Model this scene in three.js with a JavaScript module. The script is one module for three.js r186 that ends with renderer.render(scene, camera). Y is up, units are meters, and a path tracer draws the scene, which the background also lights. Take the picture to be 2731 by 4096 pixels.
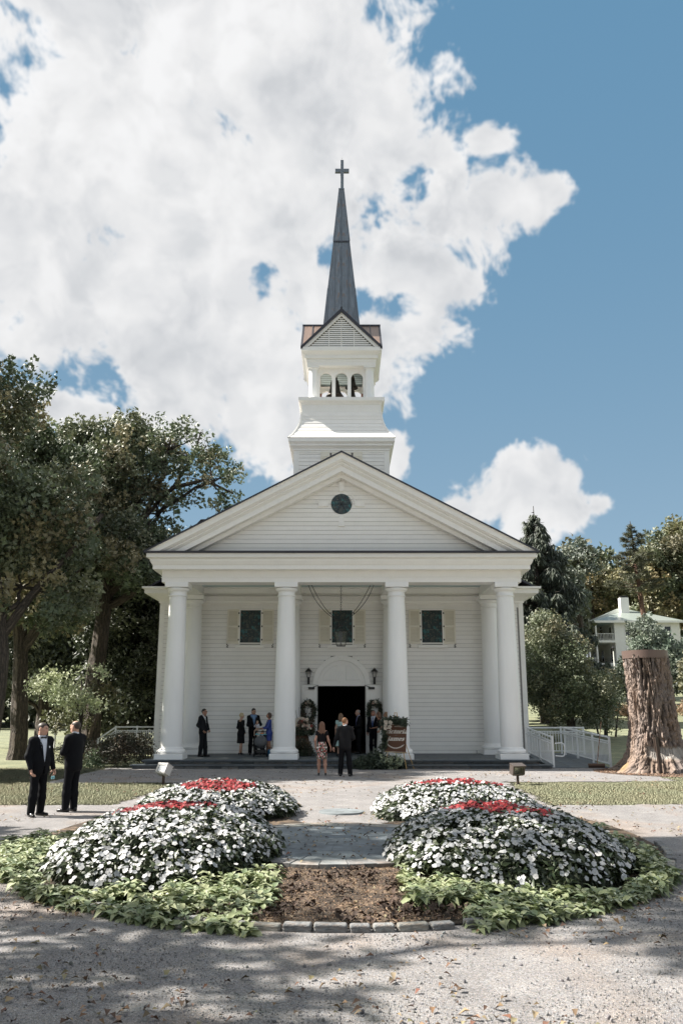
import * as THREE from 'three';
import { mergeGeometries } from 'three/addons/utils/BufferGeometryUtils.js';
import { RoundedBoxGeometry } from 'three/addons/geometries/RoundedBoxGeometry.js';

// ---------- camera, sky, sun, exposure ----------
const scene = new THREE.Scene();
const camera = new THREE.PerspectiveCamera(63.13, 2 / 3, 0.1, 2500);
camera.position.set(0, 2.03, 0);
camera.rotation.set(THREE.MathUtils.degToRad(13.457), 0, 0);
const renderer = new THREE.WebGLRenderer();
renderer.toneMapping = THREE.LinearToneMapping;
renderer.toneMappingExposure = 2.6;
renderer.shadowMap.enabled = true;
const SUN = new THREE.Vector3(-0.715, 0.70, -0.085).normalize();
const sun = new THREE.DirectionalLight(new THREE.Color(1, 0.945, 0.86), 5);
sun.position.copy(SUN).multiplyScalar(90).add(new THREE.Vector3(0, 0, -25));
sun.target.position.set(0, 0, -25);
sun.castShadow = true;
Object.assign(sun.shadow.camera, { left: -60, right: 60, top: 60, bottom: -60, near: 1, far: 220 });
sun.shadow.mapSize.set(4096, 4096);
scene.add(sun, sun.target);

// ---------- random numbers and noise ----------
function rng(seed) { let s = seed >>> 0; return () => { s = (s + 0x6d2b79f5) | 0; let t = Math.imul(s ^ (s >>> 15), 1 | s); t = (t + Math.imul(t ^ (t >>> 7), 61 | t)) ^ t; return ((t ^ (t >>> 14)) >>> 0) / 4294967296; }; }
const R0 = rng(7), PERM = new Uint8Array(512), VAL = new Float32Array(256);
for (let i = 0; i < 256; i++) { PERM[i] = i; VAL[i] = R0() * 2 - 1; }
for (let i = 255; i > 0; i--) { const j = Math.floor(R0() * (i + 1)), t = PERM[i]; PERM[i] = PERM[j]; PERM[j] = t; }
for (let i = 0; i < 256; i++) PERM[i + 256] = PERM[i];
const fade = (t) => t * t * t * (t * (t * 6 - 15) + 10), mix = (a, b, t) => a + (b - a) * t, clamp = (x, a = 0, b = 1) => Math.min(b, Math.max(a, x));
const smooth = (a, b, x) => { const t = clamp((x - a) / (b - a)); return t * t * (3 - 2 * t); };
const GX = new Float32Array(256), GY = new Float32Array(256), GZ = new Float32Array(256);
for (let i = 0; i < 256; i++) { const z = R0() * 2 - 1, a = R0() * 6.2832, r = Math.sqrt(1 - z * z); GX[i] = r * Math.cos(a); GY[i] = r * Math.sin(a); GZ[i] = z; }
function noise3(x, y, z) {
  const X = Math.floor(x), Y = Math.floor(y), Z = Math.floor(z); x -= X; y -= Y; z -= Z;
  const u = fade(x), v = fade(y), w = fade(z), xi = X & 255, yi = Y & 255, zi = Z & 255;
  const A = PERM[xi] + yi, B = PERM[xi + 1] + yi, AA = PERM[A & 511] + zi, AB = PERM[(A + 1) & 511] + zi, BA = PERM[B & 511] + zi, BB = PERM[(B + 1) & 511] + zi;
  const g = (h, a, b, c) => { h = PERM[h & 511]; return GX[h] * a + GY[h] * b + GZ[h] * c; };
  return 1.6 * mix(mix(mix(g(AA, x, y, z), g(BA, x - 1, y, z), u), mix(g(AB, x, y - 1, z), g(BB, x - 1, y - 1, z), u), v),
    mix(mix(g(AA + 1, x, y, z - 1), g(BA + 1, x - 1, y, z - 1), u), mix(g(AB + 1, x, y - 1, z - 1), g(BB + 1, x - 1, y - 1, z - 1), u), v), w);
}
function fbm3(x, y, z, o) { let s = 0, a = 0.5, n = 0; for (let i = 0; i < o; i++) { s += a * noise3(x, y, z); n += a; a *= 0.5; x = x * 2.03 + 7.1; y = y * 2.03 + 3.7; z = z * 2.03 + 1.3; } return s / n; }
// tileable value noise, period p
function tnoise(x, y, p) {
  const X = Math.floor(x), Y = Math.floor(y), u = fade(x - X), v = fade(y - Y), q = (i, j) => VAL[PERM[(((i % p) + p) % p & 255)] + 0 & 255 ^ PERM[(((j % p) + p) % p) + 17 & 255]];
  return mix(mix(q(X, Y), q(X + 1, Y), u), mix(q(X, Y + 1), q(X + 1, Y + 1), u), v);
}
function tfbm(u, v, p, o) { let s = 0, a = 0.5, n = 0; for (let i = 0; i < o; i++) { s += a * tnoise(u * p, v * p, p); n += a; a *= 0.55; p *= 2; } return s / n; }

// ---------- sky: clear air and clouds by direction (azimuth from -z, elevation, radius; degrees) ----------
const CLOUDS = '-21.9,44.2,12.6;-8,46,8.8;-15.3,36.3,12.6;-2.9,39.2,9;-20.3,29.7,9.9;-9.9,28.7,9;-2.8,32.3,7.8;-1.4,42,3.2;4.4,40,2.9;3.3,37.3,5.1;7,33.2,4.5;8.1,37,2.3;11.7,36.7,1.5;12.3,33.3,2.3;15,32.9,1.6;5.6,29,4.9;8.5,28.5,2.2;3.6,25.1,4.3;-7.2,23,6.9;-3.3,20.2,4.5;-10.8,21.3,4.5;3.6,17.8,1.6;1.2,22.2,3.6;-18.4,25.1,3.3;-13.4,24,3.9;-21.3,25.8,2.3;10,14,2.2;12.4,14.5,2.6;14.7,14.7,2.4;15.8,13.4,2.2;13.5,12.7,2.2;18.1,14,1;8.5,13.8,1.3;-21.9,19.4,2;-19.9,19.6,1.7;-18.2,19,1.7;-16.4,18.9,1.3;-14,18.2,1.6'.split(';').map((s) => s.split(',').map(Number));
const HOLES = '-24.1,39.3,2.4;-6.1,29.3,1.3;6.8,34.3,1.7;-1,30.5,1.3;2.2,27.7,1;-3.9,20.7,1.3;-23.6,20,.9;5.1,27.6,1.3'.split(';').map((s) => s.split(',').map(Number));
function makeSky() {
  const W = 4096, H = 2048, D = Math.PI / 180, data = new Float32Array(W * H * 4), K = 1 / 2.6;
  const unit = ([az, el, r]) => [Math.sin(az * D) * Math.cos(el * D), Math.sin(el * D), -Math.cos(az * D) * Math.cos(el * D), r * D];
  const C = CLOUDS.map(unit), O = HOLES.map(unit);
  const field = (x, y, z) => {
    let m = -1.4;
    for (const c of C) { const d2 = (x - c[0]) ** 2 + (y - c[1]) ** 2 + (z - c[2]) ** 2, f = 1 - Math.sqrt(Math.max(0, d2)) / c[3]; if (f > -1.4) { const h = clamp(0.5 + (f - m) / 0.5); m = mix(m, f, h) + 0.12 * h * (1 - h); } }
    for (const c of O) { const d2 = (x - c[0]) ** 2 + (y - c[1]) ** 2 + (z - c[2]) ** 2, f = 1 - Math.sqrt(Math.max(0, d2)) / c[3]; if (f > -0.6) m -= 0.42 * (f + 0.6); }
    return m;
  };
  for (let row = 0; row < H; row++) {
    const up = ((row + 0.5) / H - 0.5) * Math.PI, y = Math.sin(up), cu = Math.cos(up);
    for (let col = 0; col < W; col++) {
      const i = (row * W + col) * 4; data[i + 3] = 1;
      if (y < 0) { data[i] = 0.22 * K; data[i + 1] = 0.22 * K; data[i + 2] = 0.19 * K; continue; }
      const t = ((col + 0.5) / W - 0.5) * 2 * Math.PI, x = Math.cos(t) * cu, z = Math.sin(t) * cu;
      const e = Math.asin(y) / D, g = x * SUN.x + y * SUN.y + z * SUN.z;
      const k = Math.exp(-e / 17), glow = 0.10 * Math.pow(Math.max(0, g), 6) + 0.8 * Math.pow(Math.max(0, g), 60);
      let r = mix(0.115, 0.44, k) + glow, gg = mix(0.275, 0.59, k) + glow, b = mix(0.45, 0.71, k) + glow * 0.95;
      // clouds
      const az = Math.atan2(x, -z) / D, inView = smooth(31, 25, Math.abs(az)) * smooth(7, 10, e) * smooth(54, 48, e);
      const wx = fbm3(x * 9 + 5, y * 9, z * 9, 3) * 0.028, wy = fbm3(x * 9, y * 9 + 9, z * 9, 3) * 0.028;
      const px = x + wx, py = y + wy, pz = z;
      let F = -1;
      const far = fbm3(x * 2.6 / (y + 0.35) + 11, 3.3, z * 2.6 / (y + 0.35), 4) * 1.6 + 0.22;
      F = inView > 0 ? mix(far, field(px, py, pz), inView) : far;
      if (F > -0.75) {
        const n1 = fbm3(px * 17, py * 17, pz * 17 + 2, 6), n2 = 1 - Math.abs(noise3(px * 46, py * 46, pz * 46)) * 2;
        const dens = F * 1.15 + n1 * 1.0 + n2 * 0.09 + 0.17 * noise3(px * 120, py * 120, pz * 120) + 0.08 * noise3(px * 300, py * 300, pz * 300);
        const a = Math.pow(smooth(-0.02, 0.42, dens), 0.85) * 0.98;
        if (a > 0) {
          const s1 = fbm3((px - 0.03) * 7, (py + 0.03) * 9, pz * 7 + 4, 4), s2 = fbm3(px * 24 - 0.25, py * 24 + 0.25, pz * 24, 4);
          let L = 0.835 - 0.125 * smooth(-0.12, 0.42, s1) * smooth(0.25, 0.9, dens) - 0.07 * smooth(-0.1, 0.4, s2 - n1 * 0.3) + 0.05 * smooth(0.5, 0.1, dens) + 0.04 * smooth(25, 45, e);
          const nb = fbm3(px * 17 + SUN.x * 0.42, py * 17 + SUN.y * 0.42, pz * 17 + 2 + SUN.z * 0.42, 5), nc = fbm3(px * 5 + SUN.x * 0.3, py * 5 + SUN.y * 0.3, pz * 5, 3) - fbm3(px * 5, py * 5, pz * 5, 3); L += clamp((n1 - nb) * 0.16 - nc * 0.07, -0.06, 0.05); L += 0.35 * Math.pow(Math.max(0, g), 7);
          const sh = clamp((0.86 - L) * 4);
          r = mix(r, L * mix(1, 0.955, sh), a); gg = mix(gg, L * mix(1.0, 0.985, sh), a); b = mix(b, L * mix(1.005, 1.03, sh), a);
        }
      }
      data[i] = r * K; data[i + 1] = gg * K; data[i + 2] = b * K;
    }
  }
  const tex = new THREE.DataTexture(data, W, H, THREE.RGBAFormat, THREE.FloatType);
  tex.mapping = THREE.EquirectangularReflectionMapping; tex.magFilter = THREE.LinearFilter; tex.needsUpdate = true;
  return tex;
}
scene.background = makeSky();
scene.environment = scene.background;

// ---------- textures ----------
function tex(w, h, fn, srgb, rep) {
  const d = new Uint8Array(w * h * 4);
  for (let y = 0; y < h; y++) for (let x = 0; x < w; x++) { const c = fn(x / w, y / h, x, y), i = (y * w + x) * 4; const v = typeof c === 'number' ? [c, c, c] : c; for (let k = 0; k < 3; k++) d[i + k] = clamp(srgb ? Math.pow(clamp(v[k]), 1 / 2.2) : v[k]) * 255; d[i + 3] = 255; }
  const t = new THREE.DataTexture(d, w, h); t.wrapS = t.wrapT = THREE.RepeatWrapping; t.magFilter = THREE.LinearFilter; t.minFilter = THREE.LinearMipmapLinearFilter; t.generateMipmaps = true;
  if (srgb) t.colorSpace = THREE.SRGBColorSpace;
  if (rep) t.repeat.set(rep[0], rep[1]);
  t.needsUpdate = true; return t;
}
function lin(hex) { const c = new THREE.Color(hex); return [c.r, c.g, c.b]; }
// stones of gravel: nearest and second nearest cell points on a tile
function stones(N, w, seed, jitter = 0.9) {
  const r = rng(seed), px = new Float32Array(N * N), py = new Float32Array(N * N), tone = new Float32Array(N * N), hue = new Float32Array(N * N);
  for (let i = 0; i < N * N; i++) { px[i] = 0.5 + (r() - 0.5) * jitter; py[i] = 0.5 + (r() - 0.5) * jitter; tone[i] = r(); hue[i] = r(); }
  const out = { h: new Float32Array(w * w), id: new Uint32Array(w * w), tone, hue };
  for (let y = 0; y < w; y++) for (let x = 0; x < w; x++) {
    const fx = (x + 0.5) / w * N, fy = (y + 0.5) / w * N, cx = Math.floor(fx), cy = Math.floor(fy); let d1 = 9, d2 = 9, id = 0;
    for (let j = -1; j <= 1; j++) for (let i = -1; i <= 1; i++) { const k = ((cy + j + N) % N) * N + (cx + i + N) % N, dx = cx + i + px[k] - fx, dy = cy + j + py[k] - fy, d = dx * dx + dy * dy; if (d < d1) { d2 = d1; d1 = d; id = k; } else if (d < d2) d2 = d; }
    out.h[y * w + x] = clamp((Math.sqrt(d2) - Math.sqrt(d1)) * 1.7); out.id[y * w + x] = id;
  }
  return out;
}
const GS = stones(100, 1024, 3);
const gravelMap = tex(1024, 1024, (u, v, x, y) => { const k = y * 1024 + x, s = GS.id[k], e = 0.45 + 0.55 * Math.sqrt(GS.h[k]), n = tfbm(u, v, 4, 4), t = (0.265 + 0.25 * Math.pow(GS.tone[s], 1.3)) * e * (1 + 0.25 * n); return [t * mix(0.96, 1.07, GS.hue[s]), t * 0.99, t * mix(1.06, 0.94, GS.hue[s])]; }, true);
const gravelBump = tex(1024, 1024, (u, v, x, y) => Math.sqrt(GS.h[y * 1024 + x]) * (0.6 + 0.4 * GS.tone[GS.id[y * 1024 + x]]));
const mulchMap = tex(512, 512, (u, v) => { const n = tfbm(u, v, 24, 4), m = tfbm(u + 0.31, v, 60, 3), t = 0.5 + 0.5 * n; const w = 0.35 + 0.65 * smooth(-0.25, 0.3, tfbm(u + 0.6, v + 0.2, 6, 4)); return [(0.07 + 0.19 * t * t + 0.04 * m) * w, (0.05 + 0.125 * t * t + 0.03 * m) * w, (0.036 + 0.075 * t * t) * w]; }, true);  // w mottles the mulch, painting dappled light and shade into its colour
const mulchBump = tex(512, 512, (u, v) => 0.5 + 0.5 * tfbm(u, v, 40, 3));
const grassMap = tex(1024, 1024, (u, v) => { const n = tfbm(u, v, 6, 5), f = tnoise(u * 190, v * 190, 190), g = tnoise(u * 90, v * 340, 90), t = 0.55 + 0.3 * n + 0.32 * f + 0.2 * g; return [0.30 * t + 0.015 * n, 0.315 * t, 0.20 * t]; }, true);
const grassBump = tex(512, 512, (u, v) => 0.5 + 0.25 * tnoise(u * 128, v * 128, 128) + 0.25 * tnoise(u * 250, v * 250, 250));
const barkBump = tex(512, 512, (u, v) => { const w = tfbm(u, v, 6, 3) * 0.05, r = Math.abs(tnoise((u + w) * 22, v * 5, 22)) * 1.2, f = tfbm(u, v, 40, 3); return clamp(0.15 + r + f * 0.2); });
const barkMap = tex(512, 512, (u, v) => { const w = tfbm(u, v, 6, 3) * 0.05, r = Math.abs(tnoise((u + w) * 22, v * 5, 22)), f = tfbm(u, v, 30, 3), t = 0.5 + r * 0.9 + f * 0.35; return [0.082 * t, 0.066 * t, 0.053 * t]; }, true);
const slateMap = tex(512, 512, (u, v) => { const n = tfbm(u, v, 5, 6), t = 1 + n * 0.55; return [0.085 * t, 0.098 * t, 0.108 * t]; }, true);
const stoneMap = tex(512, 512, (u, v) => { const n = tfbm(u, v, 7, 6), m = tfbm(v, u, 3, 3), t = 1 + n * 0.6; return [(0.25 + 0.05 * m) * t, 0.245 * t, (0.235 - 0.03 * m) * t]; }, true);
const stoneBump = tex(512, 512, (u, v) => 0.5 + 0.5 * tfbm(u, v, 9, 6));
const copperMap = tex(512, 512, (u, v) => { const s = tfbm(u, v * 0.12 + 0.3, 28, 3), n = tfbm(u, v, 5, 4), b = smooth(0.25, 0.6, n * 0.6 + s * 0.55), t = 1 + 0.45 * s; const a = [0.165 * t, 0.192 * t, 0.225 * t], c = [0.19 * t, 0.14 * t, 0.12 * t]; return a.map((q, i) => mix(q, c[i], b)); }, true);
const brownCopperMap = tex(256, 256, (u, v) => { const s = tfbm(u, v * 0.2, 18, 4), t = 1 + 0.35 * s; return [0.225 * t, 0.155 * t, 0.122 * t]; }, true);
const paintBump = tex(256, 256, (u, v) => 0.5 + 0.5 * tfbm(u, v, 8, 4));
const glassMap = tex(256, 512, (u, v) => { const n = tfbm(u, v, 7, 5), m = tfbm(u + 0.4, v + 0.2, 16, 3), a = smooth(0.05, 0.5, n), b = smooth(0.1, 0.5, m); return [0.02 + 0.05 * b * (1 - a) + 0.012 * a, 0.035 + 0.04 * b + 0.085 * a, 0.038 + 0.025 * b + 0.09 * a]; }, true);
const paintMap = tex(512, 512, (u, v) => { const n = tfbm(u, v, 3, 4), m = tfbm(u, v * 0.25, 40, 2), d = smooth(0.35, 0.8, tfbm(u + 0.3, v + 0.6, 5, 5)); const t = 0.965 + 0.035 * n + 0.015 * m; return [t - 0.04 * d, t - 0.05 * d, t - 0.07 * d]; }, true);
const floralMap = (() => {
  const c = document.createElement('canvas'); c.width = c.height = 512; const g = c.getContext('2d'), r = rng(91); g.fillStyle = '#10141a'; g.fillRect(0, 0, 512, 512);
  for (let i = 0; i < 230; i++) { const x = r() * 512, y = r() * 512; g.save(); g.translate(x, y); g.rotate(r() * 6.3); g.fillStyle = ['#2f5a43', '#47705a', '#7d9a80'][i % 3]; g.beginPath(); g.ellipse(0, 0, 26, 9, 0, 0, 7); g.fill(); g.restore(); }
  for (let i = 0; i < 85; i++) { const x = r() * 512, y = r() * 512, s = 14 + r() * 20; for (let k = 0; k < 6; k++) { g.fillStyle = ['#c8463c', '#d98a86', '#e9d6cc', '#b8323a', '#efe9e2'][i % 5]; g.beginPath(); g.ellipse(x + Math.cos(k) * s * 0.6, y + Math.sin(k) * s * 0.6, s * 0.62, s * 0.5, k, 0, 7); g.fill(); } g.fillStyle = '#5a1f24'; g.beginPath(); g.arc(x, y, s * 0.25, 0, 7); g.fill(); }
  const t = new THREE.CanvasTexture(c); t.colorSpace = THREE.SRGBColorSpace; t.wrapS = t.wrapT = THREE.RepeatWrapping; return t;
})();

// ---------- materials ----------
const std = (c, rough = 0.6, o = {}) => new THREE.MeshStandardMaterial({ color: Array.isArray(c) ? new THREE.Color().setRGB(...c) : new THREE.Color(c), roughness: rough, ...o });
const rep = (t, x, y) => { const q = t.clone(); q.repeat.set(x, y); q.needsUpdate = true; return q; };
const M = { bronzeLight: std([0.11, 0.09, 0.08], 0.4, { metalness: 0.3 }),
  white: std([0.92, 0.897, 0.86], 0.5, { map: paintMap }), white2: std([0.90, 0.875, 0.83], 0.52, { map: paintMap }), white3: std([0.925, 0.90, 0.86], 0.5, { map: paintMap }), trim: std([0.925, 0.905, 0.868], 0.45, { map: paintMap }), column: std([0.91, 0.905, 0.89], 0.42, { map: paintMap }),
  gapShade: std([0.3, 0.29, 0.28], 0.9), cream: std([0.79, 0.745, 0.64], 0.5), ceiling: std([0.55, 0.66, 0.66], 0.6), roofMetal: std([0.045, 0.045, 0.055], 0.45, { metalness: 0.3 }),  // grey of the wall cores paints shadow lines into the clapboard gaps
  copper: std('#ffffff', 0.42, { map: copperMap, metalness: 0.15 }), brownCopper: std('#ffffff', 0.38, { map: brownCopperMap, metalness: 0.2 }), black: std([0.012, 0.012, 0.013], 0.45), iron: std([0.018, 0.018, 0.02], 0.4, { metalness: 0.5 }),
  stained: std('#ffffff', 0.22, { map: glassMap }), dark: std([0.012, 0.011, 0.01], 0.9), wood: std([0.10, 0.055, 0.03], 0.6), redwood: std([0.22, 0.085, 0.045], 0.6), bell: std([0.06, 0.052, 0.045], 0.5, { metalness: 0.6 }),
  slate: std('#ffffff', 0.62, { map: slateMap }), slate2: std([0.8, 0.85, 0.9], 0.6, { map: slateMap }), slate3: std([1.2, 1.17, 1.12], 0.66, { map: slateMap }), stone: std('#ffffff', 0.85, { map: stoneMap, bumpMap: stoneBump, bumpScale: 0.012 }), stone2: std([0.8, 0.8, 0.82], 0.85, { map: stoneMap, bumpMap: stoneBump, bumpScale: 0.012 }), stone3: std([1.12, 1.08, 1.0], 0.85, { map: stoneMap, bumpMap: stoneBump, bumpScale: 0.012 }),
  mulch: std('#ffffff', 0.95, { map: mulchMap, bumpMap: mulchBump, bumpScale: 0.03 }),
  bark: std('#ffffff', 0.95, { map: barkMap, bumpMap: barkBump, bumpScale: 0.05 }), paleBark: std([1.8, 1.75, 1.7], 0.95, { map: barkMap, bumpMap: barkBump, bumpScale: 0.03 }), redBark: std([1.5, 1.05, 0.9], 0.95, { map: barkMap, bumpMap: barkBump, bumpScale: 0.03 }),
  glass: new THREE.MeshPhysicalMaterial({ color: 0xffffff, roughness: 0.03, transmission: 1, thickness: 0 }),
  gold: std([0.55, 0.36, 0.16], 0.35, { metalness: 0.8 }), bronze: std([0.07, 0.05, 0.04], 0.5, { metalness: 0.5 }), aluminium: std([0.78, 0.79, 0.79], 0.4),
};
const leafMat = (c, tr = 0.35, rough = 0.75) => new THREE.MeshPhysicalMaterial({ color: new THREE.Color().setRGB(...c), roughness: rough, transmission: tr, thickness: 0, side: THREE.DoubleSide });

// ---------- object helpers ----------
const used = new Map();
function numbered(name) { const n = used.get(name) || 0; used.set(name, n + 1); return n ? name + '_' + String(n).padStart(3, '0') : name; }
function info(o, label, category, group, kind) { if (label) o.userData.label = label; if (category) o.userData.category = category; if (group) o.userData.group = group; if (kind) o.userData.kind = kind; return o; }
function thing(name, label, category, pos = [0, 0, 0], yaw = 0, group) { const o = new THREE.Group(); o.name = numbered(name); o.position.set(...pos); o.rotation.y = yaw; scene.add(o); return info(o, label, category, group); }
function part(name, geo, mat, parent, label) {
  const g = Array.isArray(geo) ? (geo.length > 1 ? mergeGeometries(geo.map((q) => { const r = q.index ? q.toNonIndexed() : q; for (const k of Object.keys(r.attributes)) if (!['position', 'normal', 'uv'].includes(k)) r.deleteAttribute(k); if (!r.attributes.uv) r.setAttribute('uv', new THREE.BufferAttribute(new Float32Array(r.attributes.position.count * 2), 2)); return r; })) : geo[0]) : geo;
  const m = new THREE.Mesh(g, mat); m.name = numbered(name); m.castShadow = m.receiveShadow = true; (parent || scene).add(m); if (label) m.userData.label = label; return m;
}
function sub(name, parent) { const g = new THREE.Group(); g.name = numbered(name); parent.add(g); return g; }
const box = (w, h, d, x = 0, y = 0, z = 0, ry = 0, rx = 0, rz = 0) => { const g = new THREE.BoxGeometry(w, h, d); uvBox(g, w, h, d); if (rz) g.rotateZ(rz); if (rx) g.rotateX(rx); if (ry) g.rotateY(ry); return g.translate(x, y, z); };
function uvBox(g, w, h, d) { const u = g.attributes.uv, n = g.attributes.normal; for (let i = 0; i < u.count; i++) { const ax = Math.abs(n.getX(i)) > 0.5, ay = Math.abs(n.getY(i)) > 0.5; u.setXY(i, u.getX(i) * (ax ? d : w), u.getY(i) * (ay ? d : h)); } }
const rbox = (w, h, d, r, x = 0, y = 0, z = 0, ry = 0) => { const g = new RoundedBoxGeometry(w, h, d, 1, r); if (ry) g.rotateY(ry); return g.translate(x, y, z); };
const cyl = (r0, r1, h, x = 0, y = 0, z = 0, n = 12) => new THREE.CylinderGeometry(r1, r0, h, n).translate(x, y + h / 2, z);
const lathe = (pts, n = 32) => new THREE.LatheGeometry(pts.map(([r, y]) => new THREE.Vector2(r, y)), n);
const V = (x, y, z) => new THREE.Vector3(x, y, z);
function rod(a, b, r0, r1 = r0, n = 6) { const A = V(...a), B = V(...b), d = B.clone().sub(A), g = new THREE.CylinderGeometry(r1, r0, d.length(), n); g.translate(0, d.length() / 2, 0); g.applyQuaternion(new THREE.Quaternion().setFromUnitVectors(V(0, 1, 0), d.normalize())); return g.translate(...a); }
const bar = (a, b, w, h = w) => { const A = V(...a), B = V(...b), d = B.clone().sub(A), g = box(w, d.length(), h); g.applyQuaternion(new THREE.Quaternion().setFromUnitVectors(V(0, 1, 0), d.clone().normalize())); return g.translate((A.x + B.x) / 2, (A.y + B.y) / 2, (A.z + B.z) / 2); };
const tube = (pts, r, n = 24, k = 6) => new THREE.TubeGeometry(new THREE.CatmullRomCurve3(pts.map((p) => V(...p))), n, r, k);
// a geometry from flat-shaded polygons (each a list of points, counter-clockwise)
function polys(list) {
  const p = [], uv = [];
  for (const f of list) {
    const n = V(...f[1]).sub(V(...f[0])).cross(V(...f[2]).sub(V(...f[0]))).normalize(), ax = Math.abs(n.x), ay = Math.abs(n.y), az = Math.abs(n.z);
    for (let i = 1; i < f.length - 1; i++) for (const q of [f[0], f[i], f[i + 1]]) { p.push(...q); uv.push(...(ax > ay && ax > az ? [q[2], q[1]] : ay > az ? [q[0], q[2]] : [q[0], q[1]])); }
  }
  const g = new THREE.BufferGeometry(); g.setAttribute('position', new THREE.Float32BufferAttribute(p, 3)); g.setAttribute('uv', new THREE.Float32BufferAttribute(uv, 2)); g.computeVertexNormals(); return g;
}
// a prism between a front outline and the same outline moved
function prism(outline, dv) { const b = outline.map((p) => [p[0] + dv[0], p[1] + dv[1], p[2] + dv[2]]), f = [outline, [...b].reverse()]; for (let i = 0; i < outline.length; i++) { const j = (i + 1) % outline.length; f.push([outline[j], outline[i], b[i], b[j]]); } return polys(f); }
// mouldings: profile of [outset, y] swept round a rectangle of half sizes w, d centred at cx, cz
function rectSweep(prof, w, d, cx = 0, cz = 0, sides = 4) {
  const f = [], c = [[-1, 1], [1, 1], [1, -1], [-1, -1]];
  for (let s = 0; s < sides; s++) { const A = c[(s + (sides === 3 ? 3 : 0)) % 4], B = c[(s + (sides === 3 ? 4 : 1)) % 4]; for (let i = 0; i < prof.length - 1; i++) { const P = (k, [o, y]) => [cx + k[0] * (w + o), y, cz + k[1] * (d + o)]; f.push([P(A, prof[i]), P(B, prof[i]), P(B, prof[i + 1]), P(A, prof[i + 1])]); } }
  return polys(f);
}
function instanced(name, geo, mat, list, parent, kind = 'stuff') { // list of [Matrix4, Color?]
  const m = new THREE.InstancedMesh(geo, mat, list.length); m.name = numbered(name); m.castShadow = m.receiveShadow = true;
  list.forEach(([q, c], i) => { m.setMatrixAt(i, q); if (c) m.setColorAt(i, c); });
  if (kind) m.userData.kind = kind; (parent || scene).add(m); return m;
}
const Q = new THREE.Quaternion(), E3 = new THREE.Euler(), S3 = new THREE.Vector3();
function mat4(x, y, z, rx, ry, rz, sx, sy = sx, sz = sx) { return new THREE.Matrix4().compose(V(x, y, z), Q.setFromEuler(E3.set(rx, ry, rz, 'YXZ')), S3.set(sx, sy, sz)); }
// ================= the church =================
const church = thing('church', 'white clapboard church with four columned portico, louvred belfry and copper spire', 'church', [0, 0, -36.8]);
const WM = [M.white, M.white2, M.white3];
let boardCount = 0;
function board(parent, l0, r0, l1, r1, y0, y1, z0 = 0, proud = 0.016, xf) {
  const a = z0 - 0.004, b = z0 + 0.004, c = z0 + proud; y0 += 0.010;
  const P = [[l0, y0, c], [r0, y0, c], [r1, y1, b], [l1, y1, b], [l0, y0, a - 0.01], [r0, y0, a - 0.01], [r1, y1, a - 0.01], [l1, y1, a - 0.01]];
  const g = polys([[P[0], P[1], P[2], P[3]], [P[4], P[5], P[1], P[0]], [P[3], P[2], P[6], P[7]], [P[4], P[0], P[3], P[7]], [P[1], P[5], P[6], P[2]]]);
  if (xf) g.applyMatrix4(xf);
  return part('clapboard', g, WM[(boardCount++ * 7 + (boardCount >> 2)) % 3], parent);
}
const ROW = 0.18;
// front wall with its openings
{
  const wall = sub('front_wall', church);
  const back = new THREE.Shape([[-7.9, 0.1], [7.9, 0.1], [7.9, 7.3], [-7.9, 7.3]].map((p) => new THREE.Vector2(...p)));
  back.holes.push(new THREE.Path([[-1.04, 0.28], [-1.04, 3.1], [1.04, 3.1], [1.04, 0.28]].map((p) => new THREE.Vector2(...p))));
  part('wall_core', new THREE.ExtrudeGeometry(back, { depth: 0.25, bevelEnabled: false }).translate(0, 0, -0.274), M.gapShade, wall);
  const holes = [[-4.52, -3.46, 4.86, 6.44], [-0.5, 0.56, 4.86, 6.44], [3.44, 4.5, 4.86, 6.44]];
  for (let y = 0.42; y < 6.95; y += ROW) {
    const y1 = Math.min(y + ROW, 6.95); let cut = [];
    for (const h of holes) if (y1 > h[2] && y < h[3]) cut.push([h[0], h[1]]);
    if (y < 3.1) cut.push([-1.09, 1.09]); else if (y < 4.3) { const w = Math.sqrt(Math.max(0, 1.15 * 1.15 - (y - 3.15) ** 2)); if (w > 0) cut.push([-w, w]); }
    cut.sort((a, b) => a[0] - b[0]); let x = -5.75;
    for (const c of [...cut, [5.75, 9]]) { if (c[0] - x > 0.05) { const mid = (x + c[0]) / 2, cross = [-2.15, 2.15].filter((q) => q > x + 0.3 && q < c[0] - 0.3); let s = x; for (const q of [...cross, c[0]]) { board(wall, s, q, s, q, y, y1); s = q; } } x = c[1]; }
    board(wall, -7.9, -5.75, -7.9, -5.75, y, y1); board(wall, 5.75, 7.72, 5.75, 7.72, y, y1);
  }
  part('baseboard', [box(4.0, 0.15, 0.03, -3.72, 0.345, 0.02), box(4.0, 0.15, 0.03, 3.72, 0.345, 0.02), box(2.2, 0.15, 0.03, -6.85, 0.345, 0.02), box(2.2, 0.15, 0.03, 6.85, 0.345, 0.02)], M.trim, wall);
  for (const s of [-1, 1]) { part('corner_board', box(0.2, 6.6, 0.26, s * 7.9, 3.5, -0.1), M.trim, wall); }
}
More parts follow.
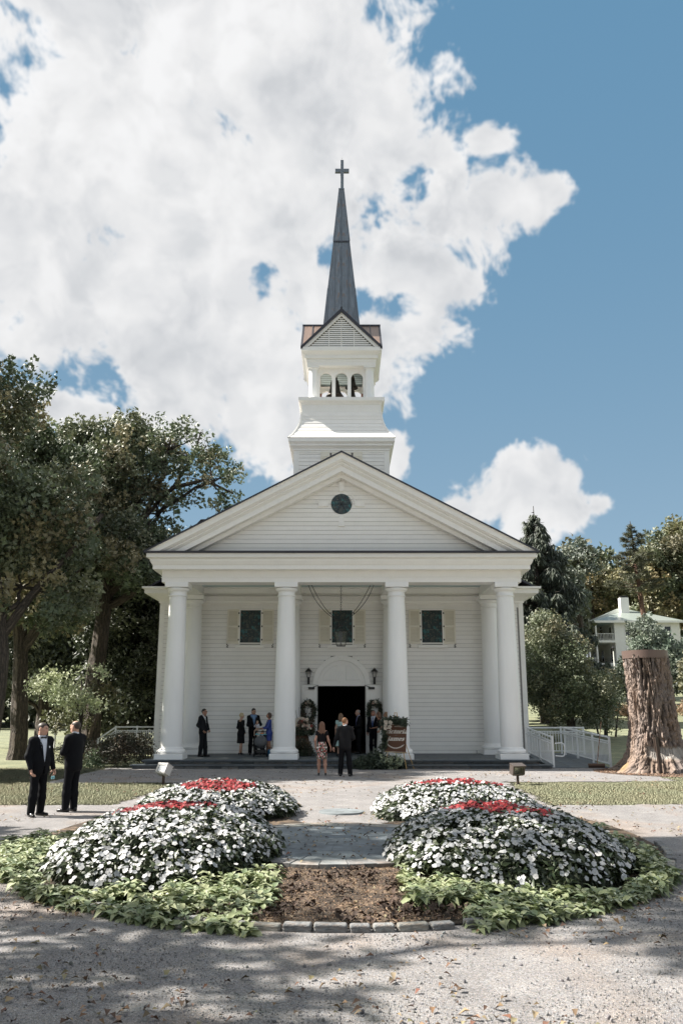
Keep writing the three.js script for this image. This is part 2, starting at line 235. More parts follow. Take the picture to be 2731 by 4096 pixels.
// body of the building
{
  const side = sub('side_walls', church);
  for (const s of [-1, 1]) {
    part('wall_core', box(0.25, 7.2, 21, s * 7.735, 3.6, -10.8), M.gapShade, side);
    for (let y = 0.42; y < 6.6; y += ROW) { const xf = new THREE.Matrix4().makeRotationY(s * Math.PI / 2).setPosition(s * 7.885, 0, -10.75); board(side, -10.4, 10.4, -10.4, 10.4, y, y + ROW, 0, 0.016, xf); }
  }
  part('rear_wall', box(15.5, 9, 0.25, 0, 4.5, -21.2), M.white2, side);
  part('interior_floor', box(15, 0.06, 20.6, 0, 0.245, -10.7), M.wood, side);
  part('dark_lining', [box(0.15, 6.9, 9, -2.6, 3.7, -4.9), box(0.15, 6.9, 9, 2.6, 3.7, -4.9), box(5.2, 0.2, 9, 0, 4.4, -4.9), box(5.2, 4.2, 0.2, 0, 2.3, -9.3)], M.dark, side);  // near-black lining stands in for the darkness of the unlit interior
  part('eave_cornice', rectSweep([[-0.05, 6.5], [0.05, 6.5], [0.05, 6.66], [0.12, 6.7], [0.12, 6.78], [0.35, 6.95], [0.55, 7.0], [0.66, 7.06], [0.66, 7.24], [0.76, 7.26], [0.76, 7.34], [-0.1, 7.45]], 7.93, 10.62, 0, -10.68), M.trim, church);
  const t = Math.tan(27.9 * Math.PI / 180), r = [];
  for (const s of [-1, 1]) r.push(prism(s < 0 ? [[-8.74, 7.3, 0], [0, 7.3 + 8.74 * t, 0], [0, 7.38 + 8.74 * t, 0], [-8.74, 7.38, 0]] : [[0, 7.3 + 8.74 * t, 0], [8.74, 7.3, 0], [8.74, 7.38, 0], [0, 7.38 + 8.74 * t, 0]], [0, 0, -22.4]));
  part('roof', r, M.roofMetal, church);
}
// portico entablature, pediment and roof
const TA = Math.atan(4.045 / 7.63), tA = Math.tan(TA);
{
  const PW = 6.99, ZF = 4.6;
  const ent = sub('entablature', church), prof = [[-0.82, 6.93], [0, 6.93], [0, 7.09], [0.03, 7.095], [0.03, 7.12], [0, 7.125], [0, 7.37], [0.05, 7.375], [0.31, 7.39], [0.31, 7.54], [0.33, 7.56], [0.36, 7.60], [0.40, 7.68], [0.41, 7.70], [0.41, 7.77], [0.47, 7.80], [0.53, 7.83], [0.53, 7.975]];
  part('cornice', rectSweep(prof, PW, ZF / 2 + 0.1, 0, ZF / 2 - 0.1), M.trim, ent);
  part('flashing', rectSweep([[0.53, 7.975], [0.62, 7.985], [0.62, 8.05], [0.55, 8.065], [-0.1, 8.2]], PW, ZF / 2 + 0.1, 0, ZF / 2 - 0.1), M.roofMetal, ent);
  // inner faces of the beams, the cross beams and the ceiling
  part('beam', [box(12.4, 0.5, 0.05, 0, 7.2, 3.79), box(0.8, 0.45, 3.8, -2.15, 7.16, 1.9), box(0.8, 0.45, 3.8, 2.15, 7.16, 1.9), box(0.8, 0.46, 3.6, -6.4, 7.17, 1.9), box(0.8, 0.46, 3.6, 6.4, 7.17, 1.9), box(13.6, 0.55, 0.42, 0, 7.2, 0.24)], M.trim, ent);
  part('porch_ceiling', box(13.4, 0.06, 4.2, 0, 7.33, 2.2), M.ceiling, ent);
  // tympanum boards
  const ped = sub('pediment', church), ap = 12.1 - 0.62 / Math.cos(TA);
  part('tympanum_core', prism([[-7.3, 8.1, 4.28], [7.3, 8.1, 4.28], [0, ap, 4.28]], [0, 0, -0.2]), M.gapShade, ped);
  for (let y = 8.15; y < ap - 0.1; y += ROW) {
    const y1 = Math.min(y + ROW, ap - 0.02), w0 = (ap - y) / tA, w1 = (ap - y1) / tA;
    const h = 0;
    if (h > 0.1) { board(ped, -w0, -h, -w1, -h, y, y1, 4.3); board(ped, h, w0, h, w1, y, y1, 4.3); } else board(ped, -w0, w0, -w1, w1, y, y1, 4.3);
  }
  // round window with its ring and four keystones
  const win = sub('round_window', ped);
  part('pane', new THREE.CircleGeometry(0.42, 40).translate(0, 10.13, 4.325), M.stained, win);
  const ring = new THREE.Shape(); ring.absarc(0, 0, 0.56, 0, 7); const hole = new THREE.Path(); hole.absarc(0, 0, 0.40, 0, 7); ring.holes.push(hole);
  const trimG = [new THREE.ExtrudeGeometry(ring, { depth: 0.05, bevelEnabled: true, bevelSize: 0.012, bevelThickness: 0.012, bevelSegments: 1, curveSegments: 40 }).translate(0, 10.13, 4.30)];
  for (let k = 0; k < 4; k++) { const a = k * Math.PI / 2, s = new THREE.Shape([[-0.09, 0.53], [0.09, 0.53], [0.12, 0.92], [-0.12, 0.92]].map((p) => new THREE.Vector2(...p))); trimG.push(new THREE.ExtrudeGeometry(s, { depth: 0.065, bevelEnabled: false }).rotateZ(a).translate(0, 10.13, 4.302)); }
  part('frame', trimG, M.trim, win);
  part('muntin', [0, 1, 2].map((k) => { const g = box(0.82, 0.014, 0.012); g.rotateZ(k * Math.PI / 3); return g.translate(0, 10.13, 4.332 + k * 0.003); }), M.iron, win);
  // raking cornice: [outset from the tympanum's plane, drop square to the slope]
  const rk = [[0.62, 0], [0.62, 0.07], [0.53, 0.08], [0.53, 0.27], [0.50, 0.28], [0.46, 0.33], [0.40, 0.36], [0.40, 0.40], [0.33, 0.47], [0.30, 0.49], [0.30, 0.67], [0.02, 0.69], [0.02, 0.84], [-0.28, 0.85]];
  const fs = [], fm = [], P = (s, [o, d], low) => { const y = 12.1 - d / Math.cos(TA); return low ? [s * Math.max(0, (y - 8.05) / tA), 8.05, 4.6 + o] : [0, y, 4.6 + o]; };
  for (const s of [-1, 1]) for (let i = 0; i < rk.length - 1; i++) { const q = [P(s, rk[i], 1), P(s, rk[i + 1], 1), P(s, rk[i + 1]), P(s, rk[i])]; (i < 1 ? fm : fs).push(s < 0 ? q : q.reverse()); }
  part('raking_cornice', polys(fs), M.trim, ped);
  const roof = [];
  for (const s of [-1, 1]) { const A = [s * 7.64, 8.05, 5.22], B = [0, 12.1, 5.22], C = [0, 12.1, -3], D = [s * 7.64, 8.05, -3]; roof.push(polys([s < 0 ? [A, B, C, D] : [B, A, D, C]])); 
    for (let k = 0; k < 17; k++) { const z = 5.0 - k * 0.45; roof.push(bar([s * 7.64, 8.075, z], [0, 12.125, z], 0.03, 0.05)); } }
  part('portico_roof', [...roof, polys(fm)], M.roofMetal, church);
}
// columns: one built, the rest copies
{
  const pts = [[0.36, 0.70]]; const shaft = [[0.445, 0.68], [0.415, 0.73]];
  for (let i = 0; i <= 12; i++) { const t = i / 12; shaft.push([0.415 - 0.088 * Math.pow(t, 1.6), 0.74 + t * 5.66]); }
  const col = sub('column', church);
  part('shaft', lathe(shaft, 48), M.column, col);
  const tor = [[0.3, 0.49], [0.44, 0.49]]; for (let i = 0; i <= 10; i++) { const a = -Math.PI / 2 + Math.PI * i / 10; tor.push([0.44 + 0.095 * Math.cos(a), 0.575 + 0.085 * Math.sin(a)]); } tor.push([0.455, 0.665], [0.455, 0.69], [0.3, 0.69]);
  part('base', [lathe(tor, 48), rbox(1.06, 0.21, 1.06, 0.012, 0, 0.387, 0)], M.column, col);
  const cap = [[0.2, 6.38], [0.327, 6.39], [0.36, 6.40], [0.368, 6.425], [0.36, 6.45], [0.327, 6.46], [0.327, 6.57], [0.34, 6.575], [0.34, 6.59], [0.35, 6.60]]; for (let i = 0; i <= 6; i++) { const a = i / 6 * Math.PI / 2; cap.push([0.35 + 0.085 * Math.sin(a), 6.60 + 0.13 * (1 - Math.cos(a))]); } cap.push([0.2, 6.74]);
  part('capital', [lathe(cap, 48), rbox(0.90, 0.19, 0.90, 0.01, 0, 6.833, 0)], M.column, col);
  col.position.set(-6.4, 0, 4.2);
  for (const [x, z] of [[-2.15, 4.2], [2.15, 4.2], [6.4, 4.2], [-6.4, 0.55], [-2.15, 0.42], [2.15, 0.42], [6.4, 0.55]]) { const c = col.clone(); c.name = numbered('column'); c.traverse((o) => { if (o !== c) o.name = numbered(o.name.replace(/_\d{3}$/, '')); }); c.position.set(x, 0, z); church.add(c); }
}
// upper windows with shutters
for (const [cx, lab] of [[-3.99, 'window over the left bay'], [0.03, 'window over the doorway'], [3.97, 'window over the right bay']]) {
  const w = sub('window', church); w.userData.label = lab;
  part('pane', box(0.9, 1.46, 0.02, cx, 5.64, 0.012), M.stained, w);
  part('frame', [box(0.075, 1.6, 0.05, cx - 0.485, 5.65, 0.028), box(0.075, 1.6, 0.05, cx + 0.485, 5.65, 0.028), box(0.895, 0.08, 0.05, cx, 6.41, 0.028), box(0.895, 0.05, 0.045, cx, 4.93, 0.026)], M.trim, w);
  part('mullion', [box(0.02, 1.44, 0.012, cx - 0.43, 5.64, 0.03), box(0.02, 1.44, 0.012, cx + 0.43, 5.64, 0.03), box(0.86, 0.025, 0.012, cx, 6.35, 0.03), box(0.86, 0.025, 0.012, cx, 4.965, 0.03)], M.iron, w);
  part('head', box(1.06, 0.1, 0.03, cx, 6.51, 0.02), M.white, w);
  part('sill', rbox(1.26, 0.13, 0.13, 0.008, cx, 4.79, 0.07), M.trim, w);
  for (const s of [-1, 1]) {
    const sh = sub('shutter', church), x = cx + s * 0.765;
    part('rail', [box(0.07, 1.5, 0.045, x - 0.225, 5.655, 0.045), box(0.07, 1.5, 0.045, x + 0.225, 5.655, 0.045), box(0.38, 0.08, 0.045, x, 6.365, 0.045), box(0.38, 0.09, 0.045, x, 5.66, 0.045), box(0.38, 0.09, 0.045, x, 4.95, 0.045), box(0.4, 1.4, 0.008, x, 5.655, 0.024)], M.cream, sh);
    for (const y0 of [5.02, 5.73]) for (let k = 0; k < 10; k++) part('slat', box(0.38, 0.05, 0.012, x, y0 + k * 0.061 + 0.02, 0.043, 0, -0.65), M.cream, sh);
    part('hinge', [5.08, 5.66, 6.24].map((y) => box(0.05, 0.07, 0.02, cx + s * 0.51, y, 0.072)), M.iron, sh);
    part('shutter_dog', tube([[x + s * 0.22, 4.9, 0.05], [x + s * 0.25, 4.87, 0.07], [x + s * 0.19, 4.82, 0.07], [x + s * 0.25, 4.77, 0.07], [x + s * 0.18, 4.75, 0.07]], 0.014, 16, 5), M.iron, sh);
  }
}
// doorway: arch, panels, open leaves
{
  const d = sub('doorway', church);
  const ringShape = (r1, r0) => { const s = new THREE.Shape(); s.absarc(0, 0, r1, 0, Math.PI, false); s.lineTo(-r0, 0); s.absarc(0, 0, r0, Math.PI, 0, true); s.lineTo(r1, 0); return s; };
  part('arch_moulding', [new THREE.ExtrudeGeometry(ringShape(1.23, 1.03), { depth: 0.05, bevelEnabled: true, bevelSize: 0.015, bevelThickness: 0.015, bevelSegments: 1, curveSegments: 40 }).translate(0, 3.16, 0.012), new THREE.ExtrudeGeometry(ringShape(1.03, 0.99), { depth: 0.025, bevelEnabled: false, curveSegments: 40 }).translate(0, 3.16, 0.012)], M.trim, d);
  const half = new THREE.Shape(); half.absarc(0, 0, 1.0, 0, Math.PI, false); half.lineTo(1.0, 0);
  part('arch_panel', new THREE.ExtrudeGeometry(half, { depth: 0.02, bevelEnabled: false, curveSegments: 40 }).translate(0, 3.16, -0.004), M.white, d);
  for (const s of [-1, 1]) { const q = new THREE.Shape(); const x0 = 0.20, y0 = 0.2, r = 0.84; q.moveTo(s * x0, y0); q.lineTo(s * Math.sqrt(r * r - y0 * y0), y0); const a0 = Math.asin(y0 / r), a1 = Math.acos(x0 / r); for (let i = 1; i <= 14; i++) { const a = mix(a0, a1, i / 14); q.lineTo(s * r * Math.cos(a), r * Math.sin(a)); } q.closePath(); part('inset_panel', new THREE.ExtrudeGeometry(q, { depth: 0.012, bevelEnabled: true, bevelSize: 0.02, bevelThickness: 0.014, bevelSegments: 1 }).translate(0, 3.16, 0.014), M.trim, d); }
  part('door_frame', [box(0.06, 2.85, 0.3, -1.06, 1.69, -0.1), box(0.06, 2.85, 0.3, 1.06, 1.69, -0.1), box(2.18, 0.06, 0.3, 0, 3.13, -0.1)], M.trim, d);
  part('threshold', box(2.06, 0.04, 0.4, 0, 0.29, -0.08), M.slate, d);
  for (const s of [-1, 1]) {
    const l = sub('door', church); l.userData.label = s < 0 ? 'open left door leaf carrying a wreath' : 'open right door leaf carrying a wreath';
    part('stile', [box(0.1, 2.82, 0.05, -0.29, 0, 0), box(0.1, 2.82, 0.05, 0.29, 0, 0), box(0.48, 0.14, 0.05, 0, 1.34, 0), box(0.48, 0.14, 0.05, 0, -0.3, 0), box(0.48, 0.22, 0.05, 0, -1.3, 0)], M.trim, l);
    part('door_panel', [box(0.5, 1.5, 0.022, 0, 0.52, 0), box(0.5, 0.85, 0.022, 0, -0.78, 0)], M.white, l);
    part('closer', [box(0.26, 0.1, 0.07, -s * 0.12, 1.28, 0.062), bar([-s * 0.2, 1.33, 0.08], [-s * 0.42, 1.4, 0.03], 0.02)], M.black, l);
    part('handle', box(0.03, 0.25, 0.05, s * 0.27, -0.3, 0.05), M.bronze, l);
    l.position.set(s * 1.39, 1.72, 0.18); l.rotation.y = s * 0.22;
    part('stop_board', box(0.12, 2.86, 0.1, s * 1.78, 1.72, 0.03), M.trim, d);
  }
}
// tower
{
  const zc = -2.4, tw = sub('tower', church);
  const rotY = (k) => new THREE.Matrix4().makeRotationY(k * Math.PI / 2).setPosition(0, 0, zc);
  part('tower_core', box(4.31, 6, 4.31, 0, 11.2, zc), M.gapShade, tw);
  for (let k = 0; k < 4; k++) for (let y = 10.4; y < 13.75; y += ROW) { for (const [a, b] of k ? [[-2.0, 2.0]] : [[-2.0, -0.62], [0.62, 2.0]]) board(tw, a, b, a, b, y, Math.min(y + ROW, 13.77), 2.175, 0.016, rotY(k)); }
  part('corner_board', [[-1, -1], [1, -1], [-1, 1], [1, 1]].map(([a, b]) => box(0.24, 3.9, 0.24, a * 2.095, 11.85, zc + b * 2.095)), M.trim, tw);
  part('tower_cornice', rectSweep([[-0.1, 13.72], [0.025, 13.72], [0.025, 13.8], [0.06, 13.82], [0.06, 13.9], [0.10, 13.95], [0.19, 14.02], [0.19, 14.1], [0.25, 14.16], [0.28, 14.2], [0.28, 14.36], [0.1, 14.40]], 2.18, 2.18, 0, zc), M.trim, tw);
  const sh = sub('tower_shutter_pair', church);
  part('shutter_frame', [box(0.42, 1.5, 0.05, -0.75, 13.0, zc + 2.22), box(0.42, 1.5, 0.05, 0.75, 13.0, zc + 2.22), box(0.9, 1.5, 0.03, 0, 13.0, zc + 2.2)], M.cream, sh);
  for (const s of [-1, 1]) for (let k = 0; k < 16; k++) part('slat', box(0.3, 0.05, 0.014, s * 0.75, 12.4 + k * 0.075, zc + 2.25, 0, -0.6), M.cream, sh);
  part('tower_window', [box(0.84, 1.3, 0.02, 0, 12.95, zc + 2.225)], M.stained, sh);
  // flared skirt: half width by height
  const fl = [[2.47, 14.37], [2.30, 14.57], [2.165, 14.80], [2.06, 15.02], [1.985, 15.22], [1.935, 15.42], [1.90, 15.62], [1.875, 15.82]];
  const skirt = sub('flared_skirt', church);
  for (let k = 0; k < 4; k++) for (let i = 0; i < fl.length - 1; i++) {
    const [w0, y0] = fl[i], [w1, y1] = fl[i + 1], n = V(0, w0 - w1, y1 - y0).normalize(), o = 0.016;
    const P = [[-w0, y0 + n.y * o, w0 + n.z * o], [w0, y0 + n.y * o, w0 + n.z * o], [w1, y1 + n.y * 0.003, w1 + n.z * 0.003], [-w1, y1 + n.y * 0.003, w1 + n.z * 0.003], [-w0, y0, w0 - 0.02], [w0, y0, w0 - 0.02]];
    const g = polys([[P[0], P[1], P[2], P[3]], [P[4], P[5], P[1], P[0]]]); g.applyMatrix4(rotY(k)); part('clapboard', g, WM[(i * 2 + k) % 3], skirt);
  }
  part('hip_board', [[-1, -1], [1, -1], [-1, 1], [1, 1]].flatMap(([a, b]) => fl.slice(0, -1).map(([w, y], i) => bar([a * (w + 0.0), y, zc + b * (w + 0.0)], [a * fl[i + 1][0], fl[i + 1][1], zc + b * fl[i + 1][0]], 0.07))), M.trim, skirt);
  part('belfry_deck', rectSweep([[0, 15.78], [0.015, 15.78], [0.015, 16.2], [0.05, 16.24], [0.06, 16.28], [0.12, 16.33], [0.17, 16.35], [0.18, 16.37], [0.18, 16.53], [-1.0, 16.58], [-1.86, 16.58]], 1.86, 1.86, 0, zc), M.trim, tw);
  // belfry
  const bf = sub('belfry', church), arch = new THREE.Shape([[-1.18, 16.58], [1.18, 16.58], [1.18, 18.3], [-1.18, 18.3]].map((p) => new THREE.Vector2(...p)));
  for (const x of [-0.755, 0, 0.755]) { const h = new THREE.Path(); h.moveTo(x - 0.29, 16.60); h.lineTo(x - 0.29, 17.80); h.absarc(x, 17.80, 0.29, Math.PI, 0, true); h.lineTo(x + 0.29, 16.60); h.lineTo(x - 0.29, 16.60); arch.holes.push(h); }
  for (let k = 0; k < 4; k++) { const g = new THREE.ExtrudeGeometry(arch, { depth: 0.14, bevelEnabled: false, curveSegments: 20 }).translate(0, 0, 1.16); g.applyMatrix4(rotY(k)); part('arcade_wall', g, M.trim, bf); }
  const cp = [[0.10, 16.58], [0.27, 16.59], [0.29, 16.66], [0.25, 16.74], [0.225, 16.76], [0.225, 16.8], [0.215, 17.4], [0.192, 18.0], [0.205, 18.01], [0.205, 18.04], [0.192, 18.05], [0.192, 18.12], [0.25, 18.20], [0.25, 18.22], [0.1, 18.22]];
  for (const [a, b] of [[-1, 1], [1, 1], [-1, -1], [1, -1]]) part('belfry_column', [lathe(cp, 28).translate(a * 1.36, 0, zc + b * 1.36), box(0.56, 0.09, 0.56, a * 1.36, 18.262, zc + b * 1.36)], M.column, bf);
  part('belfry_entablature', rectSweep([[-0.6, 18.3], [0, 18.3], [0, 18.5], [0.025, 18.505], [0.025, 18.6], [0, 18.605], [0, 18.63], [0.1, 18.65], [0.1, 18.82], [0.13, 18.84], [0.2, 18.9], [0.22, 18.92], [0.25, 18.95], [0.28, 18.96], [0.28, 19.14], [-0.1, 19.2]], 1.66, 1.66, 0, zc), M.trim, bf);
  part('belfry_ceiling', box(2.7, 0.05, 2.7, 0, 18.42, zc), M.ceiling, bf);
  part('ceiling_board', [0, 1, 2, 3, 4, 5, 6, 7, 8, 9].map((k) => box(2.6, 0.012, 0.012, 0, 18.39, zc - 1.2 + k * 0.26)), M.slate3, bf);
  part('bell_beam', [box(2.5, 0.2, 0.2, 0, 16.95, zc - 1.0), box(0.18, 0.2, 2.3, -1.05, 16.95, zc), box(0.18, 0.2, 2.3, 1.05, 16.95, zc)], M.redwood, bf);
  // four gables and the crossing roofs
  const ta = (21.14 - 19.14) / 1.96, gr = sub('gable_roof', church), planes = [], seams = [], edges = [];
  for (let k = 0; k < 4; k++) {
    const m = rotY(k), W = 1.97, Z = 1.97, e = 19.17, a = e + W * ta;
    for (const s of [-1, 1]) { const g = polys([s < 0 ? [[-W, e, Z], [0, a, Z], [0, a, 0]] : [[0, a, Z], [W, e, Z], [0, a, 0]]]); g.applyMatrix4(m); planes.push(g); edges.push(prism(s < 0 ? [[0, a + 0.01, Z], [-W, e, Z], [-W, e - 0.12, Z], [0, a - 0.13 * 1.42, Z]] : [[W, e, Z], [0, a + 0.01, Z], [0, a - 0.13 * 1.42, Z], [W, e - 0.12, Z]], [0, 0, -0.1]).applyMatrix4(m));
      for (const q of [1.0, 1.45]) { const b = bar([s * q, a - q * ta + 0.03, q], [s * 0.0, a + 0.03, q], 0.025, 0.05); b.applyMatrix4(m); seams.push(b); } }
    const fb = []; for (const s of [-1, 1]) { const o = [[s * 1.93, 19.15, 1.86], [s * 1.66, 19.15, 1.86], [0, 19.15 + 1.66 * ta - 0.02, 1.86], [0, 19.15 + 1.93 * ta - 0.02, 1.86]]; fb.push(prism(s < 0 ? o : [...o].reverse(), [0, 0, -0.12]).applyMatrix4(m)); }
    part('gable_board', fb, M.trim, gr);
    const gl = sub('louvre', church); if (k) gl.userData.kind = undefined;
    part('louvre_back', polys([[[-1.6, 19.17, 1.60], [1.6, 19.17, 1.60], [0, 19.17 + 1.6 * ta, 1.60]]]).applyMatrix4(m), M.dark, gl);  // near-black sheet stands for the shade behind the slats
    for (let i = 0; i < 15; i++) { const y = 19.22 + i * 0.106, w = (19.15 + 1.66 * ta - y - 0.05) / ta; if (w > 0.05) part('slat', box(2 * w, 0.074, 0.02, 0, y, 1.77, 0, -0.3).applyMatrix4(m), M.trim, gl); }
    part('mullion', [box(0.035, 0.95, 0.03, -0.61, 19.64, 1.80), box(0.035, 0.95, 0.03, 0.61, 19.64, 1.80), box(0.08, 1.5, 0.03, 0, 19.9, 1.69)].map((g) => g.applyMatrix4(m)), M.trim, gl);
  }
  part('copper_sheet', planes, M.brownCopper, gr); part('seam', seams, M.roofMetal, gr); part('metal_edge', edges, M.roofMetal, gr);
  part('ridge_cap', [0, 1].map((k) => bar(k ? [-1.98, 21.2, zc] : [0, 21.2, zc - 1.98], k ? [1.98, 21.2, zc] : [0, 21.2, zc + 1.98], 0.09)), M.roofMetal, gr);
  // spire
  const sp = sub('spire', church), frus = (w0, y0, w1, y1) => { const f = []; for (let k = 0; k < 4; k++) { const g = [[-w0, y0, w0], [w0, y0, w0], [w1, y1, w1], [-w1, y1, w1]], q = polys([g]); q.applyMatrix4(rotY(k)); f.push(q); } return f; };
  const uvs = (g, s) => { const u = g.attributes.uv; for (let i = 0; i < u.count; i++) u.setXY(i, u.getX(i) * s, u.getY(i) * s); return g; };
  part('spire_lower', frus(1.07, 19.0, 0.375, 26.0).map((g) => uvs(g, 0.55)), M.copper, sp);
  part('spire_upper', [...frus(0.425, 25.78, 0.125, 29.0), ...frus(0.425, 25.78, 0.3, 25.79)].map((g) => uvs(g, 0.55)), M.copper, sp);
  part('lap_band', frus(0.435, 25.7, 0.43, 25.785).map((g) => uvs(g, 0.55)), M.roofMetal, sp); part('rust_band', frus(0.412, 25.35, 0.40, 25.72).map((g) => uvs(g, 0.55)), M.brownCopper, sp);
  part('spire_cap', box(0.3, 0.08, 0.3, 0, 29.03, zc), M.copper, sp);
  const half = (y) => y < 25.9 ? 1.07 - (y - 19) * 0.0993 : 0.425 - (y - 25.78) * 0.0932;
  for (let k = 0; k < 4; k++) for (const x of [-0.68, -0.34, 0, 0.34, 0.68]) {
    let top = 25.75; if (x) top = Math.min(top, 19 + (1.07 - Math.abs(x)) / 0.0993); if (top > 21) part('seam', bar([x, 19.6, half(19.6) + 0.01], [x, top, half(top) + 0.01], 0.022, 0.05).applyMatrix4(rotY(k)), M.copper, sp);
    if (!x) part('seam', bar([0, 25.85, half(25.91) + 0.012], [0, 28.9, half(28.9) + 0.012], 0.02, 0.045).applyMatrix4(rotY(k)), M.copper, sp);
  }
  for (const [a, b] of [[-1, -1], [1, -1], [1, 1], [-1, 1]]) part('hip_seam', [bar([a * 1.0, 19.7, zc + b * 1.0], [a * 0.385, 25.9, zc + b * 0.385], 0.045), bar([a * 0.425, 25.8, zc + b * 0.425], [a * 0.13, 28.95, zc + b * 0.13], 0.04)], M.copper, sp);
  const cr = sub('cross', church);
  part('upright', rbox(0.17, 1.8, 0.17, 0.01, 0.03, 29.93, zc), M.copper, cr); part('arm', [rbox(0.285, 0.2, 0.165, 0.01, -0.20, 30.2, zc), rbox(0.285, 0.2, 0.165, 0.01, 0.26, 30.2, zc)], M.copper, cr); part('finial', cyl(0.008, 0.004, 0.25, 0.03, 30.82, zc, 5), M.iron, cr);
}
// bells
{
  const prof = [[0.0, 0.62], [0.1, 0.62], [0.17, 0.57], [0.2, 0.45], [0.22, 0.3], [0.27, 0.14], [0.36, 0.03], [0.39, 0.0], [0.365, -0.01], [0.3, 0.06], [0.2, 0.28], [0.15, 0.5], [0, 0.55]];
  const mk = (lab, x, y, z, s) => { const b = thing('bell', lab, 'bell', [x, y, z], 0, 'bells in the belfry'); part('bell_body', lathe(prof, 36).scale(s, s * 1.25, s), M.bell, b); part('clapper', [rod([0, 0.6 * s, 0], [0, 0.05 * s, 0], 0.02), new THREE.SphereGeometry(0.07 * s, 10, 8)], M.iron, b); part('yoke', [box(0.22 * s, 0.14, 0.12, 0, 0.83 * s, 0), rod([0, 0.8 * s, 0], [0, 18.4 - y, 0], 0.025)], M.iron, b); };
  mk('largest bronze bell, behind the left and middle arches of the belfry', -0.33, 17.17, -38.75, 1.12);
  mk('bronze bell hanging highest, behind the right arch of the belfry', 0.50, 17.66, -38.85, 0.82);
  mk('smaller bronze bell hanging below another bell behind the right belfry arch', 0.50, 17.26, -39.35, 0.78);
}
// porch floor and steps
{
  const p = sub('porch', church), r = rng(21);
  part('porch_core', [box(14.5, 0.2, 4.8, 0, 0.12, 2.45), box(15.2, 0.08, 5.2, 0, 0.04, 2.6)], M.stone2, p);
  const SL = [M.slate, M.slate2, M.slate3];
  let x = -7.3; while (x < 7.25) { const w = Math.min(1.3 + r() * 1.5, 7.3 - x); if (w > 0.02) part('tread_stone', rbox(w - 0.012, 0.055, 0.62, 0.008, x + w / 2, 0.272, 4.72), SL[Math.floor(r() * 3)], p); x += w; }
  x = -7.65; while (x < 7.6) { const w = Math.min(1.3 + r() * 1.5, 7.65 - x); if (w > 0.02) part('tread_stone', rbox(w - 0.012, 0.05, 0.5, 0.008, x + w / 2, 0.125, 5.13), SL[Math.floor(r() * 3)], p); x += w; }
  for (const [y, z, X, h] of [[0.2, 4.86, 7.2, 0.09], [0.05, 5.24, 7.55, 0.1]]) { x = -X; while (x < X - 0.02) { const w = Math.min(0.45 + r() * 0.6, X - x); part('riser_stone', rbox(w - 0.015, h, 0.08, 0.01, x + w / 2, y, z + r() * 0.012), [M.stone2, M.slate3, M.stone][Math.floor(r() * 3)], p); x += w; } }
  for (let z = 4.4, k = 0; z > 0.05; k++) { const d = [0.6, 0.45, 0.75][k % 3]; x = -7.3; while (x < 7.25) { const w = Math.min(0.6 + r() * 0.7, 7.3 - x); if (w > 0.05) part('paving_stone', box(w - 0.014, 0.05, d - 0.014, x + w / 2, 0.272, z - d / 2), SL[Math.floor(r() * 3)], p); x += w; } z -= d; }
}
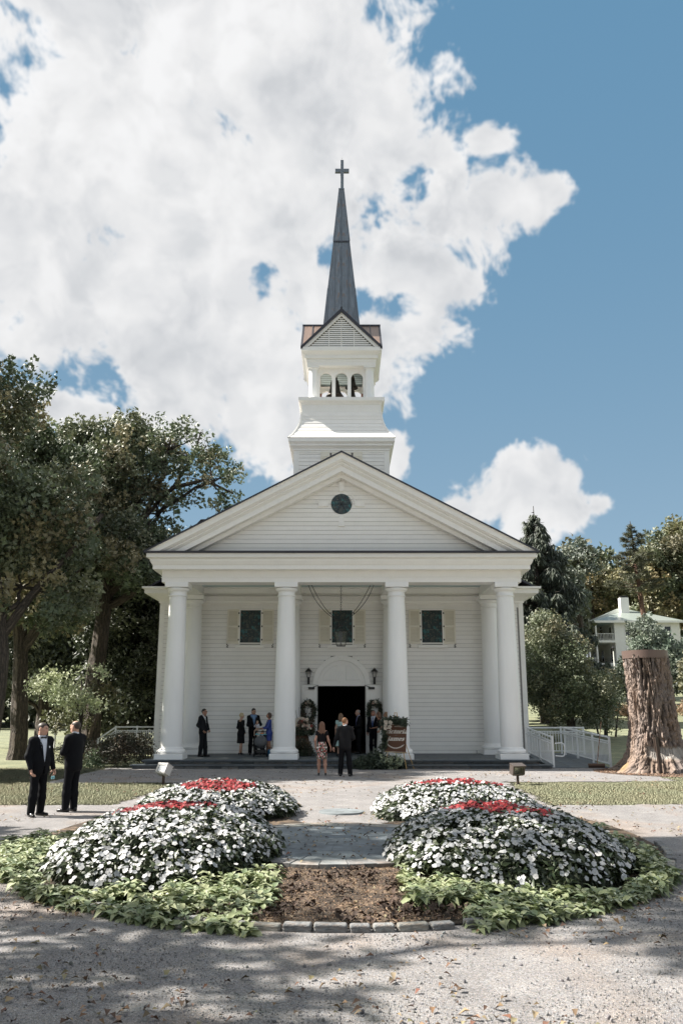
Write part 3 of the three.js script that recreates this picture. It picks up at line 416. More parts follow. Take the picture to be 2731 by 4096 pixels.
// lanterns
{
  const mk = (x, lab) => { const l = thing('wall_lantern', lab, 'lantern', [x, 3.2, -36.76], 0, 'lanterns beside the doorway');
    part('backplate', [box(0.1, 0.26, 0.04, 0, 0.1, 0.0), box(0.1, 0.27, 0.1, 0, 0.12, 0.1)], M.black, l);
    part('cage', [0, 1, 2, 3, 4, 5].map((k) => { const a = k * Math.PI / 3; return rod([0.055 * Math.cos(a), 0.25, 0.12 + 0.055 * Math.sin(a)], [0.125 * Math.cos(a), 0.5, 0.12 + 0.125 * Math.sin(a)], 0.008); }).concat([cyl(0.07, 0.07, 0.03, 0, 0.24, 0.12, 6)]), M.black, l);
    part('lantern_glass', cyl(0.05, 0.118, 0.24, 0, 0.255, 0.12, 6), M.glass, l);
    part('lantern_roof', [cyl(0.18, 0.11, 0.07, 0, 0.5, 0.12, 6), cyl(0.11, 0.05, 0.07, 0, 0.57, 0.12, 6), cyl(0.02, 0.005, 0.05, 0, 0.64, 0.12, 6)], M.black, l);
    part('bulb', cyl(0.025, 0.02, 0.1, 0, 0.27, 0.12, 8), M.trim, l); };
  mk(-1.42, 'black wall lantern left of the arched doorway'); mk(1.42, 'black wall lantern right of the arched doorway');
  const h = thing('hanging_lantern', 'large black lantern hanging on a chain above the doorway', 'lantern', [-0.02, 4.6, -34.6]);
  const P = (k, r, y) => { const a = k * Math.PI / 3 + Math.PI / 6; return [r * Math.cos(a), y, r * Math.sin(a)]; }, fr = [];
  for (let k = 0; k < 6; k++) { fr.push(rod(P(k, 0.2, 0.05), P(k, 0.32, 0.62), 0.014), rod(P(k, 0.2, 0.05), P(k + 1, 0.2, 0.05), 0.014), rod(P(k, 0.32, 0.62), P(k + 1, 0.32, 0.62), 0.014), rod(P(k, 0.32, 0.62), P(k, 0.09, 0.86), 0.012), tube([P(k, 0.32, 0.62), P(k, 0.2, 0.78), P(k, 0.12, 1.0), P(k, 0.04, 1.12)], 0.012, 10, 5)); }
  part('lantern_frame', [...fr, cyl(0.1, 0.1, 0.03, 0, 0.86, 0, 8), cyl(0.2, 0.2, 0.02, 0, 0.03, 0, 6)], M.black, h);
  part('lantern_glass', cyl(0.195, 0.312, 0.55, 0, 0.06, 0, 6).rotateY(0), M.glass, h);
  part('candle_holder', [cyl(0.012, 0.012, 0.3, 0, 0.05, 0), cyl(0.05, 0.05, 0.02, 0, 0.12, 0)], M.black, h);
  const ch = []; for (let y = 1.12, k = 0; y < 2.7; y += 0.075, k++) ch.push(new THREE.TorusGeometry(0.035, 0.009, 5, 10).rotateY(k % 2 ? Math.PI / 2 : 0).scale(0.8, 1.25, 0.8).translate(0, y, 0));
  part('chain', ch, M.black, h);
  const cb = []; for (const s of [-1, 1]) for (const o of [0, 0.14]) cb.push(tube([[s * (1.42 - o), 2.68, 0.1 - o], [s * (1.1 - o * 1.1), 2.0 + o * 0.3, 0.1 - o], [s * (0.75 - o * 0.8), 1.55 + o * 0.2, 0], [s * 0.36, 1.22 + o * 0.5, 0], [s * 0.05, 1.06, 0]], 0.013, 24, 5));
  part('swag_cable', cb, M.black, h);
}
// ================= ground, drive, lawns =================
const hillY = (x, z) => { const t = Math.max(0, -z - 36 - Math.max(0, 12 - x) * 1.2); const f = smooth(-4, 10, x), q = Math.min(t, 88); return (0.03 * q + 0.0009 * q * q + (t - q) * 0.05) * f + (1 - f) * 0.012 * Math.max(0, -z - 60); };
const edgeN = (x, z) => 0.22 * noise3(x * 1.3, 5, z * 1.3) + 0.10 * noise3(x * 5, 9, z * 5);
function onGravel(x, z) { // > 0 inside
  const e = edgeN(x, z), loop = z + 19.5 + 0.02 * x * x * 0.1;
  const court = Math.min(Math.min(x + 4.95 + (z + 22) * 0.05, 4.75 - (z + 22) * 0.04 - x), z + 31.95);
  const strip = Math.min(Math.min(-25.6 - z - 0.035 * x, z + 31.95), Math.min(x + 8.6, 10.1 - x));
  return Math.max(loop, court, strip) + e;
}
{
  const xs = [], zs = []; for (let i = -60; i <= 60; i++) xs.push(Math.sign(i) * Math.pow(Math.abs(i) / 60, 2.2) * 600); for (let i = 0; i <= 150; i++) zs.push(40 - (i < 100 ? i * 1.0 : 100 + Math.pow((i - 100) / 50, 2) * 640));
  const g = new THREE.BufferGeometry(), p = [], uv = [], col = [], idx = [];
  for (const z of zs) for (const x of xs) { const y = hillY(x, z) - (Math.abs(x) < 60 && z > -34 ? 0.012 : 0); p.push(x, y, z); uv.push(x / 3, z / 3); const n = 0.5 + 0.5 * noise3(x * 0.12, 2, z * 0.12), m = 0.5 + 0.5 * noise3(x * 0.5, 7, z * 0.5); col.push(0.92 + 0.25 * n, 0.92 + 0.2 * n + 0.05 * m, 0.9 + 0.16 * m); }
  const W = xs.length; for (let j = 0; j < zs.length - 1; j++) for (let i = 0; i < W - 1; i++) { const a = j * W + i; idx.push(a, a + 1, a + W, a + 1, a + W + 1, a + W); }
  g.setAttribute('position', new THREE.Float32BufferAttribute(p, 3)); g.setAttribute('uv', new THREE.Float32BufferAttribute(uv, 2)); g.setAttribute('color', new THREE.Float32BufferAttribute(col, 3)); g.setIndex(idx.map((q, k) => idx[k - (k % 3) + [0, 2, 1][k % 3]])); g.computeVertexNormals(); if (g.attributes.normal.getY(200) < 0) { g.setIndex(idx); g.computeVertexNormals(); }
  M.grass = std('#ffffff', 0.9, { map: grassMap, bumpMap: grassBump, bumpScale: 0.008, vertexColors: true });
  const m = part('lawn', g, M.grass); m.userData.kind = 'structure';
}
{
  const p = [], uv = [], col = [], add = (x, z, w) => { if (onGravel(x + w / 2, z + w / 2) < 0) return; const q = [[x, z], [x, z + w], [x + w, z + w], [x, z], [x + w, z + w], [x + w, z]]; for (const [a, b] of q) { const big = fbm3(a * 0.35, 3, b * 0.35, 3), m = noise3(a * 1.7, 8, b * 1.7), dirt = smooth(0.0, 0.5, big + m * 0.3), y = 0.004 + 0.006 * noise3(a * 0.6, 4, b * 0.6) + (w < 0.2 ? 0.004 : 0); const k = 1.08 + 0.2 * big; p.push(a, y, b); uv.push(a / 1.25, b / 1.25); col.push(mix(k, k * 0.98, dirt), mix(k * 0.975, k * 0.86, dirt), mix(k * 0.95, k * 0.76, dirt)); } };
  for (let z = -32; z < -3; z += 0.1) for (let x = -10.5; x < 10.5; x += 0.1) add(x, z, 0.1);
  for (let z = -3; z < 22; z += 1) for (let x = -30; x < 30; x += 1) add(x, z, 1);
  for (let z = -20; z < -3; z += 0.5) for (const s of [-1, 1]) for (let x = 10.5; x < 30; x += 0.5) add(s > 0 ? x : -x - 0.5, z, 0.5);
  const g = new THREE.BufferGeometry(); g.setAttribute('position', new THREE.Float32BufferAttribute(p, 3)); g.setAttribute('uv', new THREE.Float32BufferAttribute(uv, 2)); g.setAttribute('color', new THREE.Float32BufferAttribute(col, 3)); g.computeVertexNormals();
  M.gravel = std('#ffffff', 0.92, { map: gravelMap, bumpMap: gravelBump, bumpScale: 0.012, vertexColors: true });
  part('gravel_drive', g, M.gravel).userData.kind = 'structure';
}
const ELL = (x, z) => Math.hypot(x / 5.0, (z + 15) / 6.42);
const UP = V(0, 1, 0);
// loose stones of the drive near the camera
{
  const r = rng(5), L = [], geo = new THREE.IcosahedronGeometry(1, 0), c = new THREE.Color();
  for (let i = 0; i < 60000; i++) { const z = -3.2 - 9.8 * Math.pow(r(), 1.15), x = (r() - 0.5) * 2 * (1.6 + 0.46 * -z); if (ELL(x, z) < 1.02 || onGravel(x, z) < 0) continue; const s = 0.004 + 0.006 * r() * r() + (r() < 0.01 ? 0.012 : 0), t = 0.15 + 0.17 * Math.pow(r(), 1.3); c.setRGB(t * (0.96 + r() * 0.12), t, t * (0.92 + r() * 0.16)); L.push([mat4(x, s * 0.45 + 0.008, z, r() * 6, r() * 6, r() * 6, s * (0.8 + r() * 0.6), s * 0.65, s * (0.8 + r() * 0.5)), c.clone()]); }
  const g = instanced('gravel_stones', geo, std('#ffffff', 0.85), L);
}
// leaf shapes
function leafGeo(len, wid, fold = 0.25, curl = 0.25, base = 0) { // lies along +z, folded along its rib
  const P = [[0, 0, base], [-wid, fold * wid, base + len * 0.38], [0, 0, base + len * 0.42], [wid, fold * wid, base + len * 0.38], [0, -curl * len, base + len]];
  const g = new THREE.BufferGeometry(); g.setAttribute('position', new THREE.Float32BufferAttribute(P.flat(), 3)); g.setAttribute('uv', new THREE.Float32BufferAttribute(P.flatMap((q) => [q[0], q[2]]), 2)); g.setIndex([0, 2, 1, 0, 3, 2, 1, 2, 4, 2, 3, 4]); g.computeVertexNormals(); return g;
}
function clump(n, R, len, wid, seed, flat = 0) { // n leaves round a point
  const r = rng(seed), gs = [];
  for (let i = 0; i < n; i++) { const g = leafGeo(len * (0.7 + 0.6 * r()), wid * (0.7 + 0.6 * r()), 0.3, 0.15 + 0.3 * r()); g.rotateX((r() - 0.6) * 1.6); g.rotateZ((r() - 0.5) * 2); g.rotateY(r() * 6.283); const u = Math.acos(2 * r() - 1), v = r() * 6.283, q = R * Math.cbrt(r()); g.translate(q * Math.sin(u) * Math.cos(v), q * Math.cos(u) * (1 - flat), q * Math.sin(u) * Math.sin(v)); gs.push(g); }
  return mergeGeometries(gs);
}
// fallen leaves
{
  const r = rng(77), L = [], g = leafGeo(0.085, 0.026, 0.6, 0.2, -0.04), c = new THREE.Color();
  for (let i = 0; i < 9000; i++) {
    const z = -5.8 - 26 * Math.pow(r(), 1.7), x = (r() - 0.5) * 2 * (1 + 0.43 * -z); const e = ELL(x, z); if (noise3(x * 0.5, 20, z * 0.5) < -0.12 + r() * 0.3 && e > 1.0) continue;
    if (e < 0.97 && (Math.abs(x) > 1.0 || z < -19)) continue;
    const onPatio = Math.hypot(x + 0.1, z + 13.6) < 1.95; if (e < 0.97 && !onPatio && r() < 0.2) continue; if (z < -31.8) continue;
    if (z > -9 && r() < 0.6) continue; const k = r(), s = 0.4 + 0.65 * r(); k < 0.5 ? c.setRGB(0.11 + 0.07 * r(), 0.072 + 0.035 * r(), 0.05) : k < 0.85 ? c.setRGB(0.24 + 0.09 * r(), 0.185 + 0.06 * r(), 0.13) : c.setRGB(0.08, 0.045, 0.03);
    L.push([mat4(x, (onPatio ? 0.108 : 0.022) + 0.012 * s, z, (r() - 0.5) * 0.7, r() * 6.28, (r() - 0.5) * 0.8, s), c.clone()]);
  }
  instanced('fallen_leaves', g, std('#ffffff', 0.8, { side: THREE.DoubleSide }), L);
}
// grass blades on the near lawns
{
  const r = rng(12), bl = []; for (let i = 0; i < 7; i++) { const h = 0.025 + 0.03 * r(), a = r() * 6.28, q = new THREE.BufferGeometry(), w = 0.006, d = 0.03 * r(); q.setAttribute('position', new THREE.Float32BufferAttribute([-w, 0, 0, w, 0, 0, 0, h, d], 3)); q.setAttribute('normal', new THREE.Float32BufferAttribute([0, 1, 0, 0, 1, 0, 0, 1, 0], 3)); q.rotateY(a); q.translate((r() - 0.5) * 0.1, 0, (r() - 0.5) * 0.1); bl.push(q); }
  const g = mergeGeometries(bl), L = [], c = new THREE.Color();
  for (let i = 0; i < 100000; i++) { const right = r() < 0.5, z = -19 - 13 * Math.pow(r(), 1.2), x = (right ? 1 : -1) * (4.3 + 10.5 * r()); if (onGravel(x, z) > 0.06) continue; if (right && z < -27.4 + 0.1 * (x - 10)) continue; if (Math.abs(x) < 8.6 && z < -25.4) continue; const t = 0.75 + 0.5 * r(), n = 0.5 + 0.5 * noise3(x * 0.6, 1, z * 0.6); c.setRGB((0.36 + 0.05 * n) * t, 0.385 * t, 0.255 * t); L.push([mat4(x, 0, z, 0, r() * 6.28, 0, 0.7 + 0.6 * r()), c.clone()]); }
  instanced('grass_blades', g, std('#ffffff', 0.8, { side: THREE.DoubleSide }), L);
}
// ================= round garden =================
{
  const f = [], N = 72; for (let i = 0; i < N; i++) for (let k = 0; k < 6; k++) { const P = (j, q) => { const a = j / N * 2 * Math.PI, x = Math.cos(a) * 4.93 * q / 6, z = -15 + Math.sin(a) * 6.35 * q / 6; return [x, 0.02 + 0.05 * (1 - (q / 6) ** 2) + 0.018 * noise3(x * 1.7, 3, z * 1.7), z]; }; if (-15 + Math.sin(i / N * 6.28) * 6.35 * (k + 0.5) / 6 < -16.2 && Math.abs(Math.cos(i / N * 6.28) * 4.9 * (k + 0.5) / 6) < 1.2) continue; f.push([P(i, k), P(i + 1, k), P(i + 1, k + 1), P(i, k + 1)].reverse().slice(0, 4)); }
  const m = part('garden_soil', polys(f), M.mulch); m.userData.kind = 'structure'; m.geometry.attributes.uv.array.forEach((q, i, a) => { a[i] = q / 1.3; });
  const r = rng(31), L = [], c = new THREE.Color(), chip = new THREE.TetrahedronGeometry(1, 0).scale(1, 0.35, 0.6);
  for (let i = 0; i < 10000; i++) { const x = (r() - 0.5) * 3.4 + 0.1, z = -8.62 - 3.0 * r(); if (ELL(x, z) > 0.985) continue; const s = 0.008 + 0.016 * r() * r(), k = r(); k < 0.4 ? c.setRGB(0.32, 0.22, 0.145) : k < 0.75 ? c.setRGB(0.13, 0.08, 0.05) : c.setRGB(0.06, 0.04, 0.03); L.push([mat4(x, 0.06 + 0.02 * noise3(x * 1.7, 3, z * 1.7), z, r() * 6, r() * 6, r(), s), c.clone()]); }
  instanced('wood_chips', chip, std('#ffffff', 0.9), L);
  const LL = [], lf = leafGeo(0.09, 0.03, 0.7, 0.25, -0.045); for (let i = 0; i < 2600; i++) { const x = (r() - 0.5) * 3.4 + 0.1, z = -8.7 - 2.8 * r(); if (ELL(x, z) > 0.98 || noise3(x * 2.3, 6, z * 2.3) + 0.5 * noise3(x * 6, 2, z * 6) < 0.1 - 0.3 * smooth(0.5, 1.1, Math.abs(x))) continue; const k = 0.6 + 0.8 * r(); c.setRGB(0.06 * k, 0.038 * k, 0.027 * k); LL.push([mat4(x, 0.075 + 0.025 * r() + 0.02 * noise3(x * 1.7, 3, z * 1.7), z, (r() - 0.5) * 1.4, r() * 6.28, (r() - 0.5) * 1.2, 0.5 + 0.6 * r()), c.clone()]); }
  instanced('leaf_litter', lf, std('#ffffff', 0.85, { side: THREE.DoubleSide }), LL);
  const k = thing('stone_edging', 'curved row of low granite edging stones along the front of the round garden', 'edging'); let a = 0.18;
  while (a < Math.PI - 0.18) { const w = 0.15 + 0.2 * r(), rr = Math.hypot(5.0 * Math.sin(a), 6.42 * Math.cos(a)); const st = w / Math.max(4, rr), am = a + st / 2; const q = part('edging_stone', new RoundedBoxGeometry(w - 0.012 - 0.02 * r(), 0.075 + 0.03 * r(), 0.10 + 0.03 * r(), 1, 0.02), [M.stone, M.stone2, M.stone3][Math.floor(r() * 3)], k); q.position.set(5.0 * Math.cos(am), 0.024 + 0.012 * r(), -15 + 6.42 * Math.sin(am)); q.rotation.y = -Math.atan2(6.42 * Math.cos(am), -5.0 * Math.sin(am)) + (r() - 0.5) * 0.12; q.rotation.z = (r() - 0.5) * 0.06; a += st; if (r() < 0.12) a += 0.02; }
}
{ // round stone terrace
  const t = thing('stone_terrace', 'round raised flagstone terrace with granite rim between the flower beds', 'terrace', [-0.1, 0, -13.6]), r = rng(8), SM = [M.stone, M.stone2, M.stone3];
  part('terrace_core', new THREE.CylinderGeometry(1.95, 1.95, 0.075, 48).translate(0, 0.0375, 0), M.mulch, t);
  const seg = (r0, r1, a0, a1, h, y, mat, name) => { const s = new THREE.Shape(), n = 5; for (let i = 0; i <= n; i++) { const a = mix(a0, a1, i / n); i ? s.lineTo(r1 * Math.cos(a), r1 * Math.sin(a)) : s.moveTo(r1 * Math.cos(a), r1 * Math.sin(a)); } for (let i = n; i >= 0; i--) { const a = mix(a0, a1, i / n); s.lineTo(r0 * Math.cos(a), r0 * Math.sin(a)); } const g = new THREE.ExtrudeGeometry(s, { depth: h, bevelEnabled: true, bevelSize: 0.006, bevelThickness: 0.006, bevelSegments: 1 }).rotateX(-Math.PI / 2).translate(0, y, 0); return part(name, g, mat, t); };
  M.flag = [[0.92, 0.92, 0.92], [1.05, 1.04, 1.02], [0.8, 0.82, 0.84], [1.15, 1.12, 1.07]].map((c) => std(c, 0.75, { map: slateMap })); for (const m of M.flag) m.color.multiplyScalar(1.8);
  const disc = new THREE.CylinderGeometry(0.33, 0.33, 0.03, 30).translate(0, 0.085, 0); part('flagstone', disc, M.flag[3], t);
  for (const [r0, r1, n, o] of [[0.345, 0.95, 7, 0.2], [0.965, 1.72, 12, 0.5]]) for (let i = 0; i < n; i++) seg(r0, r1, (i + o) / n * 6.2832 + 0.007, (i + 1 + o) / n * 6.2832 - 0.007, 0.02, 0.074 + r() * 0.003, M.flag[Math.floor(r() * 4)], 'flagstone');
  for (let i = 0; i < 34; i++) { const w = 0.008 + r() * 0.006; seg(1.74, 2.05 + r() * 0.03, i / 34 * 6.2832 + w / 2, (i + 1) / 34 * 6.2832 - w / 2, 0.115 + r() * 0.014, -0.02, SM[Math.floor(r() * 3)], 'rim_stone'); }
  const ss = part('stepping_stone', [new THREE.CylinderGeometry(0.46, 0.47, 0.04, 36).translate(0, 0.02, -18.1)], M.flag[3]); info(ss, 'pale round stepping stone on the gravel between the two far flower beds', 'stone');
}
// flower mounds
const MOUNDS = [
  { x: -2.36, z: -12.35, rx: 1.52, rz: 2.42, h: 0.62, red: [-2.55, -12.75, 0.72, 0.62, 0.15], label: 'near left mound of white impatiens with a red patch on top' },
  { x: 2.22, z: -12.3, rx: 1.62, rz: 2.4, h: 0.60, red: [2.2, -12.6, 0.98, 0.42, -0.85], label: 'near right mound of white impatiens with a diagonal red streak' },
  { x: -2.5, z: -17.75, rx: 1.6, rz: 2.15, h: 0.53, red: [-2.45, -17.5, 0.75, 0.85, 0.3], label: 'far left mound of white impatiens with a red centre, behind another mound' },
  { x: 2.3, z: -17.7, rx: 1.66, rz: 2.15, h: 0.53, red: [2.3, -17.9, 1.0, 0.5, 0], label: 'far right mound of white impatiens with a thin red band along its crest' }];
{
  const petal = (k, n, R, cup) => { const a = k / n * 6.2832, w = 0.50 * R, P = (r, o, y) => [Math.cos(a) * r - Math.sin(a) * o, y, Math.sin(a) * r + Math.cos(a) * o]; return [[P(0.03 * R, 0, 0), P(0.62 * R, w * 0.95, cup * 0.5), P(0.78 * R, 0, cup * 0.72), P(0.62 * R, -w * 0.95, cup * 0.5)].reverse(), [P(0.62 * R, w * 0.95, cup * 0.5), P(0.95 * R, w * 0.5, cup * 0.8), P(0.98 * R, 0, cup * 0.8), P(0.78 * R, 0, cup * 0.72)].reverse(), [P(0.78 * R, 0, cup * 0.72), P(0.98 * R, 0, cup * 0.8), P(0.95 * R, -w * 0.5, cup * 0.8), P(0.62 * R, -w * 0.95, cup * 0.5)].reverse()]; };
  const bloom = [0, 1, 2].map((s) => polys([0, 1, 2, 3, 4].flatMap((k) => petal(k + s * 0.3, 5, 0.027 + 0.003 * s, -0.004 + 0.005 * s))));
  const WB = [std([0.40, 0.405, 0.41], 0.6, { side: 2 }), std([0.345, 0.355, 0.37], 0.6, { side: 2 }), std([0.44, 0.435, 0.43], 0.6, { side: 2 })], RB = [std([0.19, 0.004, 0.008], 0.65, { side: 2 }), std([0.12, 0.003, 0.007], 0.65, { side: 2 }), std([0.25, 0.006, 0.009], 0.65, { side: 2 })];
  const fol = clump(7, 0.07, 0.085, 0.021, 44), lm = leafMat([0.042, 0.062, 0.024], 0.25, 0.45);
  MOUNDS.forEach((b, bi) => {
    const t = thing('flower_bed', b.label, 'flower bed', [b.x, 0, b.z], 0, 'flower mounds of the round garden'), r = rng(100 + bi);
    const H = (x, z) => { const q = Math.pow(Math.pow(Math.abs(x) / b.rx, 2.3) + Math.pow(Math.abs(z) / b.rz, 2.3), 1 / 2.3) + 0.05 * noise3(x * 1.5 + bi * 9, 3, z * 1.5); return q >= 1 ? 0 : b.h * Math.pow(1 - Math.pow(q, 2.6), 0.68) * (1 + 0.10 * noise3(x * 2.2, bi, z * 2.2)) + 0.05 * noise3(x * 4.5, bi + 3, z * 4.5) + 0.06; };
    const nrm = (x, z) => { const e = 0.04; return V(H(x - e, z) - H(x + e, z), 2 * e, H(x, z - e) - H(x, z + e)).normalize(); };
    // solid inner dome, near-black for the shade below the leaves
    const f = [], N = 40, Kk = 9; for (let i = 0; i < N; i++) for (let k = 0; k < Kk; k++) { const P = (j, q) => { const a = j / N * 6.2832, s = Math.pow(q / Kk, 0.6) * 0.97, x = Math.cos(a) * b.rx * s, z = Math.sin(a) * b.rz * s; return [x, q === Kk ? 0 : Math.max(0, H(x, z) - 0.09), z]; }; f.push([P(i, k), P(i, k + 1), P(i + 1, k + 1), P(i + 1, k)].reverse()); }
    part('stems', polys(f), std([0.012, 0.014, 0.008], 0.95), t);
    const L = [], c = new THREE.Color(), surf = () => { const a = r() * 6.2832, s = Math.pow(r(), 0.42) * 0.99; return [Math.cos(a) * b.rx * s, Math.sin(a) * b.rz * s]; };
    for (let i = 0; i < 5200; i++) { let [x, z] = surf(), y = H(x, z), low = false; if (i % 7 === 0) { const a = r() * 6.2832; x = Math.cos(a) * b.rx * 0.96; z = Math.sin(a) * b.rz * 0.96; y = r() * 0.16; low = true; } if (y <= 0) continue; const n = low ? V(x / b.rx, 0.2, z / b.rz).normalize() : nrm(x, z), q = new THREE.Quaternion().setFromUnitVectors(UP, n.clone().add(V((r() - 0.5) * 0.9, 0.3, (r() - 0.5) * 0.9)).normalize()), s = 0.75 + 0.6 * r(), k = 0.6 + 0.8 * r(); c.setRGB(k * (0.9 + 0.3 * r()), k, k * 0.9); L.push([new THREE.Matrix4().compose(V(x, y, z).addScaledVector(n, low ? -0.06 : i % 9 === 1 && Math.hypot((x + b.x - b.red[0]) / b.red[2], (z + b.z - b.red[1]) / b.red[3]) > 1.1 ? 0.02 + r() * 0.03 : -0.045 + r() * 0.02), q.multiply(new THREE.Quaternion().setFromAxisAngle(UP, r() * 6.28)), V(s, s, s)), c.clone()]); }
    instanced('foliage', fol, lm, L, t);
    const pts = []; // flowers come in loose groups
    for (let i = 0; i < 1000; i++) { const [x, z] = surf(); if (H(x, z) < 0.1) continue; const n = 2 + Math.floor(r() * 4); for (let j = 0; j < n; j++) { const a = r() * 6.28, d = 0.03 + 0.055 * r(); pts.push([x + Math.cos(a) * d, z + Math.sin(a) * d]); } }
    for (let i = 0; i < 520; i++) { const a = r() * 6.283, d = Math.sqrt(r()), u = Math.cos(a) * d * b.red[2], w = Math.sin(a) * d * b.red[3], co = Math.cos(b.red[4]), si = Math.sin(b.red[4]); pts.unshift([u * co + w * si + b.red[0] - b.x, -u * si + w * co + b.red[1] - b.z]); }
    const grid = new Set(), keep = []; for (const [x, z] of pts) { const y = H(x, z); if (y < 0.08) continue; const key = Math.round(x / 0.046) + ',' + Math.round(z / 0.046); if (grid.has(key)) continue; grid.add(key);
      const rd = b.red, dx = x + b.x - rd[0], dz = z + b.z - rd[1], u = dx * Math.cos(rd[4]) - dz * Math.sin(rd[4]), w = dx * Math.sin(rd[4]) + dz * Math.cos(rd[4]), isRed = Math.hypot(u / rd[2], w / rd[3]) + 0.25 * noise3(x * 4, 1, z * 4) < 1;
      const n = nrm(x, z), q = new THREE.Quaternion().setFromUnitVectors(UP, n.clone().add(V((r() - 0.5) * 1.3, 0.15, 0.3 + (r() - 0.5) * 1.2)).normalize()); q.multiply(new THREE.Quaternion().setFromAxisAngle(UP, r() * 6.28)); const s = 0.7 + 0.6 * r();
      keep.push({ p: V(x, y, z).addScaledVector(n, 0.03 + 0.03 * r()), q, s, isRed, k: Math.floor(r() * 3), v: Math.floor(r() * 3), near: n.z * 1.4 + n.y * 0.5 + z * 0.25 + r() * 0.3 }); }
    for (const red of [false, true]) {
      const list = keep.filter((o) => o.isRed === red).sort((a, c2) => c2.near - a.near), nm = red ? 'red_blossom' : 'white_blossom', cap = red ? 110 : 300;
      // extra red flowers fill the patch
      list.slice(0, cap).forEach((o) => { const m = part(nm, bloom[o.v], (red ? RB : WB)[o.k], t); m.position.copy(o.p); m.quaternion.copy(o.q); m.scale.setScalar(o.s); });
      const rest = list.slice(cap); for (let k = 0; k < 3; k++) { const R = rest.filter((o, i) => i % 3 === k); if (R.length) instanced(nm + '_mass', bloom[k], (red ? RB : WB)[k], R.map((o) => [new THREE.Matrix4().compose(o.p, o.q, V(o.s, o.s, o.s)), null]), t); }
    }
    b.H = H; b.out = (x, z) => Math.pow(Math.pow(Math.abs(x - b.x) / b.rx, 2.3) + Math.pow(Math.abs(z - b.z) / b.rz, 2.3), 1 / 2.3);
  });
}
// yellow-green border plants
{
  const lg = [0, 1, 2].map((k) => { const P = [[0, 0, 0], [-0.032, 0.006, 0.028], [0, -0.002, 0.035], [0.032, 0.006, 0.028], [-0.026, 0.008, 0.065], [0, -0.004, 0.07], [0.026, 0.008, 0.065], [0, -0.02 - 0.012 * k, 0.125]], g = new THREE.BufferGeometry(); g.setAttribute('position', new THREE.Float32BufferAttribute(P.flat(), 3)); g.setAttribute('uv', new THREE.Float32BufferAttribute(P.flatMap((q) => [q[0], q[2]]), 2)); g.setIndex([0, 2, 1, 0, 3, 2, 1, 2, 5, 1, 5, 4, 2, 3, 6, 2, 6, 5, 4, 5, 7, 5, 6, 7]); g.computeVertexNormals(); return g; });
  const LM = [leafMat([0.29, 0.33, 0.16], 0.35, 0.6), leafMat([0.235, 0.285, 0.135], 0.35, 0.6), leafMat([0.37, 0.40, 0.22], 0.35, 0.6), leafMat([0.17, 0.225, 0.11], 0.35, 0.6)];
  for (const s of [-1, 1]) {
    const t = thing('border_planting', s < 0 ? 'yellow-green leafy border plants spilling in front of the near left flower mound' : 'yellow-green leafy border plants curving round the near right flower mound', 'plants', [0, 0, 0], 0, null), r = rng(s < 0 ? 61 : 62), mo = MOUNDS[s < 0 ? 0 : 1];
    const leaves = [], stems = []; let n = 0, tries = 0;
    while (n < 560 && tries++ < 60000) {
      const x = s * (0.72 + (s < 0 ? 4.5 : 3.45) * r()), z = -8.2 - (s < 0 ? 5.6 : 6.2) * Math.pow(r(), 1.0), e = ELL(x, z); if (e > 1.035 || mo.out(x, z) < 1.02) continue; if (s < 0 ? z > -9.0 && x > -1.0 && r() < 0.7 : z > -9.4 && x < 1.25) continue;
      if (z < -11 && Math.abs(x) < 2) continue;
      n++; const h = 0.08 + 0.15 * r() * smooth(1.05, 0.9, e) + 0.07 * noise3(x * 2, 1, z * 2) + 0.1 * smooth(2.6, 4.2, Math.abs(x)) * r(), lx = x + s * 0.05 * r() + (r() - 0.5) * 0.12, lz = z + 0.08 * r();
      stems.push(rod([x, 0, z], [lx, h, lz], 0.005, 0.003, 4));
      const m = 8 + Math.floor(r() * 4), tone = Math.floor(r() * 4);
      for (let k = 0; k < m; k++) { const a = k * 2.4 + r(), q = k / m, py = h * (0.45 + 0.55 * q), pitch = mix(0.65, -0.5, q) + (r() - 0.5) * 0.5, sz = (0.85 + 0.65 * (1 - q)) * (0.75 + 0.5 * r()); leaves.push({ p: [mix(x, lx, q), py, mix(z, lz, q)], a, pitch, roll: (r() - 0.5) * 0.6, sz, k: (tone + (r() < 0.3 ? 1 : 0)) % 4, v: Math.floor(r() * 3), near: z + py * 0.8 + r() * 0.4 }); }
    }
    part('stems', stems, std([0.10, 0.14, 0.05], 0.7), t);
    leaves.sort((a, b) => b.near - a.near);
    leaves.slice(0, 300).forEach((o) => { const m = part('leaf', lg[o.v], LM[o.k], t); m.position.set(...o.p); m.rotation.set(o.pitch, o.a, o.roll, 'YXZ'); m.scale.setScalar(o.sz); });
    for (let k = 0; k < 4; k++) { const R = leaves.slice(300).filter((o) => o.k === k); instanced('leaf_mass', lg[k % 3], LM[k], R.map((o) => [mat4(...o.p, o.pitch, o.a, o.roll, o.sz), null]), t); }
  }
}
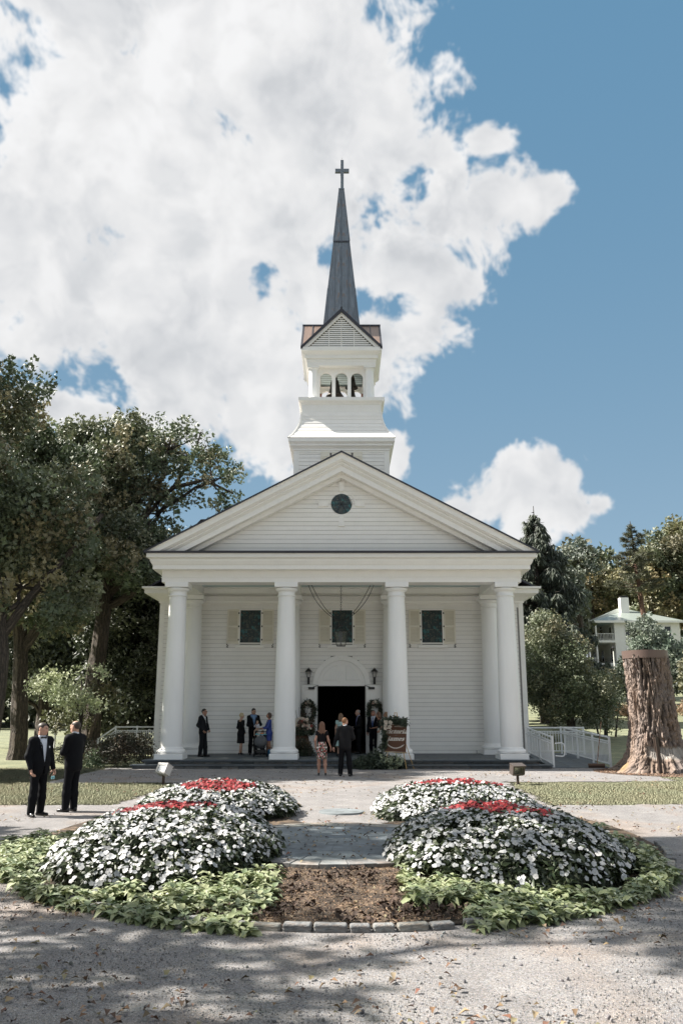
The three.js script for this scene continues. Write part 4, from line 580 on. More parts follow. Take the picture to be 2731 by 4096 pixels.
// ================= trees =================
function tubeMesh(lines, sides = 8, seed = 1) { // lines of [x, y, z, r]
  const gs = [];
  lines.forEach((pts, li) => {
    const p = [], uv = [], idx = [], n = pts.length; let len = 0;
    for (let i = 0; i < n; i++) {
      const a = V(...pts[Math.max(0, i - 1)]), b = V(...pts[Math.min(n - 1, i + 1)]), d = b.sub(a).normalize(), u = Math.abs(d.y) > 0.8 ? V(1, 0, 0) : V(0, 1, 0), e1 = u.clone().cross(d).normalize(), e2 = d.clone().cross(e1); if (i) len += V(...pts[i]).distanceTo(V(...pts[i - 1]));
      for (let k = 0; k <= sides; k++) { const t = k / sides * 6.2832, r = pts[i][3] * (1 + 0.16 * noise3(Math.cos(t) * 1.3 + li, pts[i][1] * 0.7, Math.sin(t) * 1.3 + seed)); const c = Math.cos(t) * r, s = Math.sin(t) * r; p.push(pts[i][0] + e1.x * c + e2.x * s, pts[i][1] + e1.y * c + e2.y * s, pts[i][2] + e1.z * c + e2.z * s); uv.push(k / sides * Math.max(1, Math.round(pts[0][3] * 4)), len / 1.6); }
    }
    for (let i = 0; i < n - 1; i++) for (let k = 0; k < sides; k++) { const a = i * (sides + 1) + k, b = a + sides + 1; idx.push(a, a + 1, b, b, a + 1, b + 1); }
    const g = new THREE.BufferGeometry(); g.setAttribute('position', new THREE.Float32BufferAttribute(p, 3)); g.setAttribute('uv', new THREE.Float32BufferAttribute(uv, 2)); g.setIndex(idx); g.computeVertexNormals(); gs.push(g);
  });
  return mergeGeometries(gs);
}
function curveTo(a, b, r0, r1, r, n = 7, wob = 0.12, sag = 0) { const L = V(...a).distanceTo(V(...b)), o = [], s = r() * 50; for (let i = 0; i <= n; i++) { const t = i / n, w = Math.sin(Math.PI * t) * L * wob; o.push([mix(a[0], b[0], t) + w * noise3(s, t * 2.5, 1) * 2, mix(a[1], b[1], t) + w * noise3(s, t * 2.5, 5) * 1.2 + sag * Math.sin(Math.PI * t) * L, mix(a[2], b[2], t) + w * noise3(s, t * 2.5, 9) * 2, mix(r0, r1, Math.pow(t, 0.8))]); } return o; }
const LEAF = { oak: clump(10, 0.27, 0.21, 0.068, 1), fine: clump(12, 0.3, 0.12, 0.045, 2), big: clump(8, 0.36, 0.22, 0.075, 3), spray: clump(12, 0.42, 0.13, 0.045, 4, 0.85), far: clump(7, 0.55, 0.42, 0.19, 5) };
function tree(name, label, o) {
  const t = thing(name, label, o.cat || 'tree', o.at, 0, o.group), r = rng(o.seed), lines = [], L = [], c = new THREE.Color();
  const trunk = o.trunk || [[0, -0.2, 0, o.r * 1.5], [0, 0.35, 0, o.r * 1.1], [0.05, o.h * 0.5, 0, o.r * 0.85], [0, o.h, 0, o.r * 0.55]];
  if (o.r) { const cp = new THREE.CatmullRomCurve3(trunk.map((q) => V(...q))), n = 16; lines.push(Array.from({ length: n + 1 }, (_, i) => { const q = cp.getPoint(i / n), f = i / n * (trunk.length - 1), k = Math.min(trunk.length - 2, Math.floor(f)); return [q.x, q.y, q.z, mix(trunk[k][3], trunk[k + 1][3], f - k)]; })); }
  for (const l of o.limbs || []) lines.push(l);
  const top = trunk[trunk.length - 1];
  for (const b of o.blobs) {
    const [bx, by, bz, rx, ry, rz, n, dens = 1, lobeR = 0.33] = b, mean = (rx + ry + rz) / 3;
    if (o.r && !o.bare) { const st = lines[0][Math.floor(mix(5, 15, clamp((by - 1) / (top[1] + 1))))]; lines.push(curveTo(st.slice(0, 3), [bx, by, bz], Math.min(st[3] * 0.7, o.r * 0.5), o.r * 0.1, r)); }
    for (let i = 0; i < n; i++) {
      const u = 2 * r() - 0.75, a = r() * 6.2832, q = Math.sqrt(Math.max(0, 1 - Math.min(1, u * u))), f = 0.5 + 0.5 * Math.sqrt(r()), p = [bx + rx * f * q * Math.cos(a), by + ry * f * clamp(u, -1, 1), bz + rz * f * q * Math.sin(a)], lr = mean * lobeR * (0.65 + 0.7 * r());
      if (o.r && !o.bare && i % 2 === 0) lines.push(curveTo([bx, by, bz], p, o.r * 0.11, 0.012, r, 4));
      const tone = 0.85 + 0.7 * r(), pal = o.cols[Math.floor(Math.pow(r(), 1.6) * o.cols.length)], m = Math.ceil(lr * lr * 44 * dens * (o.dens || 1));
      for (let k = 0; k < m; k++) { const u2 = 2 * r() - 1, a2 = r() * 6.2832, q2 = Math.sqrt(1 - u2 * u2), f2 = lr * (0.55 + 0.6 * Math.pow(r(), 0.6)), s = (o.ls || 1) * (0.7 + 0.6 * r()), w = tone * (0.75 + 0.5 * r()); c.setRGB(pal[0] * w, pal[1] * w, pal[2] * w); L.push([mat4(p[0] + f2 * q2 * Math.cos(a2), p[1] + f2 * u2 * 0.75, p[2] + f2 * q2 * Math.sin(a2), r() * 6.28, r() * 6.28, r() * 6.28, s), c.clone()]); }
    }
  }
  if (lines.length) part('trunk', tubeMesh(lines, 9, o.seed), o.bark || M.bark, t);
  if (L.length) { const m = instanced('crown', o.leaf || LEAF.oak, o.mat || M.leaf, L, t, null); m.userData.kind = 'stuff'; }
  t.userData.n = L.length; return t;
}
M.leaf = leafMat([1, 1, 1], 0.42, 0.58); M.leafSoft = leafMat([1, 1, 1], 0.4, 0.7);
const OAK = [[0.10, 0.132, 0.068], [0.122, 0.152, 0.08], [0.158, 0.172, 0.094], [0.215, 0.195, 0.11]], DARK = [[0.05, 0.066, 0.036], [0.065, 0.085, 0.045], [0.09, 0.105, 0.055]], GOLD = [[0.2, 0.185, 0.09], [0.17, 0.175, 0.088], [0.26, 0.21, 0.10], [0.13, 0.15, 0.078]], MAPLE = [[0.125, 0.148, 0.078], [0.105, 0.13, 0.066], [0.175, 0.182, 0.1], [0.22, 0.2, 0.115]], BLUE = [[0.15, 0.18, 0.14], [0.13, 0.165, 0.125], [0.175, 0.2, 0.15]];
// trees at the left
tree('shade_tree', 'tall tree at the left edge, its crown rising highest of the left trees', { at: [-12.7, 0, -30.9], seed: 11, r: 0.4, h: 11, trunk: [[0, -0.3, 0, 0.6], [0, 0.5, 0, 0.43], [0.15, 4, 0, 0.36], [-0.6, 8, 0, 0.34], [-1.6, 12, -0.3, 0.2]], limbs: [[[0.12, 4.6, 0, 0.2], [1.0, 6.2, -0.3, 0.16], [2.1, 8.0, -1.0, 0.12], [3.0, 9.8, -2, 0.09]]], cols: OAK, blobs: [[-2.3, 13.3, 0, 2.5, 3.3, 2.8, 34], [-2.0, 9.4, 0.3, 3.1, 2.6, 3.2, 36], [1.0, 9.4, -1.2, 2.2, 1.8, 2.2, 20], [0.6, 6.6, -0.5, 2.4, 1.6, 2.0, 18], [-3.0, 6.2, 1.0, 2.6, 1.8, 2.4, 16]] });
tree('shade_tree', 'straight brown trunk second from the left edge under the canopy', { at: [-14.0, 0, -37.5], seed: 12, r: 0.36, h: 12, trunk: [[0, -0.3, 0, 0.54], [0, 0.5, 0, 0.38], [-0.2, 4, 0, 0.32], [-0.5, 7.5, 0, 0.3], [-0.2, 12, -0.3, 0.16]], limbs: [[[-0.25, 4.6, 0, 0.26], [0.9, 6.4, 0, 0.2], [2.2, 8.6, 0, 0.13], [3.4, 10.5, 0, 0.06]]], cols: OAK, blobs: [[-0.6, 12.4, 0, 3.4, 2.6, 3, 34], [1.6, 9.2, 0.3, 3.2, 2.0, 2.6, 30], [-2.6, 8.6, 0.3, 3, 2.2, 2.6, 24], [0, 6.2, 0.3, 3.4, 1.2, 2.4, 18]] });
tree('oak_tree', 'spreading oak whose long limbs reach over the left slope of the church roof', { at: [-11.8, 0, -40.5], seed: 13, r: 0.5, h: 12, trunk: [[0, -0.3, 0, 0.75], [0, 0.5, 0, 0.52], [0.1, 4, 0, 0.42], [0.4, 8, 0, 0.34], [0.8, 12, 0, 0.2]],
  limbs: [[[0.4, 7.6, 0, 0.26], [2.2, 9.2, 0.3, 0.2], [3.8, 9.9, 0.6, 0.15], [5.4, 9.6, 0.8, 0.09], [6.6, 9.2, 0.9, 0.04]], [[0.6, 9, 0, 0.24], [2.0, 11.4, 0.2, 0.18], [3.4, 12.9, 0.3, 0.13], [5.0, 13.3, 0.3, 0.08], [6.4, 12.6, 0.3, 0.04]], [[2.0, 11.4, 0.2, 0.14], [2.8, 13.6, 0, 0.1], [3.1, 15.6, 0, 0.05]], [[3.4, 12.9, 0.3, 0.09], [4.4, 14.6, 0.4, 0.06], [4.7, 15.8, 0.4, 0.03]], [[3.8, 9.9, 0.6, 0.09], [4.9, 11.2, 0.4, 0.06], [6.3, 11.3, 0.4, 0.03]]],
  cols: OAK, blobs: [[-1.5, 13.0, 0, 3.2, 2.7, 3, 44], [1.0, 14.0, 0, 2.6, 2.3, 2.4, 34], [3.2, 14.9, 0.2, 1.9, 1.8, 1.8, 22, 0.7, 0.26], [5.3, 13.2, 0.3, 1.7, 1.7, 1.7, 18, 0.65, 0.26], [6.0, 11.2, 0.5, 1.3, 1.2, 1.5, 13, 0.7, 0.28], [2.6, 11.6, 0, 1.8, 1.5, 1.8, 10, 0.7, 0.28], [0.4, 9.6, 0.6, 3.2, 2.2, 2.6, 34], [4.6, 9.4, 0.6, 1.5, 0.9, 1.3, 9, 0.9, 0.3], [-3.0, 9.2, 0.5, 3, 2.2, 2.8, 26]] });
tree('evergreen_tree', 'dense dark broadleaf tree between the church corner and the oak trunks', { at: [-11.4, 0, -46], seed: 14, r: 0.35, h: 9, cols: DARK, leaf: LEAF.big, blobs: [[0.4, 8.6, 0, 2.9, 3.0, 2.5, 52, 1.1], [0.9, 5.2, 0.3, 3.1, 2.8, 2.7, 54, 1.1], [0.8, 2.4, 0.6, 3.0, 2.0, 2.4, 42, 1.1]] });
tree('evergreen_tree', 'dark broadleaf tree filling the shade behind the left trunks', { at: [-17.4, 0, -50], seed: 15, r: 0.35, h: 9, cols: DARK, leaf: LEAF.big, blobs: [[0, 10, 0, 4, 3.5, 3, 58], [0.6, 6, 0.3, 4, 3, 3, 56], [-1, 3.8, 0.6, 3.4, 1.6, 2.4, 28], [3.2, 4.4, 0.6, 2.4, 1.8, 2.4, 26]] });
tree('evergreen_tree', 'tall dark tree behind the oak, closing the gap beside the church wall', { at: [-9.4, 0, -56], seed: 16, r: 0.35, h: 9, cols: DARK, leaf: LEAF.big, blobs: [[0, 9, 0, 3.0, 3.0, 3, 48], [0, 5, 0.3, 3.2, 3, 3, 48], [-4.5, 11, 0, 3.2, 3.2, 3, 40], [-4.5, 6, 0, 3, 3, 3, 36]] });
tree('dogwood_tree', 'small tree with pale sunlit sprays of leaves above the two men in tuxedos', { at: [-10.2, 0, -33.4], seed: 17, r: 0.09, h: 2.5, ls: 0.75, mat: M.leafSoft, leaf: LEAF.spray, cols: [[0.40, 0.43, 0.27], [0.33, 0.37, 0.22], [0.24, 0.28, 0.16]], trunk: [[0, 0, 0, 0.1], [0.05, 1.2, 0, 0.08], [0.1, 2.2, 0, 0.06], [0, 3.2, 0, 0.03]], blobs: [[-1.0, 3.1, 0.2, 0.9, 0.35, 0.8, 14, 1.6, 0.45], [-0.3, 2.6, 0.3, 0.9, 0.22, 0.8, 12, 1.6, 0.45], [0.35, 2.25, 0.4, 0.7, 0.18, 0.6, 10, 1.5, 0.45], [0.2, 3.5, -0.4, 0.8, 0.25, 0.7, 6, 1.2, 0.45]] });
tree('young_tree', 'small pale-barked tree with olive leaves left of the white railing', { at: [-11.6, 0, -39.5], seed: 18, r: 0.1, h: 3, ls: 0.8, bark: M.paleBark, mat: M.leafSoft, cols: [[0.12, 0.13, 0.06], [0.16, 0.15, 0.08]], trunk: [[0, 0, 0, 0.14], [0.1, 1, 0, 0.1], [0.5, 2.2, 0, 0.07]], blobs: [[-0.9, 1.5, 0.2, 1.0, 0.6, 0.8, 16, 1.2], [0.3, 2.6, 0, 1.2, 0.6, 1, 14, 1.0]] });
// shrubs at the left corner of the porch
tree('clipped_shrub', 'dark brownish green shrub mass beside the left porch steps', { cat: 'shrub', at: [-8.35, 0, -33.0], seed: 21, r: 0, cols: [[0.06, 0.052, 0.028], [0.045, 0.048, 0.025], [0.085, 0.06, 0.035]], ls: 0.6, dens: 2.4, mat: M.leafSoft, leaf: LEAF.fine, blobs: [[0.1, 0.5, 0, 0.95, 0.5, 0.8, 34, 1, 0.4], [-0.6, 0.42, 0.4, 0.8, 0.4, 0.6, 22, 1, 0.4], [0.55, 0.6, -0.4, 0.6, 0.45, 0.6, 18, 1, 0.4]] });
tree('clipped_shrub', 'low dark shrub behind the second man, left of the porch shrub', { cat: 'shrub', at: [-10.3, 0, -34.6], seed: 22, r: 0, cols: [[0.05, 0.055, 0.028], [0.09, 0.09, 0.03]], ls: 0.6, dens: 2.2, mat: M.leafSoft, leaf: LEAF.fine, blobs: [[0, 0.35, 0, 1.0, 0.38, 0.6, 30, 1, 0.4]] });
tree('fern_clump', 'light green ferny clump at the foot of the dark porch shrub', { cat: 'plant', at: [-9.25, 0, -32.1], seed: 23, r: 0, cols: [[0.13, 0.17, 0.09], [0.1, 0.14, 0.07]], ls: 0.55, dens: 3, mat: M.leafSoft, leaf: LEAF.spray, blobs: [[0, 0.22, 0, 0.5, 0.25, 0.4, 22, 1, 0.4]] });
// trees at the right
function conifer(name, label, o) {
  const t = thing(name, label, 'tree', o.at), r = rng(o.seed), L = [], lines = [o.trunk || [[0, -0.3, 0, o.r * 1.3], [0, o.h * 0.3, 0, o.r], [0, o.h, 0, 0.02]]], c = new THREE.Color();
  const rows = o.rows; for (let i = 0; i < rows; i++) {
    const f = i / rows, y = mix(o.y0, o.h * 0.985, Math.pow(f, 0.9)), len = o.w(f) * (0.8 + 0.35 * r()), n = Math.round(mix(o.arms, 4, f));
    for (let k = 0; k < n; k++) { const a = r() * 6.2832, l = len * (0.7 + 0.45 * r()); if (l < 0.1) continue; const tip = [Math.cos(a) * l, y + o.tilt * l, Math.sin(a) * l]; const br = curveTo([0, y, 0], tip, 0.04, 0.01, r, 4, 0.03, o.sag); if (o.branch !== false) lines.push(br);
      const m = Math.ceil(l * o.dens); for (let q = 0; q < m; q++) { const s = mix(o.inner, 1, Math.sqrt(r())), w = 0.7 + 0.6 * r(), pal = o.cols[Math.floor(r() * o.cols.length)]; c.setRGB(pal[0] * w, pal[1] * w, pal[2] * w); const sag = o.sag * Math.sin(Math.PI * s) * l; L.push([mat4(tip[0] * s + (r() - 0.5) * 0.3, mix(y, tip[1], s) + sag - r() * o.hang, tip[2] * s + (r() - 0.5) * 0.3, (r() - 0.5) * 0.7, r() * 6.28, (r() - 0.5) * 0.7, o.ls * (0.7 + 0.6 * r())), c.clone()]); } }
  }
  part('trunk', tubeMesh(lines, 7, o.seed), o.bark || M.bark, t); const m = instanced('crown', o.leaf, M.leafSoft, L, t, null); m.userData.kind = 'stuff'; return t;
}
const needles = (n, len, w, seed, down) => { const r = rng(seed), gs = []; for (let i = 0; i < n; i++) { const g = leafGeo(len * (0.7 + 0.5 * r()), w, 0.3, 0.1); g.rotateX(down ? 0.7 + 0.8 * r() : -1.2 + 1.8 * r()); g.rotateY(r() * 6.283); gs.push(g); } return mergeGeometries(gs); };
conifer('spruce_tree', 'tall dark spruce with drooping branches right of the church roof', { at: [14.2, hillY(14.2, -60), -60], seed: 31, r: 0.28, h: 15.6, y0: 3, rows: 46, arms: 9, w: (f) => 4.2 * Math.pow(1 - f, 0.8) + 0.12, tilt: -0.18, sag: -0.05, dens: 9, inner: 0.3, hang: 0.55, ls: 1, cols: [[0.065, 0.085, 0.055], [0.085, 0.105, 0.065], [0.05, 0.068, 0.048]], leaf: needles(9, 0.5, 0.05, 3, true) });
conifer('pine_tree', 'slender pine with a bare reddish trunk in front of the white house', { at: [31.9, hillY(31.9, -90) - 0.3, -90], seed: 32, r: 0.26, h: 18.6, trunk: [[1.1, 0, 0, 0.34], [0.9, 5, 0, 0.3], [0.55, 9, 0, 0.25], [0.2, 14, 0, 0.16], [0, 18.6, 0, 0.03]], y0: 10.6, rows: 30, arms: 5, w: (f) => 3.3 * Math.pow(1 - f, 0.6) * (0.75 + 0.35 * Math.sin(f * 19)), tilt: 0.12, sag: -0.03, dens: 12, inner: 0.45, hang: 0.1, ls: 1, cols: [[0.12, 0.13, 0.075], [0.15, 0.15, 0.085], [0.10, 0.115, 0.07]], leaf: needles(14, 0.34, 0.022, 4, false), bark: M.redBark });
tree('maple_tree', 'round-headed maple with yellowing sunlit top beside the church', { at: [12.75, hillY(12.75, -48), -48], seed: 33, r: 0.2, h: 4, cols: MAPLE, ls: 0.95, leaf: LEAF.fine, blobs: [[-1.25, 5.4, 0, 1.35, 1.5, 1.6, 36, 1.25], [-0.55, 4.3, 0.1, 1.75, 1.5, 1.9, 46, 1.25], [0.2, 3.0, 0.2, 2.1, 1.4, 2.0, 50, 1.25], [-1.2, 2.4, 0.2, 1.4, 1.4, 1.8, 34, 1.25], [0.5, 1.5, 0.3, 1.9, 1.0, 1.8, 36, 1.2]] });
tree('maple_tree', 'lower dark maple with several thin trunks at the right of the round-headed one', { at: [15.3, hillY(15.3, -50), -50], seed: 34, r: 0.1, h: 2.4, cols: DARK.concat(MAPLE.slice(0, 2)), ls: 0.9, leaf: LEAF.fine, trunk: [[0, 0, 0, 0.12], [0.1, 1.2, 0, 0.1], [0.3, 2.4, 0, 0.05]], limbs: [[[0.5, 0, 0.2, 0.06], [0.7, 1.2, 0.2, 0.05], [0.9, 2, 0.2, 0.03]], [[-0.4, 0, 0, 0.06], [-0.6, 1.2, 0, 0.05], [-0.8, 2, 0, 0.03]]], blobs: [[-0.5, 1.95, 0, 1.5, 0.75, 1.3, 34, 1.2]] });
tree('hillside_tree', 'blue-green deciduous tree between the spruce and the slender pine', { at: [23.4, hillY(23.4, -82), -82], seed: 35, r: 0.3, h: 10, cols: BLUE.map((q) => q.map((w) => w * 0.8)).concat([[0.1, 0.11, 0.05]]), ls: 1.7, blobs: [[0.4, 13.2, 0, 1.7, 2.0, 1.8, 26, 0.5], [-1.7, 10, 0.3, 2.2, 2.6, 2.2, 36, 0.5], [-3.4, 6.4, 0.6, 2.0, 3.0, 2.2, 34, 0.5], [-3.4, 11.6, 0, 1.6, 2.2, 1.8, 18, 0.5]] });
tree('hillside_tree', 'small silvery green tree hiding the front of the white house above the stump', { at: [27.9, hillY(27.2, -75), -75], seed: 36, r: 0.18, h: 5, cols: BLUE.map((q) => q.map((w) => w * 1.15)), ls: 1.4, mat: M.leafSoft, blobs: [[-0.5, 5.6, 0, 1.5, 1.9, 1.4, 30, 0.7], [0.8, 4.6, 0.2, 1.8, 1.3, 1.6, 28, 0.7], [-0.4, 3.6, 0.3, 2.4, 1.2, 1.8, 30, 0.7], [3.0, 3.8, 0, 1.8, 1.6, 1.6, 22, 0.6]] });
tree('hillside_tree', 'golden green tree behind the left chimney of the white house', { at: [41.5, hillY(41.5, -138), -138], seed: 37, r: 0.4, h: 12, cols: GOLD, ls: 2.6, blobs: [[-1.5, 12, 0, 5.0, 4.2, 4, 40, 0.22], [3.5, 10, 0, 4.5, 4, 4, 36, 0.22], [-4.5, 7.5, 0, 3.5, 3.5, 3, 24, 0.22]] });
tree('hillside_tree', 'big yellow-green tree rising at the right edge behind the white house', { at: [52.5, hillY(52.5, -132), -132], seed: 38, r: 0.5, h: 14, cols: GOLD.concat(MAPLE), ls: 2.6, blobs: [[2.0, 16.5, 0, 5.5, 4.5, 4.5, 50, 0.22], [-2.5, 13, 0, 4.5, 4, 4, 38, 0.22], [4, 9, 1, 5, 4.5, 4, 40, 0.22], [-3, 7.5, 1, 4, 3, 3, 24, 0.22]] });
tree('hillside_tree', 'dark green tree at the far right, taller than the yellow one beside it', { at: [52, hillY(52, -112) - 1, -112], seed: 39, r: 0.5, h: 14, cols: MAPLE, ls: 2.2, blobs: [[2.2, 17, 0, 3.2, 4.5, 3.2, 40, 0.26], [2.2, 11, 0, 3.6, 4, 3.4, 36, 0.26], [1.2, 6.5, 0, 3.4, 2.5, 3, 24, 0.26]] });
tree('pale_bush', 'pale olive bush at the right edge behind the stump', { cat: 'shrub', at: [26.5, hillY(26.5, -62), -62], seed: 40, r: 0.1, h: 2, ls: 1.3, cols: [[0.17, 0.165, 0.09], [0.13, 0.14, 0.07]], mat: M.leafSoft, blobs: [[0, 3.4, 0, 1.5, 2.0, 1.5, 34, 0.8], [0.4, 1.4, 0.4, 1.6, 1.2, 1.4, 24, 0.8]] });
tree('dark_shrub', 'dark evergreen shrub below the white house, left of the stump', { cat: 'shrub', at: [23.7, hillY(23.7, -72) - 0.2, -72], seed: 41, r: 0, ls: 1.2, cols: [[0.045, 0.062, 0.035], [0.06, 0.075, 0.04]], blobs: [[-0.3, 1.4, 0, 1.1, 1.5, 1.2, 30, 0.8], [0.8, 2.6, -0.6, 1.0, 1.5, 1.2, 20, 0.8]] });
tree('dark_shrub', 'dark evergreen shrub seen behind the right side of the stump', { cat: 'shrub', at: [27.6, hillY(27.6, -70) - 0.2, -70], seed: 42, r: 0, ls: 1.2, cols: [[0.045, 0.062, 0.035], [0.06, 0.075, 0.04]], blobs: [[0, 1.8, 0, 1.9, 1.9, 1.6, 40, 0.8]] });
{ // russet clipped shrubs along the slope
  const r = rng(50), base = tree('russet_shrub', 'small rounded russet shrub in the row along the grassy slope', { cat: 'shrub', group: 'russet shrubs along the slope', at: [20.3, 0, -66], seed: 51, r: 0, ls: 0.7, dens: 2, mat: M.leafSoft, leaf: LEAF.fine, cols: [[0.22, 0.14, 0.075], [0.17, 0.12, 0.06], [0.26, 0.17, 0.1]], blobs: [[0, 0.42, 0, 0.62, 0.45, 0.6, 22, 1, 0.42]] });
  const pts = [[19.9, -63.5, 'russet shrub left of the stump, leftmost in the front row'], [20.9, -63.2, 'russet shrub left of the stump, second in the front row'], [21.9, -63.6, 'russet shrub left of the stump, partly hidden by its bark edge'], [21.2, -66, 'russet shrub left of the stump, behind the front row'], [22.3, -66.2, 'russet shrub left of the stump, right one behind the front row'], [25.9, -63.3, 'russet shrub right of the stump, nearest its bark'], [26.9, -63.2, 'russet shrub right of the stump, in the lower row by the picture edge'], [26.4, -65.8, 'russet shrub right of the stump, behind the lower row']];
  pts.forEach(([x, z], i) => { const o = i ? base.clone() : base; if (i) { o.name = numbered('russet_shrub'); o.traverse((q) => { if (q !== o) q.name = numbered(q.name.replace(/_\d{3}$/, '')); }); scene.add(o); } o.userData.label = pts[i][2]; o.position.set(x, hillY(x, z), z); o.rotation.y = r() * 6; o.scale.setScalar(0.9 + 0.35 * r()); });
}
// far woods that close the view
{
  const r = rng(60), L = [], c = new THREE.Color();
  const wood = (x0, x1, z0, z1, h, n, cols) => { for (let i = 0; i < n; i++) { const x = mix(x0, x1, r()), z = mix(z0, z1, r()), H = h * (0.75 + 0.4 * r()), R = 3 + 2 * r(), y = hillY(x, z), tone = 0.7 + 0.6 * r(), pal = cols[Math.floor(r() * cols.length)]; for (let k = 0; k < 150; k++) { const u = 2 * r() - 1, a = r() * 6.28, q = Math.sqrt(1 - u * u), w = tone * (0.7 + 0.6 * r()); c.setRGB(pal[0] * w, pal[1] * w, pal[2] * w); L.push([mat4(x + R * q * Math.cos(a), y + H * 0.55 + H * 0.45 * u, z + R * q * Math.sin(a), r() * 6, r() * 6, r() * 6, 1.4 + 1.2 * r()), c.clone()]); } } };
  wood(-85, -12, -112, -85, 17, 95, DARK.concat(OAK)); wood(8, 100, -175, -150, 19, 110, GOLD.concat(MAPLE)); wood(14, 30, -130, -110, 14, 26, MAPLE.concat(DARK)); wood(60, 80, -150, -110, 18, 24, GOLD.concat(MAPLE)); wood(-12, 12, -140, -110, 14, 30, DARK);
  instanced('distant_woods', LEAF.far, M.leafSoft, L);
}
tree('shade_tree', 'tree left of the forecourt whose crown shades the gravel before the left columns', { at: [-20.0, 0, -29.6], seed: 75, r: 0.4, h: 11, cols: OAK, blobs: [[0.6, 12.8, 0, 3.2, 2.6, 2.6, 40, 0.9, 0.3], [1.0, 9.4, 0.3, 3.0, 1.8, 2.6, 34, 0.9, 0.3], [-2, 11, 0, 3, 3, 3, 20, 0.9], [0.6, 15.6, -0.5, 2.2, 1.6, 2.4, 20, 0.9, 0.3]] });
// trees beside the drive, left of the camera, dappling the gravel; then two sky blockers
tree('drive_tree', 'drive-side tree left of the viewpoint with its trunk nearest the gravel', { at: [-13.5, 0, -7.5], seed: 71, r: 0.35, h: 11, cols: OAK, ls: 1.3, blobs: [[1.2, 10.4, -0.4, 1.6, 1.3, 1.1, 9, 0.8, 0.3], [-1.5, 11.5, 1.8, 2.6, 2, 2.2, 14, 0.8, 0.3], [3.4, 10.6, 3.4, 1.6, 1.2, 1.4, 8, 0.8, 0.3], [0, 8.0, 0.8, 2.2, 1.2, 1.8, 10, 0.8, 0.3], [-3, 9, -2.4, 2.2, 2, 1.8, 12, 0.8, 0.3], [3.2, 13, -2.6, 1.9, 1.2, 1.4, 12, 0.9, 0.3], [2.3, 9.2, -1.8, 1.7, 1.1, 1.0, 10, 0.9, 0.3], [0.3, 9, -2.9, 1.6, 1, 1.2, 9, 0.9, 0.3]] });
tree('drive_tree', 'tall drive-side tree left of the round garden, out of the picture', { at: [-13, 0, -14.5], seed: 72, r: 0.4, h: 14, cols: OAK, ls: 1.3, blobs: [[1.6, 15.4, 0.2, 2.3, 2.0, 2.4, 18, 0.8, 0.3], [-1.2, 14, -1, 2.4, 2, 1.6, 14, 0.8, 0.3], [0.2, 11.4, 0.2, 2.0, 1.2, 1.8, 8, 0.7, 0.3], [-2.2, 8.3, -0.8, 2.0, 1.4, 1.8, 10, 0.7, 0.3], [2.7, 14, 1.8, 1.7, 1.6, 1.8, 15, 0.9, 0.3], [2.7, 14.4, -1.2, 1.4, 1.5, 1.6, 13, 0.9, 0.3]] });
tree('drive_tree', 'unseen broad tree added behind the viewpoint to block sky over the drive', { at: [-9, 0, 3], seed: 73, r: 0.4, h: 9, cols: OAK, ls: 1.4, blobs: [[0.5, 11, 0, 5, 2.4, 4, 46, 0.8, 0.25], [6.5, 11.5, 1, 4, 2, 4, 36, 0.8, 0.25], [-2, 7, -3, 3, 2, 3, 20, 0.8, 0.3]] });  // added out of view so its canopy lowers sky light on the foreground
tree('drive_tree', 'second unseen tree added behind the viewpoint to block sky, across the drive', { at: [11, 0, 10], seed: 74, r: 0.4, h: 9, cols: OAK, ls: 1.6, blobs: [[0, 10, 0, 6, 4, 5, 60, 0.7, 0.25], [-8, 10, 4, 6, 4, 5, 60, 0.7, 0.25]] });  // added out of view to block low sky behind the camera
